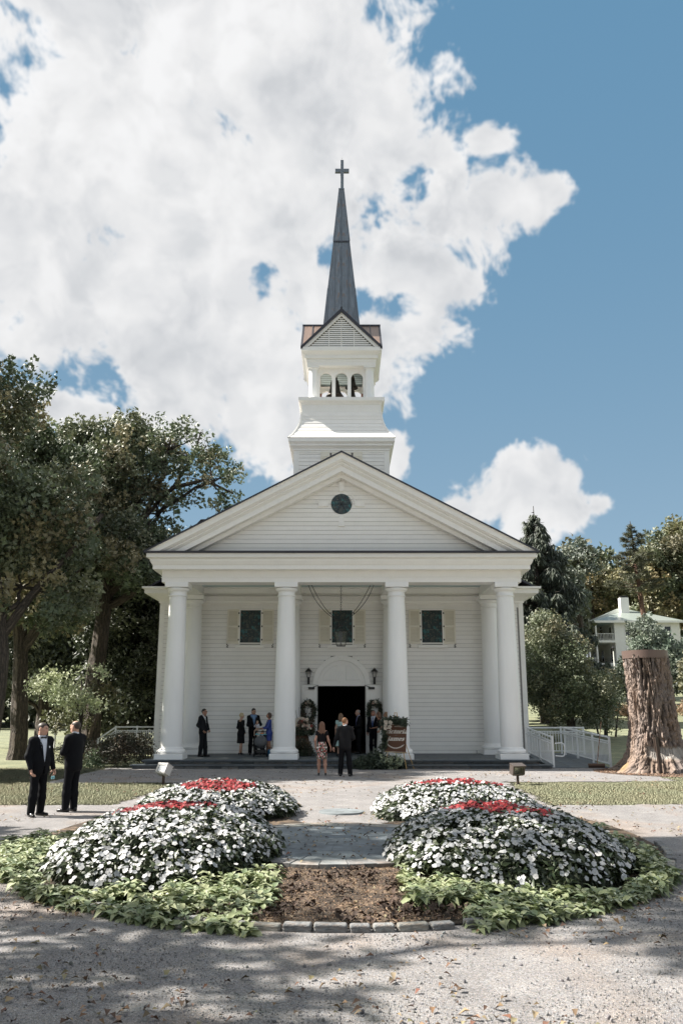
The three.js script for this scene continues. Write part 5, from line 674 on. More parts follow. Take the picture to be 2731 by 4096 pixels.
// ================= stump, ramp, railings, broom =================
{
  const t = thing('tree_stump', 'giant weathered tree stump capped with a brown metal band', 'stump', [11.0, 0, -30.3]), p = [], col = [], idx = [], N = 260, H = 120, uv = [];
  const lean = (y) => -0.03 * y;
  for (let j = 0; j <= H; j++) { const v = j / H, y = v * v * 0.35 * 4.05 + v * 0.65 * 4.05 - 0.06; for (let i = 0; i <= N; i++) { const a = i / N * 6.2832, ca = Math.cos(a), sa = Math.sin(a);
    const lobes = 0.09 * Math.sin(a * 3 + 0.8) + 0.05 * Math.sin(a * 5 + 2.1), root = Math.exp(-y / 0.42), flare = 0.685 + 0.2 * Math.exp(-y / 1.7) + root * (0.42 + 0.42 * Math.pow(0.5 + 0.5 * Math.sin(a * 5 + 1.0 + 0.6 * Math.sin(a * 2)), 2));
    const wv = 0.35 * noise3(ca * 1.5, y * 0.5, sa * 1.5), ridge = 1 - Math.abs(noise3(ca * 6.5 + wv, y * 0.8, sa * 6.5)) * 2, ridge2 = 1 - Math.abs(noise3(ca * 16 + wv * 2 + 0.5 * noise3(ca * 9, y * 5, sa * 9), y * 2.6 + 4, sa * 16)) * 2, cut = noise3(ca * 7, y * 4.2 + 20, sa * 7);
    const bare = smooth(0.12, 0.0, Math.abs(y - 0.66 - 0.1 * noise3(ca * 3, 0, sa * 3)) - 0.13) * smooth(-0.75, -0.35, Math.sin(a - 0.5)) * smooth(0.1, 0.5, Math.cos(a - 0.9));
    let R = flare * (1 + lobes * (0.5 + root)) + (1 - bare) * (0.10 * (ridge - 0.4) + 0.05 * (ridge2 - 0.4) - 0.07 * smooth(0.25, 0.6, cut) + 0.03 * noise3(ca * 22, y * 9, sa * 22)) - bare * 0.05; 
    p.push(R * ca + lean(y), y, R * sa); uv.push(i / N * 5, y / 1.2);
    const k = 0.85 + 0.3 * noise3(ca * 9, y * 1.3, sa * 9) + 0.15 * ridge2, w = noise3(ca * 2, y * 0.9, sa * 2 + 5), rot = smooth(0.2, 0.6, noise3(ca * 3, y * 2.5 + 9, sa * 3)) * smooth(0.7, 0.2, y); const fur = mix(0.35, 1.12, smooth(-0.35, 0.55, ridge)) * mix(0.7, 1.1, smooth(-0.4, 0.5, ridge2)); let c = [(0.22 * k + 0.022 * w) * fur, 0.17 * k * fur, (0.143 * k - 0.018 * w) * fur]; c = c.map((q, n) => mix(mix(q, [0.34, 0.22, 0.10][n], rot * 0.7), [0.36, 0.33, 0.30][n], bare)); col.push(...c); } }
  for (let j = 0; j < H; j++) for (let i = 0; i < N; i++) { const a = j * (N + 1) + i, b = a + N + 1; idx.push(a, b, a + 1, b, b + 1, a + 1); }
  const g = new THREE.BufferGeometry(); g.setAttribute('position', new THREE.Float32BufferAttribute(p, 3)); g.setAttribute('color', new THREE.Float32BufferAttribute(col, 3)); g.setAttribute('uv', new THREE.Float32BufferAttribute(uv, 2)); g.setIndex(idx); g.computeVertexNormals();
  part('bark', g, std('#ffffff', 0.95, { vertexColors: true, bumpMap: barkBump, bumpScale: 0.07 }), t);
  M.band = std([0.15, 0.105, 0.09], 0.45, { metalness: 0.2 });
  part('metal_band', [new THREE.CylinderGeometry(0.79, 0.77, 0.27, 64, 1, true).translate(-0.13, 4.0, 0), new THREE.CylinderGeometry(0.78, 0.78, 0.02, 64).translate(-0.13, 4.13, 0)], M.band, t);
  const r = rng(90), L = [], c = new THREE.Color(), mp = []; 
  const mul = part('mulch_ring', new THREE.CircleGeometry(1, 48).rotateX(-Math.PI / 2).scale(3.6, 1, 2.6).translate(12.3, 0.012, -29.9), M.mulch); mul.userData.kind = 'structure';
  for (let i = 0; i < 6000; i++) { const a = r() * 6.28, d = Math.sqrt(r()), x = 12.3 + 3.6 * d * Math.cos(a), z = -29.9 + 2.6 * d * Math.sin(a); const k = r(), s = 0.015 + 0.03 * r() * r(); k < 0.5 ? c.setRGB(0.30, 0.18, 0.12) : k < 0.8 ? c.setRGB(0.2, 0.12, 0.08) : c.setRGB(0.36, 0.26, 0.19); L.push([mat4(x, 0.02, z, r(), r() * 6, r(), s * 1.6, s * 0.4, s * 0.6), c.clone()]); }
  instanced('mulch_chips', new THREE.TetrahedronGeometry(1, 0), std('#ffffff', 0.9), L);
  const post = thing('sign_post', 'thin dark sign post leaning in front of the stump', 'post', [10.62, 0, -29.0], 0.55); part('post', bar([0, -0.05, 0], [-0.1, 1.2, 0], 0.15, 0.06), M.bronze, post); part('plaque', box(0.19, 0.5, 0.03, -0.075, 1.0, -0.045, 0, 0, 0.08), M.bronze, post);
  const gl = thing('ground_light', 'flat dark floodlight lying on the mulch right of the stump post', 'floodlight', [11.75, 0, -28.8], 0.1); part('housing', rbox(0.5, 0.1, 0.26, 0.015, 0, 0.07, 0), M.bronze, gl); part('foot', box(0.1, 0.06, 0.1, 0, 0.0, 0), M.bronze, gl);
}
{ // access ramp and white railings
  const t = thing('ramp', 'slate paved access ramp between white railings right of the porch', 'ramp', [8.75, 0, -34.0]), SL = [M.slate, M.slate2, M.slate3], r = rng(95);
  part('ramp_core', prism([[-1.0, 0, 2.05], [1.1, 0, 2.05], [1.1, 0.0, -2.4], [-1.0, 0.0, -2.4]].map(([x, y, z]) => [x, 0.0, z]), [0, 0.008, 0]), M.stone2, t);
  for (let z = 2.05; z > -2.3; z -= 0.55) for (let x = -1.0; x < 1.05; x += 0.7) { const y0 = (2.05 - z) / 4.4 * 0.25, g = box(0.69, 0.05, 0.54); g.rotateX(0.0567); part('paving_stone', g.translate(x + 0.35, y0 + 0.012, z - 0.27), SL[Math.floor(r() * 3)], t); }
  part('landing', [box(3.6, 0.25, 1.6, 0.6, 0.14, -3.1)], M.slate, t);
  const rail = (label, pts, n, name = 'railing') => { // pts: base line points [x, y, z]
    const k = thing(name, label, 'railing', pts[0]), o = pts[0], q = pts.map((p) => [p[0] - o[0], p[1] - o[1], p[2] - o[2]]);
    for (let i = 0; i < q.length - 1; i++) { const a = q[i], b = q[i + 1], up = (p, h) => [p[0], p[1] + h, p[2]], m = n[i];
      part('top_rail', bar(up(a, 1.08), up(b, 1.08), 0.06, 0.05), M.aluminium, k); part('rail', bar(up(a, 0.93), up(b, 0.93), 0.035), M.aluminium, k); part('rail', bar(up(a, 0.12), up(b, 0.12), 0.035), M.aluminium, k);
      for (let j = 0; j <= m; j++) { const s = j / m, p = [mix(a[0], b[0], s), mix(a[1], b[1], s), mix(a[2], b[2], s)]; const isPost = j % Math.ceil(m / Math.max(1, Math.round(m / 13))) === 0 || j === m; if (isPost) { if (j || !i) part('post', bar(up(p, 0), up(p, 1.13), 0.07), M.aluminium, k); } else part('baluster', bar(up(p, 0.12), up(p, 0.93), 0.022), M.aluminium, k); }
      for (const s of [0.86]) part('handrail', [bar(up([a[0] - 0.07, a[1], a[2]], s), up([b[0] - 0.07, b[1], b[2]], s), 0.035)], M.aluminium, k);
    } return k; };
  rail('white railing on the near left side of the ramp, starting by the right column', [[7.8, 0.02, -32.0], [7.75, 0.27, -35.9]], [26]);
  const far = rail('white railing along the right side of the ramp ending in front of the broom', [[9.9, 0.02, -32.0], [9.32, 0.27, -36.1]], [40]);
  rail('white railing closing the back of the ramp landing', [[7.8, 0.27, -37.0], [9.4, 0.27, -37.0], [10.2, 0.27, -36.4]], [14, 6]);
  part('hand_loop', [0].map(() => tube([[-2.02, 0.86, 0], [-1.72, 0.85, 0.05], [-1.68, 0.6, 0.05], [-1.72, 0.42, 0.05], [-2.02, 0.42, 0]], 0.022, 24, 6)), M.aluminium, far);
  rail('white stair railing behind the dark shrub left of the church', [[-10.75, -0.25, -38.2], [-10.0, 0.28, -38.2], [-8.1, 0.28, -38.2]], [10, 22]);
  const b = thing('broom', 'push broom with wooden handle leaning on the ramp railing', 'broom', [9.3, 0.03, -31.75]);
  part('handle', rod([0.02, 0.1, 0], [0.38, 1.62, -0.35], 0.016, 0.014, 8), std([0.28, 0.15, 0.09], 0.6), b); part('broom_block', rbox(0.6, 0.07, 0.08, 0.012, 0, 0.11, 0, -0.12), std([0.15, 0.09, 0.06], 0.6), b); part('bristles', box(0.58, 0.09, 0.07, 0, 0.045, 0, -0.12), std([0.05, 0.03, 0.02], 0.9), b);
}
// floodlights by the beds
{
  const fl = (lab, x, z, yaw, tilt, bright) => { const HM = bright ? std([0.42, 0.41, 0.4], 0.45) : M.bronzeLight, vis = bright ? 0.30 : 0.36; const t = thing('floodlight', lab, 'floodlight', [x, 0, z], yaw, null), rot = (g) => g.rotateX(tilt).translate(0, 0.5, 0); t.scale.setScalar(0.84);  // bright: pale housing and opaque pale lens imitate sunlight on the fixture
    part('stake', [cyl(0.05, 0.045, 0.36), cyl(0.07, 0.05, 0.06, 0, 0.3, 0)], M.bronze, t);
    part('housing', [box(0.44, 0.03, 0.3, 0, 0.15, 0), box(0.44, 0.03, 0.26, 0, -0.15, -0.02), box(0.03, 0.27, 0.28, -0.205, 0, 0), box(0.03, 0.27, 0.28, 0.205, 0, 0), box(0.38, 0.27, 0.03, 0, 0, -0.125)].map(rot), HM, t);
    part('visor', rot(box(0.47, 0.014, vis, 0, 0.172, bright ? -0.01 : 0.02)), HM, t);
    part('lens_frame', [box(0.4, 0.03, 0.02, 0, 0.12, 0.125), box(0.4, 0.03, 0.02, 0, -0.12, 0.125), box(0.03, 0.21, 0.02, -0.18, 0, 0.125), box(0.03, 0.21, 0.02, 0.18, 0, 0.125)].map(rot), HM, t);
    part('reflector', rot(box(0.34, 0.22, 0.01, 0, 0, -0.09)), bright ? std([0.6, 0.6, 0.6], 0.6) : std([0.5, 0.5, 0.5], 0.25, { metalness: 0.7 }), t); part('lens', rot(box(0.33, 0.21, 0.006, 0, 0, 0.11)), bright ? std([0.5, 0.51, 0.53], 0.2) : M.glass, t);
    part('cooling_fin', [0, 1, 2, 3, 4, 5, 6].map((k) => rot(box(0.012, 0.03, 0.22, -0.15 + k * 0.05, -0.18, -0.02))), HM, t); };

  fl('floodlight on a stake behind the left flower mounds, lens coloured pale as if sunlit', -5.05, -24.8, -0.6, -0.5, true); fl('floodlight on a stake behind the right flower mounds with a dark opening', 5.0, -24.8, 0.25, 0.25);
  const s = thing('floodlight', 'small dark floodlight on the lawn behind the man with the bow tie', 'floodlight', [-11.1, 0, -31.6], 0.5); part('housing', rbox(0.42, 0.3, 0.3, 0.02, 0, 0.32, 0), M.bronze, s); part('stake', cyl(0.04, 0.04, 0.2), M.bronze, s); part('lens', box(0.36, 0.24, 0.01, 0, 0.32, 0.152), std([0.25, 0.27, 0.3], 0.2, { metalness: 0.4 }), s);
  const l = thing('lamp_post', 'short white lamp post far back on the left lawn', 'lamp post', [-16.4, 0, -49.5]); part('post', cyl(0.05, 0.04, 0.7), M.trim, l); part('lamp_head', [cyl(0.08, 0.13, 0.16, 0, 0.7, 0, 8), cyl(0.15, 0.04, 0.1, 0, 0.86, 0, 8)], M.trim, l);
}
// white house on the hill
{
  const by = 8.3, h = thing('house', 'white two storey house with double veranda and two chimneys on the hill', 'house', [34.8, by, -115]);
  part('wall', [box(9.0, 6.4, 12, 7.2, 2.7, -6.3), box(2.9, 2.3, 12.4, 1.35, -1.3, -6.2), box(9.2, 2.4, 12.2, 7.2, -1.4, -6.3)], M.white, h);
  part('veranda_floor', [box(2.9, 0.25, 12.6, 1.3, 0, -6.2), box(2.9, 0.3, 12.6, 1.3, 3.05, -6.2)], M.trim, h); part('veranda_ceiling', box(2.8, 0.05, 12.4, 1.35, 5.72, -6.2), M.ceiling, h);
  for (let k = 0; k < 4; k++) for (const y of [0.1, 3.2]) part('column', [cyl(0.16, 0.14, 2.55, 0.05, y, -0.1 - k * 4.0, 10)], M.trim, h);
  for (let k = 0; k < 3; k++) for (const y of [0.15, 3.25]) { const z0 = -0.2 - k * 4.0, bars = [box(0.06, 0.06, 3.8, 0.05, y + 0.85, z0 - 1.9), box(0.05, 0.05, 3.8, 0.05, y + 0.1, z0 - 1.9)]; for (let q = 0; q < 20; q++) bars.push(box(0.035, 0.75, 0.035, 0.05, y + 0.47, z0 - 0.1 - q * 0.19)); part('balustrade', bars, M.trim, h); }
  for (const y of [3.25]) { const bars = [box(2.6, 0.06, 0.06, 1.4, y + 0.85, -0.05), box(2.6, 0.05, 0.05, 1.4, y + 0.1, -0.05)]; for (let q = 0; q < 13; q++) bars.push(box(0.035, 0.75, 0.035, 0.2 + q * 0.2, y + 0.47, -0.05)); part('balustrade', bars, M.trim, h); }
  const dk = std([0.03, 0.035, 0.04], 0.2); const win = (x, y, z, w, hh, side) => { const q = sub('window', h); part('pane', side ? box(0.04, hh, w, x, y, z) : box(w, hh, 0.04, x, y, z), dk, q); part('frame', side ? [box(0.06, hh + 0.15, 0.09, x - 0.02, y, z - w / 2), box(0.06, hh + 0.15, 0.09, x - 0.02, y, z + w / 2), box(0.06, 0.1, w, x - 0.02, y + hh / 2, z), box(0.06, 0.05, w, x - 0.02, y, z)] : [box(0.09, hh + 0.15, 0.06, x - w / 2, y, z + 0.02), box(0.09, hh + 0.15, 0.06, x + w / 2, y, z + 0.02), box(w, 0.1, 0.06, x, y + hh / 2, z + 0.02), box(w, 0.05, 0.06, x, y, z + 0.02)], M.trim, q); };
  for (const z of [-2.1, -6.1, -10]) { win(2.7, 1.35, z, 1.1, 1.9, true); win(2.7, 4.4, z, 1.3, 1.6, true); }
  for (const x of [4.6, 7.5, 10]) { win(x, 1.3, -0.28, 0.9, 1.5); win(x, 4.4, -0.28, 0.9, 1.5); }
  const e = 5.85, T = 8.2, A = [-0.4, e, 0.4], B = [12.2, e, 0.4], C = [12.2, e, -12.8], D = [-0.4, e, -12.8], p = [5.0, T, -5.5], q = [7.2, T, -6.9];
  part('roof', polys([[A, B, q, p], [B, C, q], [C, D, p, q], [D, A, p]]), std([0.30, 0.34, 0.31], 0.35, { metalness: 0.2 }), h); part('cornice', [box(12.7, 0.3, 0.1, 5.9, 5.72, 0.36), box(0.1, 0.3, 13.2, -0.38, 5.72, -6.2)], M.trim, h);
  for (const [x, z, y, ht] of [[1.4, -9.5, 6.6, 1.75], [5.9, -5.2, 8, 1.7]]) { const c = part('chimney', box(1.2, ht + 1, 1.0, x, y + ht / 2 - 0.5, z), M.white, h); part('chimney_cap', box(1.0, 0.35, 0.85, x, y + ht + 0.1, z), M.black, c); }
  part('hanging_lamp', [cyl(0.1, 0.15, 0.25, 1.3, 4.9, -1.9), cyl(0.1, 0.15, 0.25, 1.3, 4.9, -9.9)], M.black, h);
  const lp = thing('street_lamp', 'slim white lamp post in front of the house veranda', 'street lamp', [32.2, hillY(32.2, -100), -100]); part('post', cyl(0.08, 0.05, 3.4), M.trim, lp); part('lamp_head', [cyl(0.1, 0.2, 0.35, 0, 3.4, 0, 8), cyl(0.24, 0.04, 0.2, 0, 3.75, 0, 8)], M.black, lp);
}
// ================= people =================
// Smooth union of tapered capsules on a grid, meshed with surface nets.
function sdfMesh(prims, cell, o = {}) {
  const k = o.k || cell * 1.3, pad = k * 4 + cell * 2, lo = [9, 9, 9], hi = [-9, -9, -9];
  for (const p of prims) { const q = p.sq || [1, 1, 1]; for (let i = 0; i < 3; i++) { lo[i] = Math.min(lo[i], p.a[i] - p.ra * q[i], p.b[i] - p.rb * q[i]); hi[i] = Math.max(hi[i], p.a[i] + p.ra * q[i], p.b[i] + p.rb * q[i]); } }
  const n = [0, 1, 2].map((i) => Math.ceil((hi[i] - lo[i] + pad * 2) / cell) + 1), [nx, ny, nz] = n, S = new Float32Array(nx * ny * nz), org = lo.map((v) => v - pad);
  for (const p of prims) {
    const q = p.sq || [1, 1, 1], mq = Math.min(...q), A = p.a.map((v, i) => v / q[i]), d = p.b.map((v, i) => v / q[i] - A[i]), L2 = d[0] * d[0] + d[1] * d[1] + d[2] * d[2] || 1e-9, r0 = [0, 0, 0], r1 = [0, 0, 0];
    for (let i = 0; i < 3; i++) { const e = Math.max(p.ra, p.rb) * q[i] + pad / mq * q[i]; r0[i] = Math.max(0, Math.floor((Math.min(p.a[i], p.b[i]) - e - org[i]) / cell)); r1[i] = Math.min(n[i] - 1, Math.ceil((Math.max(p.a[i], p.b[i]) + e - org[i]) / cell)); }
    for (let z = r0[2]; z <= r1[2]; z++) for (let y = r0[1]; y <= r1[1]; y++) for (let x = r0[0]; x <= r1[0]; x++) {
      const px = (org[0] + x * cell) / q[0] - A[0], py = (org[1] + y * cell) / q[1] - A[1], pz = (org[2] + z * cell) / q[2] - A[2], t = clamp((px * d[0] + py * d[1] + pz * d[2]) / L2), ex = px - d[0] * t, ey = py - d[1] * t, ez = pz - d[2] * t, f = (Math.sqrt(ex * ex + ey * ey + ez * ez) - mix(p.ra, p.rb, t)) * mq;
      if (f < pad) S[(z * ny + y) * nx + x] += Math.exp(-f / k);
    }
  }
  for (let i = 0; i < S.length; i++) S[i] = S[i] > 1e-9 ? -k * Math.log(S[i]) : 0.3;
  if (o.carve) for (let z = 0, i = 0; z < nz; z++) for (let y = 0; y < ny; y++) for (let x = 0; x < nx; x++, i++) if (S[i] < 0.12) S[i] = Math.max(S[i], o.carve(org[0] + x * cell, org[1] + y * cell, org[2] + z * cell));
  const id = new Int32Array(S.length).fill(-1), P = [], idx = [], at = (x, y, z) => (z * ny + y) * nx + x;
  for (let z = 0; z < nz - 1; z++) for (let y = 0; y < ny - 1; y++) for (let x = 0; x < nx - 1; x++) {
    let m = 0; const c = []; for (let q = 0; q < 8; q++) { const v = S[at(x + (q & 1), y + ((q >> 1) & 1), z + (q >> 2))]; c.push(v); if (v < 0) m |= 1 << q; } if (m === 0 || m === 255) continue;
    let sx = 0, sy = 0, sz = 0, w = 0; for (let a = 0; a < 8; a++) for (const bit of [1, 2, 4]) { if (a & bit) continue; const b = a | bit; if ((c[a] < 0) === (c[b] < 0)) continue; const t = c[a] / (c[a] - c[b]); sx += (a & 1) + (bit === 1 ? t : 0); sy += ((a >> 1) & 1) + (bit === 2 ? t : 0); sz += (a >> 2) + (bit === 4 ? t : 0); w++; }
    id[at(x, y, z)] = P.length / 3; P.push(org[0] + (x + sx / w) * cell, org[1] + (y + sy / w) * cell, org[2] + (z + sz / w) * cell);
  }
  for (let z = 1; z < nz - 1; z++) for (let y = 1; y < ny - 1; y++) for (let x = 1; x < nx - 1; x++) {
    const s = S[at(x, y, z)] < 0, quad = (a, b, c, d, f) => { if (a < 0 || b < 0 || c < 0 || d < 0) return; if (f) idx.push(a, b, c, a, c, d); else idx.push(a, c, b, a, d, c); };
    if (s !== (S[at(x + 1, y, z)] < 0)) quad(id[at(x, y - 1, z - 1)], id[at(x, y, z - 1)], id[at(x, y, z)], id[at(x, y - 1, z)], s);
    if (s !== (S[at(x, y + 1, z)] < 0)) quad(id[at(x - 1, y, z - 1)], id[at(x - 1, y, z)], id[at(x, y, z)], id[at(x, y, z - 1)], s);
    if (s !== (S[at(x, y, z + 1)] < 0)) quad(id[at(x - 1, y - 1, z)], id[at(x, y - 1, z)], id[at(x, y, z)], id[at(x - 1, y, z)], s);
  }
  const g = new THREE.BufferGeometry(); g.setAttribute('position', new THREE.Float32BufferAttribute(P, 3)); g.setIndex(idx); g.computeVertexNormals();
  if (o.color) { const c = []; for (let i = 0; i < P.length; i += 3) c.push(...o.color(P[i], P[i + 1], P[i + 2])); g.setAttribute('color', new THREE.Float32BufferAttribute(c, 3)); }
  return g;
}
const cap = (a, b, ra, rb = ra, sq) => ({ a, b, ra, rb, sq }), ell = (c, rx, ry, rz) => ({ a: c, b: c, ra: 1, rb: 1, sq: [rx, ry, rz] });
const add3 = (a, b, s = 1) => [a[0] + b[0] * s, a[1] + b[1] * s, a[2] + b[2] * s], lerp3 = (a, b, t) => a.map((v, i) => mix(v, b[i], t)), norm3 = (a) => { const l = Math.hypot(...a) || 1; return a.map((v) => v / l); }, cross3 = (a, b) => [a[1] * b[2] - a[2] * b[1], a[2] * b[0] - a[0] * b[2], a[0] * b[1] - a[1] * b[0]];
function handPrims(w, dir, pn, curl, side, s = 1) { // wrist, direction of the hand, palm normal
  dir = norm3(dir); const lat = norm3(cross3(pn, dir)); pn = cross3(dir, lat); const P = [], at = (u, v, q) => add3(add3(add3(w, dir, u * s), lat, v * s * side), pn, q * s);
  P.push(cap(at(-0.03, 0, 0), at(0.01, 0, 0), 0.026 * s, 0.027 * s)); for (const v of [-0.026, -0.009, 0.009, 0.025]) P.push(cap(at(0.02, v * 0.75, 0), at(0.08, v, 0), 0.015 * s, 0.0125 * s));
  [[-0.03, 0.9], [-0.0105, 1.06], [0.0105, 1.0], [0.03, 0.8]].forEach(([v, l]) => { let p = at(0.084, v, 0), a = 0.25 + curl * 0.6; for (const [q, r0, r1] of [[0.042, 0.0098, 0.009], [0.028, 0.009, 0.0082], [0.022, 0.0082, 0.007]]) { const e = add3(add3(p, dir, Math.cos(a) * q * l * s), pn, Math.sin(a) * q * l * s); P.push(cap(p, e, r0 * s, r1 * s)); p = e; a += curl * 0.75; } });
  let p = at(0.012, -0.028, 0.004); for (const [q, x, r0] of [[0.04, 0.75, 0.0135], [0.032, 0.5, 0.011], [0.026, 0.3, 0.0095]]) { const e = add3(add3(add3(p, dir, q * (1 - x * 0.55) * s), lat, -q * x * s * side), pn, q * curl * 0.7 * s); P.push(cap(p, e, r0 * s, r0 * 0.88 * s)); p = e; }
  return P;
}
const skinMat = std('#ffffff', 0.55, { vertexColors: true }), clothMats = new Map();
const cloth = (c, rough = 0.8, extra) => { const key = c.join() + rough; if (!clothMats.has(key)) clothMats.set(key, new THREE.MeshPhysicalMaterial({ color: new THREE.Color().setRGB(...c), roughness: rough, specularIntensity: rough > 0.45 ? 0.22 : 0.8, ...extra })); return clothMats.get(key); };
function person(label, o) {
  const t = thing('person', label, 'person', o.at, o.yaw || 0), s = (o.h || 1.8) / 1.8, F = !!o.female, near = o.near, C = near ? 0.0115 : 0.017, HC = near ? 0.0045 : 0.0065, w = o.wide || 1;
  t.scale.setScalar(s);
  const lean = o.lean || 0, side = o.sway || 0, L = (p) => [p[0] + side * (p[1] - 0.95), p[1], p[2] + lean * (p[1] - 0.95)];
  const sh = (F ? 0.155 : 0.182) * w, shY = 1.455, J = {};
  J.hip = [-1, 1].map((k) => [k * 0.088, 0.93, 0]); const ft = o.feet || [[-0.11, 0, 0.25], [0.11, 0, -0.25]];
  J.ank = ft.map((f) => [f[0], 0.085 + (f[3] || 0), f[1]]); J.knee = [0, 1].map((i) => o.knee ? o.knee[i] : [mix(J.hip[i][0], J.ank[i][0], 0.52), 0.5, mix(0, J.ank[i][2], 0.45) + 0.025]);
  J.sh = [-1, 1].map((k) => L([k * sh, shY, -0.005])); const dA = [[[-sh - 0.06, 1.16, -0.03], [-sh - 0.075, 0.90, 0.05]], [[sh + 0.06, 1.16, -0.03], [sh + 0.075, 0.90, 0.05]]];
  J.el = [0, 1].map((i) => o.arms && o.arms[i] ? o.arms[i][0] : L(dA[i][0])); J.wr = [0, 1].map((i) => o.arms && o.arms[i] ? o.arms[i][1] : L(dA[i][1]));
  const hd = L([0, 1.675, 0.025 + (o.headFwd || 0)]), neck = L([0, 1.50, -0.012]);
  const tone = o.skin || [0.50, 0.30, 0.215], sk = (k = 1) => tone.map((v) => v * k);
  const torso = (g, y = 0) => F ? [cap(L([0, 1.38, -0.005]), L([0, 1.24, 0.005]), 0.118 + g, 0.112 + g, [1.08, 1, 0.78]), cap(L([0, 1.24, 0]), L([0, 1.08, -0.005]), 0.108 + g, 0.10 + g, [1, 1, 0.8]), cap(L([0, 1.06, 0]), [0, 0.92, -0.01], 0.112 + g, 0.138 + g, [1.12, 1, 0.86]), cap(L([-0.065, 1.295, 0.07]), L([0.065, 1.295, 0.07]), 0.055 + g * 0.7), cap(J.sh[0], J.sh[1], 0.048 + g)]
    : [cap(L([0, 1.37, -0.01]), L([0, 1.26, 0]), 0.142 * w + g, 0.142 * w + g, [1.1, 1, 0.74]), cap(L([0, 1.24, 0]), L([0, 1.08, (o.belly || 0) * 0.5]), 0.136 * w + g, 0.134 * w + g + (o.belly || 0), [1.05, 1, 0.78]), cap(L([0, 1.06, 0]), [0, 0.94, 0], 0.132 * w + g + (o.belly || 0) * 0.6, 0.134 * w + g, [1.08, 1, 0.8]), cap(J.sh[0], J.sh[1], 0.058 + g), cap(L([-0.08, 1.5, -0.02]), L([0.08, 1.5, -0.02]), 0.045 + g)];
  const arms = (g, to = 1) => [0, 1].flatMap((i) => { const e = J.el[i], wv = lerp3(e, J.wr[i], to); return [cap(J.sh[i], e, (F ? 0.043 : 0.052) + g, (F ? 0.036 : 0.042) + g), cap(e, wv, (F ? 0.036 : 0.042) + g, (F ? 0.025 : 0.029) + g * (to < 1 ? 1 : 1))]; });
  const legs = (g0, g1) => [0, 1].flatMap((i) => [cap(J.hip[i], J.knee[i], 0.086 + g0, 0.054 + (g0 + g1) / 2), cap(J.knee[i], lerp3(J.knee[i], J.ank[i], 0.35), 0.052 + g1, 0.053 + g1), cap(lerp3(J.knee[i], J.ank[i], 0.35), J.ank[i], 0.053 + g1, 0.036 + g1)]);
  // body: trunk and limbs, with hands and head on finer grids
  const col = (k) => () => sk(k), gs = [sdfMesh([...torso(-0.012), ...arms(0), ...legs(-0.004, 0), cap(neck, L([0, 1.6, 0.01]), 0.056, 0.052)], C, { k: 0.02, color: col(0.95) })];
  [0, 1].forEach((i) => { const d = norm3(add3(J.wr[i], J.el[i], -1)), h = o.hands && o.hands[i] || {}; const dir = h.dir || d, pn = h.pn || [i ? -1 : 1, 0, 0.25]; gs.push(sdfMesh(handPrims(J.wr[i], dir, pn, h.curl === undefined ? 0.55 : h.curl, i ? 1 : -1, F ? 0.88 : 1), near ? 0.004 : 0.006, { k: 0.0035, color: col(0.95) })); });
  // head, in its own axes
  const hm = new THREE.Matrix4().compose(V(...hd), Q.setFromEuler(E3.set(o.pitch || 0, o.turn || 0, o.tilt || 0, 'YXZ')), S3.set(1, 1, 1).multiplyScalar((F ? 0.95 : 1) * (o.headScale || 1)));
  const old = o.old || 0, hp = [ell([0, 0.032, -0.014], 0.077, 0.094, 0.098), ell([0, -0.03, 0.02], 0.062, 0.078, 0.07), cap([-0.018, -0.085, 0.048], [0.018, -0.085, 0.048], 0.026), cap([0, 0.018, 0.082], [0, -0.022, 0.103], 0.010, 0.014), cap([-0.016, -0.027, 0.086], [0.016, -0.027, 0.086], 0.011), cap([-0.04, 0.032, 0.07], [0.04, 0.032, 0.07], 0.017), cap([-0.05, -0.018, 0.052], [0.05, -0.018, 0.052], 0.024), cap([-0.02, -0.056, 0.078], [0.02, -0.056, 0.078], 0.0115), cap([-0.058, -0.05, 0.0], [-0.03, -0.085, 0.035], 0.024), cap([0.058, -0.05, 0.0], [0.03, -0.085, 0.035], 0.024), ell([-0.079, 0.0, -0.012], 0.011, 0.034, 0.021), ell([0.079, 0.0, -0.012], 0.011, 0.034, 0.021), cap([0, -0.05, -0.025], [0, -0.16, -0.035], 0.056, 0.058)];
  const hg = sdfMesh(hp, HC, { k: 0.009, carve: (x, y, z) => Math.max(-9, 0.0155 - Math.hypot(Math.abs(x) - 0.031, y - 0.012, z - 0.098)), color: (x, y, z) => { const ax = Math.abs(x), e = Math.hypot(ax - 0.031, (y - 0.011) * 1.6); if (z > 0.05 && e < 0.0125) return e < 0.006 ? [0.02, 0.015, 0.012] : sk(0.5); if (z > 0.055 && y > 0.026 && y < 0.038 && ax > 0.012 && ax < 0.052) return o.brow || sk(0.35); if (z > 0.07 && Math.abs(y + 0.058) < 0.008 && ax < 0.024) return [tone[0] * 0.75, tone[1] * 0.5, tone[2] * 0.55]; const r = 1 + 0.10 * smooth(0.03, 0.0, Math.hypot(ax - 0.045, y + 0.02)) ; return [tone[0] * r, tone[1], tone[2]]; } });
  hg.applyMatrix4(hm); gs.push(hg);
  part('body', mergeGeometries(gs), skinMat, t);
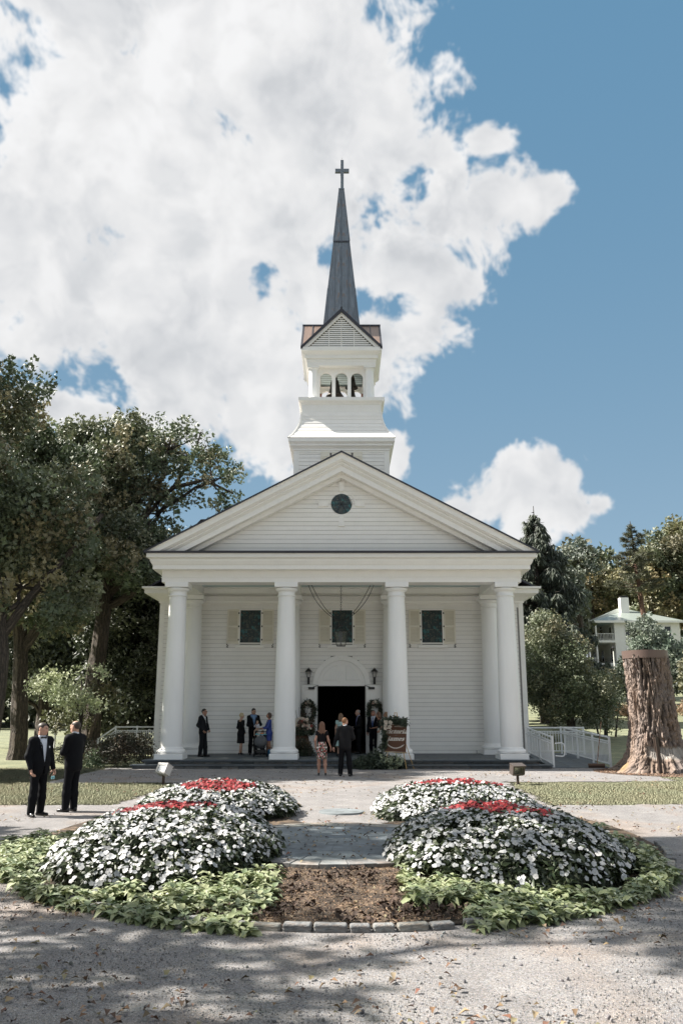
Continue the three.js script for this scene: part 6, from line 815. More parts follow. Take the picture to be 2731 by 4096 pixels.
  // hair
  if (o.hair) {
    const H = o.hair, c = H.color, hl = H.top === undefined ? 0.078 : H.top, prims = [ell([0, 0.037, -0.018], 0.084 + (H.vol || 0), 0.100 + (H.vol || 0) * 0.8, 0.105 + (H.vol || 0))];
    if (H.long) { const d = H.long; prims.push(cap([0, 0.02, -0.07], [0, -d * 0.5, -0.09], 0.075, 0.085, [1.15, 1, 0.55]), cap([0, -d * 0.5, -0.09], [0, -d, -0.10], 0.085, 0.05, [1.15, 1, 0.5])); for (const q of [-1, 1]) prims.push(cap([q * 0.07, 0.03, -0.01], [q * 0.085, -d * 0.55, -0.03], 0.032, 0.03)); for (let i = 0; i < 7; i++) { const x = -0.085 + i * 0.028; prims.push(cap([x, 0.0, -0.105], [x * 1.15, -d * (0.9 + 0.12 * Math.sin(i * 2.1)), -0.135], 0.018, 0.011)); } }
    if (H.bob) for (const q of [-1, 1]) prims.push(cap([q * 0.07, 0.04, -0.02], [q * 0.078, -0.07, -0.01], 0.034, 0.03), cap([q * 0.04, 0, -0.09], [q * 0.045, -0.075, -0.07], 0.05, 0.045));
    if (H.short) for (let i = 0; i < 14; i++) { const a = i * 2.4, u = 0.3 + 0.7 * ((i * 0.618) % 1); prims.push(cap([Math.cos(a) * 0.06 * u, 0.09 + 0.03 * (1 - u), -0.02 + Math.sin(a) * 0.07 * u], [Math.cos(a) * 0.075 * u, 0.112 + 0.03 * (1 - u), -0.025 + Math.sin(a) * 0.085 * u], 0.024, 0.017)); }
    const back = H.long || H.bob ? -1 : -0.07, sideY = H.long || H.bob ? -1 : (H.side === undefined ? -0.015 : H.side);
    const g = sdfMesh(prims, near ? 0.006 : 0.008, { k: 0.01, carve: (x, y, z) => { const yl = z > 0.055 ? hl : z > 0.03 ? mix(sideY < -0.5 ? 0.0 : sideY + 0.03, hl, (z - 0.03) / 0.025) : z > -0.03 ? mix(back, sideY, (z + 0.03) / 0.06) : back; let f = yl - y; if ((H.long || H.bob) && z > 0.03) f = Math.max(f, Math.min(0.058 - Math.abs(x), z - 0.03)); if (H.bald) f = Math.max(f, H.bald - Math.hypot(x, (z - 0.03) * 0.8) - (0.09 - y) * 0.9); return f; }, color: (x, y, z) => { const q = 0.75 + 0.5 * (0.5 + 0.5 * noise3(x * 90, y * 14, z * 60)); return c.map((v) => v * q); } });
    if (g.index.count) { g.applyMatrix4(hm); part('hair', g, std('#ffffff', 0.5, { vertexColors: true }), t); }
  }
  const fr = (y, z) => L([0, y, z]);
  if (o.shirt) { part('shirt', sdfMesh([...torso(0.002), ...arms(0.008, 0.985), cap(lerp3(neck, hd, 0.05), lerp3(neck, hd, 0.42), 0.068, 0.062)], C, { k: 0.015, carve: (x, y) => Math.max(0.97 - y, -9) }), cloth(o.shirt, 0.7), t); }
  if (o.jacket) {
    const b0 = o.button || 1.13, hem = 0.80, J2 = [...torso(0.022), ...arms(0.016, 0.93), cap(L([0, 1.06, 0]), [0, hem + 0.1, -0.005], 0.158 * w + (o.belly || 0) * 0.7, 0.168 * w + (o.belly || 0) * 0.5, [1.1, 1, 0.84])];
    part('jacket', sdfMesh(J2, C, { k: 0.018, carve: (x, y, z) => { const lz = z - lean * (y - 0.95), lx = x - side * (y - 0.95); let f = Math.max(hem - y, -9); if (lz > 0.0) f = Math.max(f, Math.min((y - b0) * (o.open || 0.26) - Math.abs(lx), y - b0, 0.02 + (1.56 - y))); if (lz > 0.03 && y < b0) f = Math.max(f, Math.min((b0 - y) * 0.18 - Math.abs(lx - 0.0), b0 - y)); const nk = Math.hypot(lx, (lz + 0.0) * 0.95); f = Math.max(f, Math.min(0.07 - nk, y - 1.49)); return f; }, color: undefined }), cloth(o.jacket, o.sheen || 0.72), t);
    if (near || o.lapel) part('lapel', [-1, 1].flatMap((k) => { const top = fr(1.50, 0.062), p0 = [k * 0.085 + top[0], top[1], top[2]], q = fr(b0 + 0.02, 0.155 + (o.belly || 0)), m = fr(1.36, 0.128 + (o.belly || 0) * 0.3); return [polys([[p0, [k * 0.062, m[1], m[2] + 0.012], [k * 0.012, q[1], q[2]], [k * 0.10, m[1] - 0.04, m[2] + 0.004]], [p0, [k * 0.10, m[1] - 0.04, m[2] + 0.004], [k * 0.012, q[1], q[2]], [k * 0.062, m[1], m[2] + 0.012]].map((v) => [v[0], v[1], v[2] - 0.004])])]; }), cloth(o.jacket.map((v) => v * 0.8), 0.4), t);
  }
  if (o.trousers) part('trousers', sdfMesh([...legs(0.016, 0.022), ...[0, 1].map((i) => cap(lerp3(J.knee[i], J.ank[i], 0.3), [J.ank[i][0], J.ank[i][1] - 0.02, J.ank[i][2]], 0.072, 0.066)), cap(L([0, 1.03, 0]), [0, 0.93, 0], 0.142 * w + (o.belly || 0) * 0.6, 0.145 * w, [1.08, 1, 0.82])], C, { k: 0.016, carve: (x, y) => Math.max(y - 1.06, 0.045 - y) }), cloth(o.trousers, 0.8), t);
  const shoeC = o.shoe || [0.012, 0.011, 0.011];
  ft.forEach((f, i) => { const a = f[2] || 0, d = [-Math.sin(a), 0, Math.cos(a)], q = [f[0], 0, f[1]], up = f[3] || 0; const P = o.heels ? [cap(add3([q[0], 0.075 + up, q[2]], d, -0.03), add3([q[0], 0.028, q[2]], d, 0.13), 0.033, 0.026, [1, 0.8, 1]), cap(add3([q[0], 0.07, q[2]], d, -0.045), add3([q[0], 0.01, q[2]], d, -0.05), 0.014, 0.009)] : [cap(add3([q[0], 0.04 + up, q[2]], d, -0.055), add3([q[0], 0.034 + up, q[2]], d, 0.16), 0.042, 0.036, [1, 0.95, 1]), cap(add3([q[0], 0.075 + up, q[2]], d, -0.03), add3([q[0], 0.05 + up, q[2]], d, 0.06), 0.042, 0.04)]; part('shoe', sdfMesh(P, near ? 0.008 : 0.012, { k: 0.01, carve: (x, y) => -y }), cloth(shoeC, 0.3), t); });
  if (o.bowtie) part('bow_tie', sdfMesh([cap(fr(1.515, 0.075), add3(fr(1.518, 0.073), [-0.05, 0, 0]), 0.010, 0.024, [1, 1, 0.5]), cap(fr(1.515, 0.075), add3(fr(1.518, 0.073), [0.05, 0, 0]), 0.010, 0.024, [1, 1, 0.5])], 0.006, { k: 0.004 }), cloth([0.012, 0.012, 0.016], 0.4), t);
  if (o.tie) part('tie', [bar(fr(1.50, 0.078), fr(1.36, 0.118), 0.035, 0.014), bar(fr(1.36, 0.118), fr(1.12, 0.128 + (o.belly || 0)), 0.06, 0.012)], cloth(o.tie, 0.5), t);
  if (o.pocket) part('pocket_square', box(0.06, 0.035, 0.012, 0.105, 1.33, 0.112), cloth([0.8, 0.82, 0.85], 0.7), t);
  if (o.glasses) part('sunglasses', [...[-1, 1].map((q) => rbox(0.048, 0.03, 0.012, 0.005, q * 0.031, 0.012, 0.093)), box(0.02, 0.006, 0.006, 0, 0.02, 0.098), ...[-1, 1].map((q) => box(0.004, 0.006, 0.1, q * 0.074, 0.018, 0.035))].map((g) => g.applyMatrix4(hm)), M.black, t);
  if (o.dress) {
    const d = o.dress, P = [...torso(0.012).filter((_, i) => d.shoulders || i < 4), cap(L([0, 1.05, 0]), [0, 0.92, -0.005], 0.118, 0.155, [1.12, 1, 0.88]), cap([0, 0.92, -0.005], [d.sx || 0, d.hem, d.sz || 0], 0.155, d.flare, [1.1, 1, 0.88])];
    if (d.sleeve) P.push(...arms(0.012, d.sleeve)); if (d.shoulders) for (const i of [0, 1]) P.push(cap(J.sh[i], lerp3(J.sh[i], J.el[i], d.shoulders), 0.056, 0.052));
    const g = sdfMesh(P, C * 0.85, { k: 0.016, carve: (x, y, z) => { let f = Math.max(d.hem - y, y - 1.50); const lz = z - lean * (y - 0.95); f = Math.max(f, Math.min((y - (lz > 0 ? 1.40 : d.backNeck || 1.44)) * 0.9, 0.085 - Math.abs(x))); return f; } });
    if (d.map) { const n = g.attributes.position.count, uv = new Float32Array(n * 2); for (let i = 0; i < n; i++) { uv[i * 2] = Math.atan2(g.attributes.position.getX(i), -g.attributes.position.getZ(i)) / 6.2832 * 3; uv[i * 2 + 1] = g.attributes.position.getY(i) * 2.5; } g.setAttribute('uv', new THREE.BufferAttribute(uv, 2)); }
    part('dress', g, d.map ? std('#ffffff', 0.75, { map: d.map }) : cloth(d.color, d.rough || 0.75), t);
    if (d.top) part('bodice', sdfMesh([...torso(0.019).slice(0, d.shoulders ? 5 : 4), ...[0, 1].map((i) => cap(J.sh[i], lerp3(J.sh[i], J.el[i], 0.3), 0.055, 0.054))], C * 0.85, { k: 0.014, carve: (x, y, z) => Math.max(1.06 - y, y - 1.5, Math.min(y - (z > lean * (y - 0.95) ? 1.38 : 1.42), 0.08 - Math.abs(x))) }), cloth(d.top, 0.8), t);
  }
  return t;
}
const yawTo = (x, z) => Math.atan2(x, z), SUIT = [0.0065, 0.007, 0.009], DK = [0.02, 0.016, 0.012];
// the two men on the drive
person('man in open black tuxedo with bow tie, standing on the gravel holding a bottle', { at: [-6.07, 0, -17.5], yaw: yawTo(0.82, 0.57), h: 1.80, near: true, wide: 1.1, belly: 0.02, jacket: SUIT, button: 1.0, open: 0.2, shirt: [0.62, 0.66, 0.74], trousers: [0.0055, 0.006, 0.0075], bowtie: true, pocket: true, turn: 0.45, skin: [0.50, 0.29, 0.21], hair: { color: [0.055, 0.042, 0.034], top: 0.072, side: -0.012 }, feet: [[-0.13, 0.02, 0.3], [0.12, -0.03, -0.3]], arms: [[[-0.29, 1.16, 0.0], [-0.275, 0.91, 0.11]], [[0.28, 1.15, -0.04], [0.30, 0.89, 0.06]]], hands: [{ curl: 0.5 }, { curl: 0.75 }] });
person('man in dark suit with folded arms and receding hair, back turned, facing the tuxedo', { at: [-5.62, 0, -18.25], yaw: yawTo(-0.85, -0.45), h: 1.83, near: true, wide: 1.06, jacket: SUIT, shirt: [0.6, 0.62, 0.66], trousers: SUIT, tie: [0.2, 0.03, 0.04], turn: 0.1, skin: [0.50, 0.29, 0.21], hair: { color: [0.05, 0.038, 0.03], top: 0.092, side: -0.01, bald: 0.06 }, feet: [[-0.09, 0.0, 0.2], [0.10, 0.04, -0.2]], arms: [[[-0.25, 1.19, 0.06], [0.04, 1.20, 0.20]], [[0.25, 1.18, 0.06], [-0.04, 1.14, 0.22]]], hands: [{ dir: [1, 0.1, 0.02], pn: [0, 0, -1], curl: 0.35 }, { dir: [-1, 0.15, 0], pn: [0, 0, -1], curl: 0.35 }] });
{ const b = thing('water_bottle', 'clear plastic water bottle in the hand of the man with the bow tie', 'bottle', [-5.85, 0.63, -17.71], 0.3); const pr = [[0, 0], [0.03, 0.002], [0.033, 0.02], [0.031, 0.07], [0.033, 0.09], [0.031, 0.13], [0.022, 0.165], [0.013, 0.18], [0.013, 0.2]]; part('bottle_shell', lathe(pr, 16), M.glass, b); part('label', cyl(0.034, 0.034, 0.05, 0, 0.07, 0, 16), std([0.25, 0.55, 0.62], 0.5), b); part('cap', cyl(0.015, 0.015, 0.018, 0, 0.198, 0, 12), M.trim, b); }
// on the porch
person('man in grey suit and sunglasses standing alone on the porch by the left column', { at: [-5.47, 0.3, -34.1], yaw: yawTo(0.93, 0.36), h: 1.83, jacket: [0.014, 0.0155, 0.018], shirt: [0.6, 0.6, 0.6], trousers: [0.014, 0.0155, 0.018], glasses: true, lapel: true, skin: [0.4, 0.22, 0.15], lean: -0.03, headFwd: 0.03, hair: { color: DK, top: 0.085 }, feet: [[-0.1, -0.05, 0.15], [0.1, 0.08, -0.2]], arms: [[[-0.27, 1.18, -0.08], [-0.18, 0.98, 0.1]], [[0.27, 1.15, 0.02], [0.16, 0.99, 0.17]]] });
person('woman in black knee-length dress with short blonde hair on the porch', { at: [-4.12, 0.3, -35.4], yaw: yawTo(0.75, -0.66), h: 1.66, female: true, heels: true, turn: -0.2, dress: { color: [0.01, 0.01, 0.011], hem: 0.50, flare: 0.185, sleeve: 0.95, shoulders: 0.4 }, skin: [0.46, 0.28, 0.2], hair: { color: [0.50, 0.40, 0.24], vol: 0.012, short: true, top: 0.07, side: -0.045 }, feet: [[-0.1, -0.12, 0.1], [0.08, 0.1, -0.1]], arms: [[[-0.25, 1.17, -0.06], [-0.12, 0.97, 0.12]], [[0.25, 1.17, -0.02], [0.12, 0.98, 0.16]]] });
person('man in dark suit and blue shirt holding a baby on the porch', { at: [-3.66, 0.3, -35.75], yaw: yawTo(0.35, 0.93), h: 1.85, jacket: SUIT, open: 0.34, shirt: [0.16, 0.26, 0.42], trousers: SUIT, pitch: 0.28, turn: 0.25, lapel: true, skin: [0.42, 0.25, 0.17], hair: { color: [0.018, 0.014, 0.012], top: 0.085 }, arms: [[[-0.24, 1.15, 0.08], [-0.02, 1.08, 0.26]], [[0.27, 1.17, 0.1], [0.13, 1.16, 0.31]]], hands: [{ dir: [1, 0.1, 0.2], pn: [0, 1, 0.2], curl: 0.6 }, { dir: [-0.5, 0.1, 0.6], pn: [-0.4, 1, -0.3], curl: 0.5 }] });
person('baby in white shirt carried by the man on the porch', { at: [-3.46, 0.98, -35.43], yaw: yawTo(-0.2, 1), h: 0.66, female: true, headScale: 1.55, headFwd: 0.02, shirt: [0.65, 0.66, 0.72], trousers: [0.5, 0.36, 0.28], shoe: [0.5, 0.33, 0.25], skin: [0.52, 0.32, 0.23], hair: { color: [0.34, 0.25, 0.17], top: 0.085 }, feet: [[-0.2, 0.3, 0.1, 0.2], [0.1, 0.38, -0.1, 0.15]], knee: [[-0.2, 0.75, 0.3], [0.16, 0.72, 0.32]], arms: [[[-0.3, 1.25, 0.15], [-0.15, 1.2, 0.33]], [[0.3, 1.22, 0.15], [0.2, 1.12, 0.33]]] });
person('woman in royal blue dress with brown bob reaching towards the baby', { at: [-2.98, 0.3, -35.5], yaw: yawTo(-0.95, 0.25), h: 1.68, female: true, heels: true, dress: { color: [0.03, 0.06, 0.28], rough: 0.4, hem: 0.60, flare: 0.16, sleeve: 0.6, shoulders: 0.4 }, skin: [0.38, 0.2, 0.13], hair: { color: [0.075, 0.045, 0.03], bob: true, vol: 0.012, top: 0.065 }, feet: [[-0.08, 0.02, 0.1], [0.08, -0.06, -0.1]], arms: [[[-0.2, 1.16, 0.12], [-0.12, 1.12, 0.37]], [[0.2, 1.16, 0.1], [0.1, 1.1, 0.35]]], hands: [{ pn: [0, 1, 0], curl: 0.3 }, { pn: [0, 1, 0], curl: 0.3 }] });
person('small child in dark jacket standing behind the stroller', { at: [-3.24, 0.3, -35.55], yaw: yawTo(-0.4, 0.9), h: 0.95, headScale: 1.35, jacket: [0.02, 0.025, 0.035], shirt: [0.35, 0.4, 0.5], trousers: [0.02, 0.022, 0.03], skin: [0.5, 0.3, 0.21], hair: { color: [0.36, 0.26, 0.16], top: 0.085 } });
{ // stroller
  const s = thing('stroller', 'grey canopied baby stroller parked in front of the porch group', 'stroller', [-3.2, 0.3, -34.3], 0.12);
  const sh = []; for (let i = 0; i <= 8; i++) { const a = i / 8 * Math.PI; sh.push([0.27 * Math.sin(a), 0.56 - 0.22 * Math.cos(a)]); }
  part('canopy', new THREE.SphereGeometry(0.27, 20, 12, 0, 6.2832, 0, 1.9).scale(0.95, 0.85, 0.95).rotateX(0.55).translate(0, 0.56, 0.03), std([0.10, 0.105, 0.115], 0.85, { side: 2 }), s);
  part('seat', [rbox(0.36, 0.4, 0.06, 0.02, 0, 0.52, -0.12), rbox(0.36, 0.06, 0.34, 0.02, 0, 0.34, 0.02)], std([0.02, 0.022, 0.025], 0.8), s);
  part('frame', [...[-1, 1].flatMap((k) => [rod([k * 0.24, 0.08, 0.3], [k * 0.22, 0.95, -0.35], 0.014), rod([k * 0.24, 0.1, -0.3], [k * 0.23, 0.6, -0.06], 0.014), rod([k * 0.23, 0.2, 0.2], [k * 0.23, 0.2, -0.22], 0.012)]), rod([-0.22, 0.95, -0.35], [0.22, 0.95, -0.35], 0.018)], M.iron, s);
  part('basket', rbox(0.4, 0.14, 0.42, 0.03, 0, 0.18, -0.02), M.black, s);
  for (const k of [-1, 1]) for (const z of [0.28, -0.28]) part('wheel', [new THREE.TorusGeometry(0.085, 0.02, 8, 20).rotateY(Math.PI / 2).translate(k * 0.25, 0.105, z), rod([k * 0.235, 0.105, z], [k * 0.265, 0.105, z], 0.05, 0.05, 12)], M.black, s);
  part('toy', [box(0.12, 0.05, 0.05, 0.03, 0.86, 0.0)], std([0.75, 0.22, 0.05], 0.5), s); part('toy_bar', [rod([-0.23, 0.84, 0.02], [0.23, 0.84, 0.02], 0.016), box(0.05, 0.06, 0.05, -0.16, 0.86, 0.01)], std([0.15, 0.42, 0.5], 0.5), s);
  const bg = thing('bag', 'bright blue bag on the porch floor beside the stroller', 'bag', [-2.83, 0.3, -34.6], 0.2); part('bag_body', rbox(0.22, 0.26, 0.16, 0.04, 0, 0.13, 0), std([0.03, 0.16, 0.32], 0.6), bg); part('bag_handle', new THREE.TorusGeometry(0.07, 0.01, 6, 14, Math.PI).translate(0, 0.26, 0), M.black, bg);
}
// the couple walking to the door
person('woman in sleeveless floral dress with long brown hair walking towards the church', { at: [-0.64, 0, -28.25], yaw: Math.PI + 0.05, h: 1.70, female: true, heels: true, near: true, dress: { map: floralMap, hem: 0.56, flare: 0.165, top: [0.014, 0.012, 0.014] }, skin: [0.52, 0.28, 0.2], hair: { color: [0.16, 0.075, 0.042], long: 0.30, vol: 0.008 }, feet: [[-0.13, -0.05, 0.05], [0.10, 0.1, -0.05]], arms: [[[-0.23, 1.17, -0.02], [-0.31, 0.93, 0.03]], [[0.23, 1.18, -0.03], [0.22, 0.95, 0.06]]] });
person('man in charcoal suit with short reddish hair walking hand in hand towards the church', { at: [0.11, 0, -27.95], yaw: Math.PI - 0.12, h: 1.83, near: true, wide: 1.04, jacket: [0.013, 0.0125, 0.014], sheen: 0.5, trousers: [0.010, 0.010, 0.0115], shirt: [0.68, 0.68, 0.7], turn: -0.45, skin: [0.56, 0.31, 0.22], hair: { color: [0.26, 0.12, 0.05], top: 0.085, side: -0.01 }, feet: [[-0.17, -0.02, 0.2], [0.15, 0.02, -0.1]], arms: [[[-0.27, 1.18, 0.03], [-0.15, 1.08, 0.22]], [[0.28, 1.16, -0.02], [0.36, 0.90, 0.02]]] });
// at the door
person('older balding man in black suit standing inside the dark doorway', { at: [0.74, 0.3, -36.45], yaw: yawTo(-0.95, 0.2), h: 1.80, jacket: [0.009, 0.009, 0.01], trousers: [0.009, 0.009, 0.01], shirt: [0.5, 0.5, 0.62], tie: [0.2, 0.2, 0.4], skin: [0.46, 0.27, 0.2], pitch: 0.12, headFwd: 0.03, hair: { color: [0.3, 0.29, 0.28], top: 0.1, bald: 0.08 }, arms: [[[-0.25, 1.16, 0.04], [-0.04, 1.08, 0.24]], [[0.25, 1.16, 0.04], [0.06, 1.07, 0.25]]] });
person('woman in pale mint dress with light brown hair on the porch step beyond the couple', { at: [-0.03, 0.3, -34.4], yaw: Math.PI, h: 1.66, female: true, dress: { color: [0.42, 0.58, 0.56], hem: 0.42, flare: 0.23, shoulders: 0.3 }, skin: [0.45, 0.27, 0.19], hair: { color: [0.2, 0.12, 0.07], long: 0.2, vol: 0.008 } });
person('young man in dark suit and blue tie by the right door leaf', { at: [1.34, 0.3, -36.05], yaw: yawTo(-0.35, 0.93), h: 1.78, jacket: SUIT, shirt: [0.6, 0.62, 0.68], tie: [0.06, 0.10, 0.26], trousers: SUIT, lapel: true, skin: [0.46, 0.24, 0.17], turn: 0.4, hair: { color: [0.03, 0.02, 0.015], top: 0.08 } });
person('woman in black top and long white skirt leaning in beside the welcome sign', { at: [1.60, 0.3, -35.5], yaw: yawTo(-0.85, -0.1), h: 1.70, female: true, lean: 0.1, dress: { color: [0.66, 0.64, 0.6], hem: 0.10, flare: 0.2, top: [0.012, 0.012, 0.013] }, skin: [0.46, 0.25, 0.17], hair: { color: [0.15, 0.08, 0.045], long: 0.16, vol: 0.016 }, arms: [[[-0.2, 1.17, 0.1], [-0.1, 1.12, 0.34]], [[0.27, 1.2, -0.12], [0.24, 1.02, 0.04]]], hands: [{ pn: [0, 1, 0], curl: 0.3 }, {}] });
person('woman in black dress with lighter hair behind the one in the white skirt', { at: [1.90, 0.3, -35.85], yaw: yawTo(-0.9, 0.2), h: 1.70, female: true, lean: 0.05, dress: { color: [0.011, 0.011, 0.012], hem: 0.5, flare: 0.17, shoulders: 0.5 }, skin: [0.44, 0.25, 0.18], hair: { color: [0.24, 0.14, 0.07], long: 0.14, vol: 0.014 }, arms: [[[-0.2, 1.17, 0.1], [-0.1, 1.14, 0.3]], [[0.25, 1.18, 0.02], [0.14, 1.05, 0.2]]] });
// ================= wedding decorations =================
{
  const lm = [leafMat([0.05, 0.07, 0.04], 0.2, 0.5), leafMat([0.10, 0.08, 0.05], 0.2, 0.6)], r = rng(140), rose = (R) => { const f = []; for (let k = 0; k < 3; k++) for (let i = 0; i < 5; i++) { const a = i / 5 * 6.283 + k * 0.6, q = R * (0.4 + 0.3 * k), h = R * (0.75 - 0.3 * k), d = 0.6; f.push([[0, 0, 0], [Math.cos(a - d) * q, h, Math.sin(a - d) * q], [Math.cos(a) * q * 1.25, h * 0.9, Math.sin(a) * q * 1.25], [Math.cos(a + d) * q, h, Math.sin(a + d) * q]].reverse()); } return polys(f); };
  const RG = rose(0.055), RM = [std([0.66, 0.58, 0.48], 0.7, { side: 2 }), std([0.6, 0.42, 0.34], 0.7, { side: 2 }), std([0.3, 0.08, 0.06], 0.7, { side: 2 })], sprig = clump(9, 0.09, 0.10, 0.02, 71), trail = clump(9, 0.1, 0.13, 0.02, 72);
  const leaves = (t, n, f, m = 0, g = sprig) => { const L = [], c = new THREE.Color(); for (let i = 0; i < n; i++) { const p = f(i / n, i); const k = 0.7 + 0.6 * r(); c.setRGB(k, k, k); L.push([mat4(...p, r() * 6, r() * 6, r() * 6, 0.7 + 0.5 * r()), c.clone()]); } instanced('foliage', g, lm[m], L, t); };
  const roses = (t, list, nm = 'rose') => list.forEach(([p, k, s = 1]) => { const q = part(nm, RG, RM[k], t); q.position.set(...p); q.rotation.set(1.0 + r() * 0.5, 0, (r() - 0.5)); q.scale.setScalar(s); });
  for (const s of [-1, 1]) {
    const w = thing('wreath', s < 0 ? 'oval foliage wreath hanging on the open left door leaf' : 'oval foliage wreath hanging on the open right door leaf', 'wreath', [s * 1.40, 2.05, -36.5], s * 0.22);
    leaves(w, 150, () => { const a = r() * 6.283; return [Math.cos(a) * 0.25 + (r() - 0.5) * 0.12, Math.sin(a) * 0.36 + (r() - 0.5) * 0.12, r() * 0.08]; }); leaves(w, 40, (f) => [(r() - 0.5) * 0.3, -0.4 - r() * 0.45, r() * 0.05], 1, trail); leaves(w, 40, () => { const a = r() * 6.283; return [Math.cos(a) * 0.25 + (r() - 0.5) * 0.12, Math.sin(a) * 0.36 + (r() - 0.5) * 0.12, r() * 0.1]; }, 1);
    roses(w, [[[0.0, 0.38, 0.1], 0, 1.3], [[-0.08, 0.33, 0.1], 1, 1], [[0.09, 0.32, 0.09], 0, 0.9]]);
    part('monogram', [tube([[-0.09, -0.06, 0.12], [-0.11, 0.03, 0.12], [-0.06, 0.1, 0.12], [-0.02, 0.02, 0.12], [-0.04, -0.08, 0.12], [0.02, -0.02, 0.12]], 0.011, 24, 5), tube([[0.02, -0.08, 0.12], [0.04, 0.09, 0.12], [0.07, -0.03, 0.12], [0.1, 0.08, 0.12], [0.11, -0.07, 0.12]], 0.011, 24, 5)], std([0.7, 0.68, 0.64], 0.6), w);
  }
  const brl = thing('barrel', 'wooden barrel stand between the second column and the left door', 'barrel', [-1.62, 0.3, -35.2]); const bp = [[0.0, 0], [0.26, 0], [0.30, 0.2], [0.315, 0.4], [0.30, 0.6], [0.26, 0.8], [0, 0.8]]; part('staves', lathe(bp, 24), M.wood, brl); part('hoop', [0.12, 0.68].map((y) => new THREE.TorusGeometry(0.29, 0.012, 5, 28).rotateX(Math.PI / 2).translate(0, y, 0)), M.iron, brl);
  const fa = thing('flower_arrangement', 'large arrangement of white and rust roses on the barrel by the left door', 'flowers', [-1.62, 1.1, -35.15]); leaves(fa, 260, () => { const a = r() * 6.28, q = Math.sqrt(r()); return [Math.cos(a) * q * 0.5, 0.05 + r() * 0.55 * (1.15 - q), Math.sin(a) * q * 0.35]; }); leaves(fa, 60, () => { const a = r() * 6.28; return [Math.cos(a) * 0.5, 0.1 + r() * 0.5, Math.sin(a) * 0.35]; }, 1);
  roses(fa, Array.from({ length: 26 }, () => { const a = r() * 6.28, q = Math.sqrt(r()); return [[Math.cos(a) * q * 0.45, 0.2 + 0.45 * (1 - q * q) + 0.08 * r(), 0.1 + 0.26 * r()], [0, 0, 0, 1, 2][Math.floor(r() * 5)], 0.8 + 0.5 * r()]; }));
  part('twig', Array.from({ length: 9 }, (_, i) => { const a = -0.9 + i * 0.22; return tube([[0, 0.2, 0], [Math.sin(a) * 0.4 - 0.1, 0.7, -0.05], [Math.sin(a) * 0.7 - 0.15 + 0.05 * (i % 3), 1.1 + 0.15 * (i % 2), 0]], 0.006, 12, 4); }), M.wood, fa);
  const gl = thing('greenery', 'trailing greenery at the foot of the barrel by the second column', 'plants', [-1.6, 0.3, -34.75]); leaves(gl, 240, () => { const a = r() * 6.28, q = Math.sqrt(r()); return [Math.cos(a) * q * 0.5 - 0.05, 0.04 + r() * 0.7 * (1 - q * 0.8), Math.sin(a) * q * 0.32]; }, 0, trail); leaves(gl, 50, () => [(r() - 0.5) * 0.8, 0.05 + r() * 0.5, 0.2 + 0.15 * r()], 1);
  const gr = thing('greenery', 'dark ferny greenery spilling down the steps below the welcome sign', 'plants', [1.35, 0, -31.35]); leaves(gr, 520, () => { const a = r() * 6.28, q = Math.sqrt(r()); return [Math.cos(a) * q * 0.95, 0.06 + r() * 0.62 * (1.05 - q * 0.8), Math.sin(a) * q * 0.45 - 0.1]; }, 0, trail); const pale = leafMat([0.42, 0.46, 0.3], 0.3, 0.5), L2 = []; for (let i = 0; i < 40; i++) L2.push([mat4(0.1 + r() * 0.7, 0.08 + r() * 0.4, 0.22 + 0.2 * r(), r() * 2, r() * 6, r() * 2, 0.8), null]); instanced('pale_leaves', trail, pale, L2, gr);
  // easel with the sign
  const ez = thing('easel', 'slim gold easel carrying the welcome sign on the steps', 'easel', [1.98, 0, -31.3], -0.1); part('leg', rod([-0.42, 0.02, 0.12], [-0.04, 2.0, -0.14], 0.016), M.gold, ez); part('leg', rod([0.36, 0.0, 0.12], [0.02, 2.0, -0.14], 0.016), M.gold, ez); part('leg', rod([0.62, 0.0, -0.2], [0.02, 1.9, -0.17], 0.014), M.gold, ez); part('ledge', rod([-0.42, 0.62, 0.07], [0.38, 0.58, 0.07], 0.016), M.gold, ez); part('finial', [new THREE.TorusGeometry(0.05, 0.014, 6, 16).translate(-0.01, 2.06, -0.14)], M.trim, ez);
  const cv = document.createElement('canvas'); cv.width = 320; cv.height = 460; const g = cv.getContext('2d'); g.fillStyle = '#5b3b27'; g.fillRect(0, 0, 320, 460); for (let i = 0; i < 160; i++) { g.fillStyle = `rgba(${i % 2 ? '30,15,8' : '130,90,60'},0.10)`; g.fillRect(0, r() * 460, 320, 1 + r() * 3); } for (let i = 1; i < 4; i++) { g.fillStyle = 'rgba(20,10,5,.35)'; g.fillRect(0, i * 115, 320, 2); }
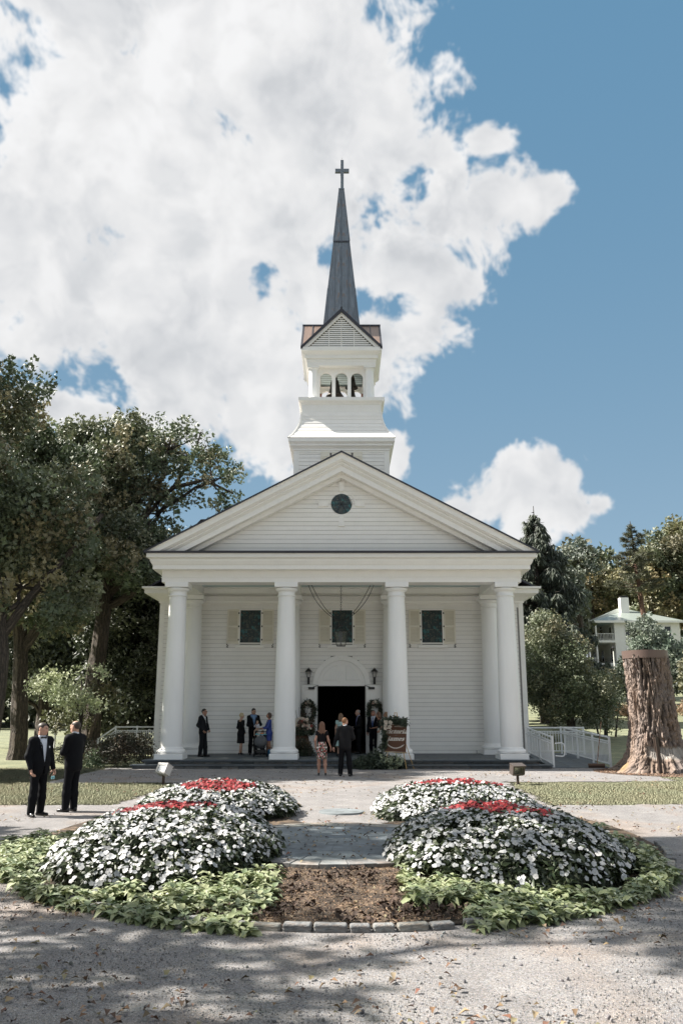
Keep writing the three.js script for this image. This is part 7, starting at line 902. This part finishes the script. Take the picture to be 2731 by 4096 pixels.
  g.strokeStyle = g.fillStyle = '#f1ece2'; g.textAlign = 'center'; g.save(); g.translate(170, 62); g.rotate(-0.05); g.font = 'italic 26px serif'; g.fillText('welcome to the', 0, 0); g.fillText('wedding of', 30, 28); g.restore(); g.lineWidth = 3; g.font = 'italic bold 84px serif'; g.save(); g.translate(160, 190); g.rotate(-0.04); g.transform(1, 0, -0.22, 1, 0, 0); g.fillText('victoria', 0, 0); g.restore(); g.font = '34px serif'; g.fillText('+', 160, 228); g.font = 'italic bold 84px serif'; g.save(); g.translate(160, 300); g.rotate(-0.04); g.transform(1, 0, -0.22, 1, 0, 0); g.fillText('james', 0, 0); g.restore();
  g.lineWidth = 1.5; g.beginPath(); g.arc(160, 250, 160, 0.75, 2.4); g.stroke(); for (let i = 0; i < 15; i++) { const a = 0.75 + i / 14 * 1.65, x = 160 + Math.cos(a) * 160, y = 250 + Math.sin(a) * 160; for (const k of [-1, 1]) { g.save(); g.translate(x, y); g.rotate(a + Math.PI / 2 * k + 0.5); g.beginPath(); g.ellipse(10, 0, 9, 3, 0, 0, 7); g.fill(); g.restore(); } }
  const ct = new THREE.CanvasTexture(cv); ct.colorSpace = THREE.SRGBColorSpace; const si = thing('welcome_sign', 'brown wooden wedding welcome sign with white hand lettering, garlanded with roses', 'sign', [1.96, 1.16, -31.27], -0.12); const board2 = sub('board', si); board2.rotation.set(-0.12, 0, -0.05); part('wood_panel', box(0.78, 1.08, 0.025, 0, 0, -0.014), std([0.10, 0.05, 0.03], 0.7), board2); part('lettering', new THREE.PlaneGeometry(0.77, 1.07), std('#ffffff', 0.7, { map: ct }), board2);
  const ga = thing('garland', 'leafy garland with white roses draped over the top left of the welcome sign', 'garland', [1.9, 1.6, -31.22], -0.12); leaves(ga, 150, () => { const f = r(); return [-0.35 + f * 0.85 + (r() - 0.5) * 0.1, 0.1 + (r() - 0.5) * 0.22 - 0.1 * Math.abs(f - 0.5), 0.03 + r() * 0.1]; }); leaves(ga, 90, () => { const f = r(); return [-0.42 + (r() - 0.5) * 0.14 + 0.08 * Math.sin(f * 3), 0.05 - f * 0.95, 0.02 + r() * 0.08]; }); roses(ga, [[[-0.28, 0.06, 0.14], 0, 1.5], [[-0.12, 0.04, 0.14], 0, 1.3], [[-0.15, -0.12, 0.14], 0, 1.4], [[-0.30, -0.16, 0.13], 0, 1.2], [[-0.3, -0.06, 0.14], 0, 1.3]]);
}
renderer.render(scene, camera);
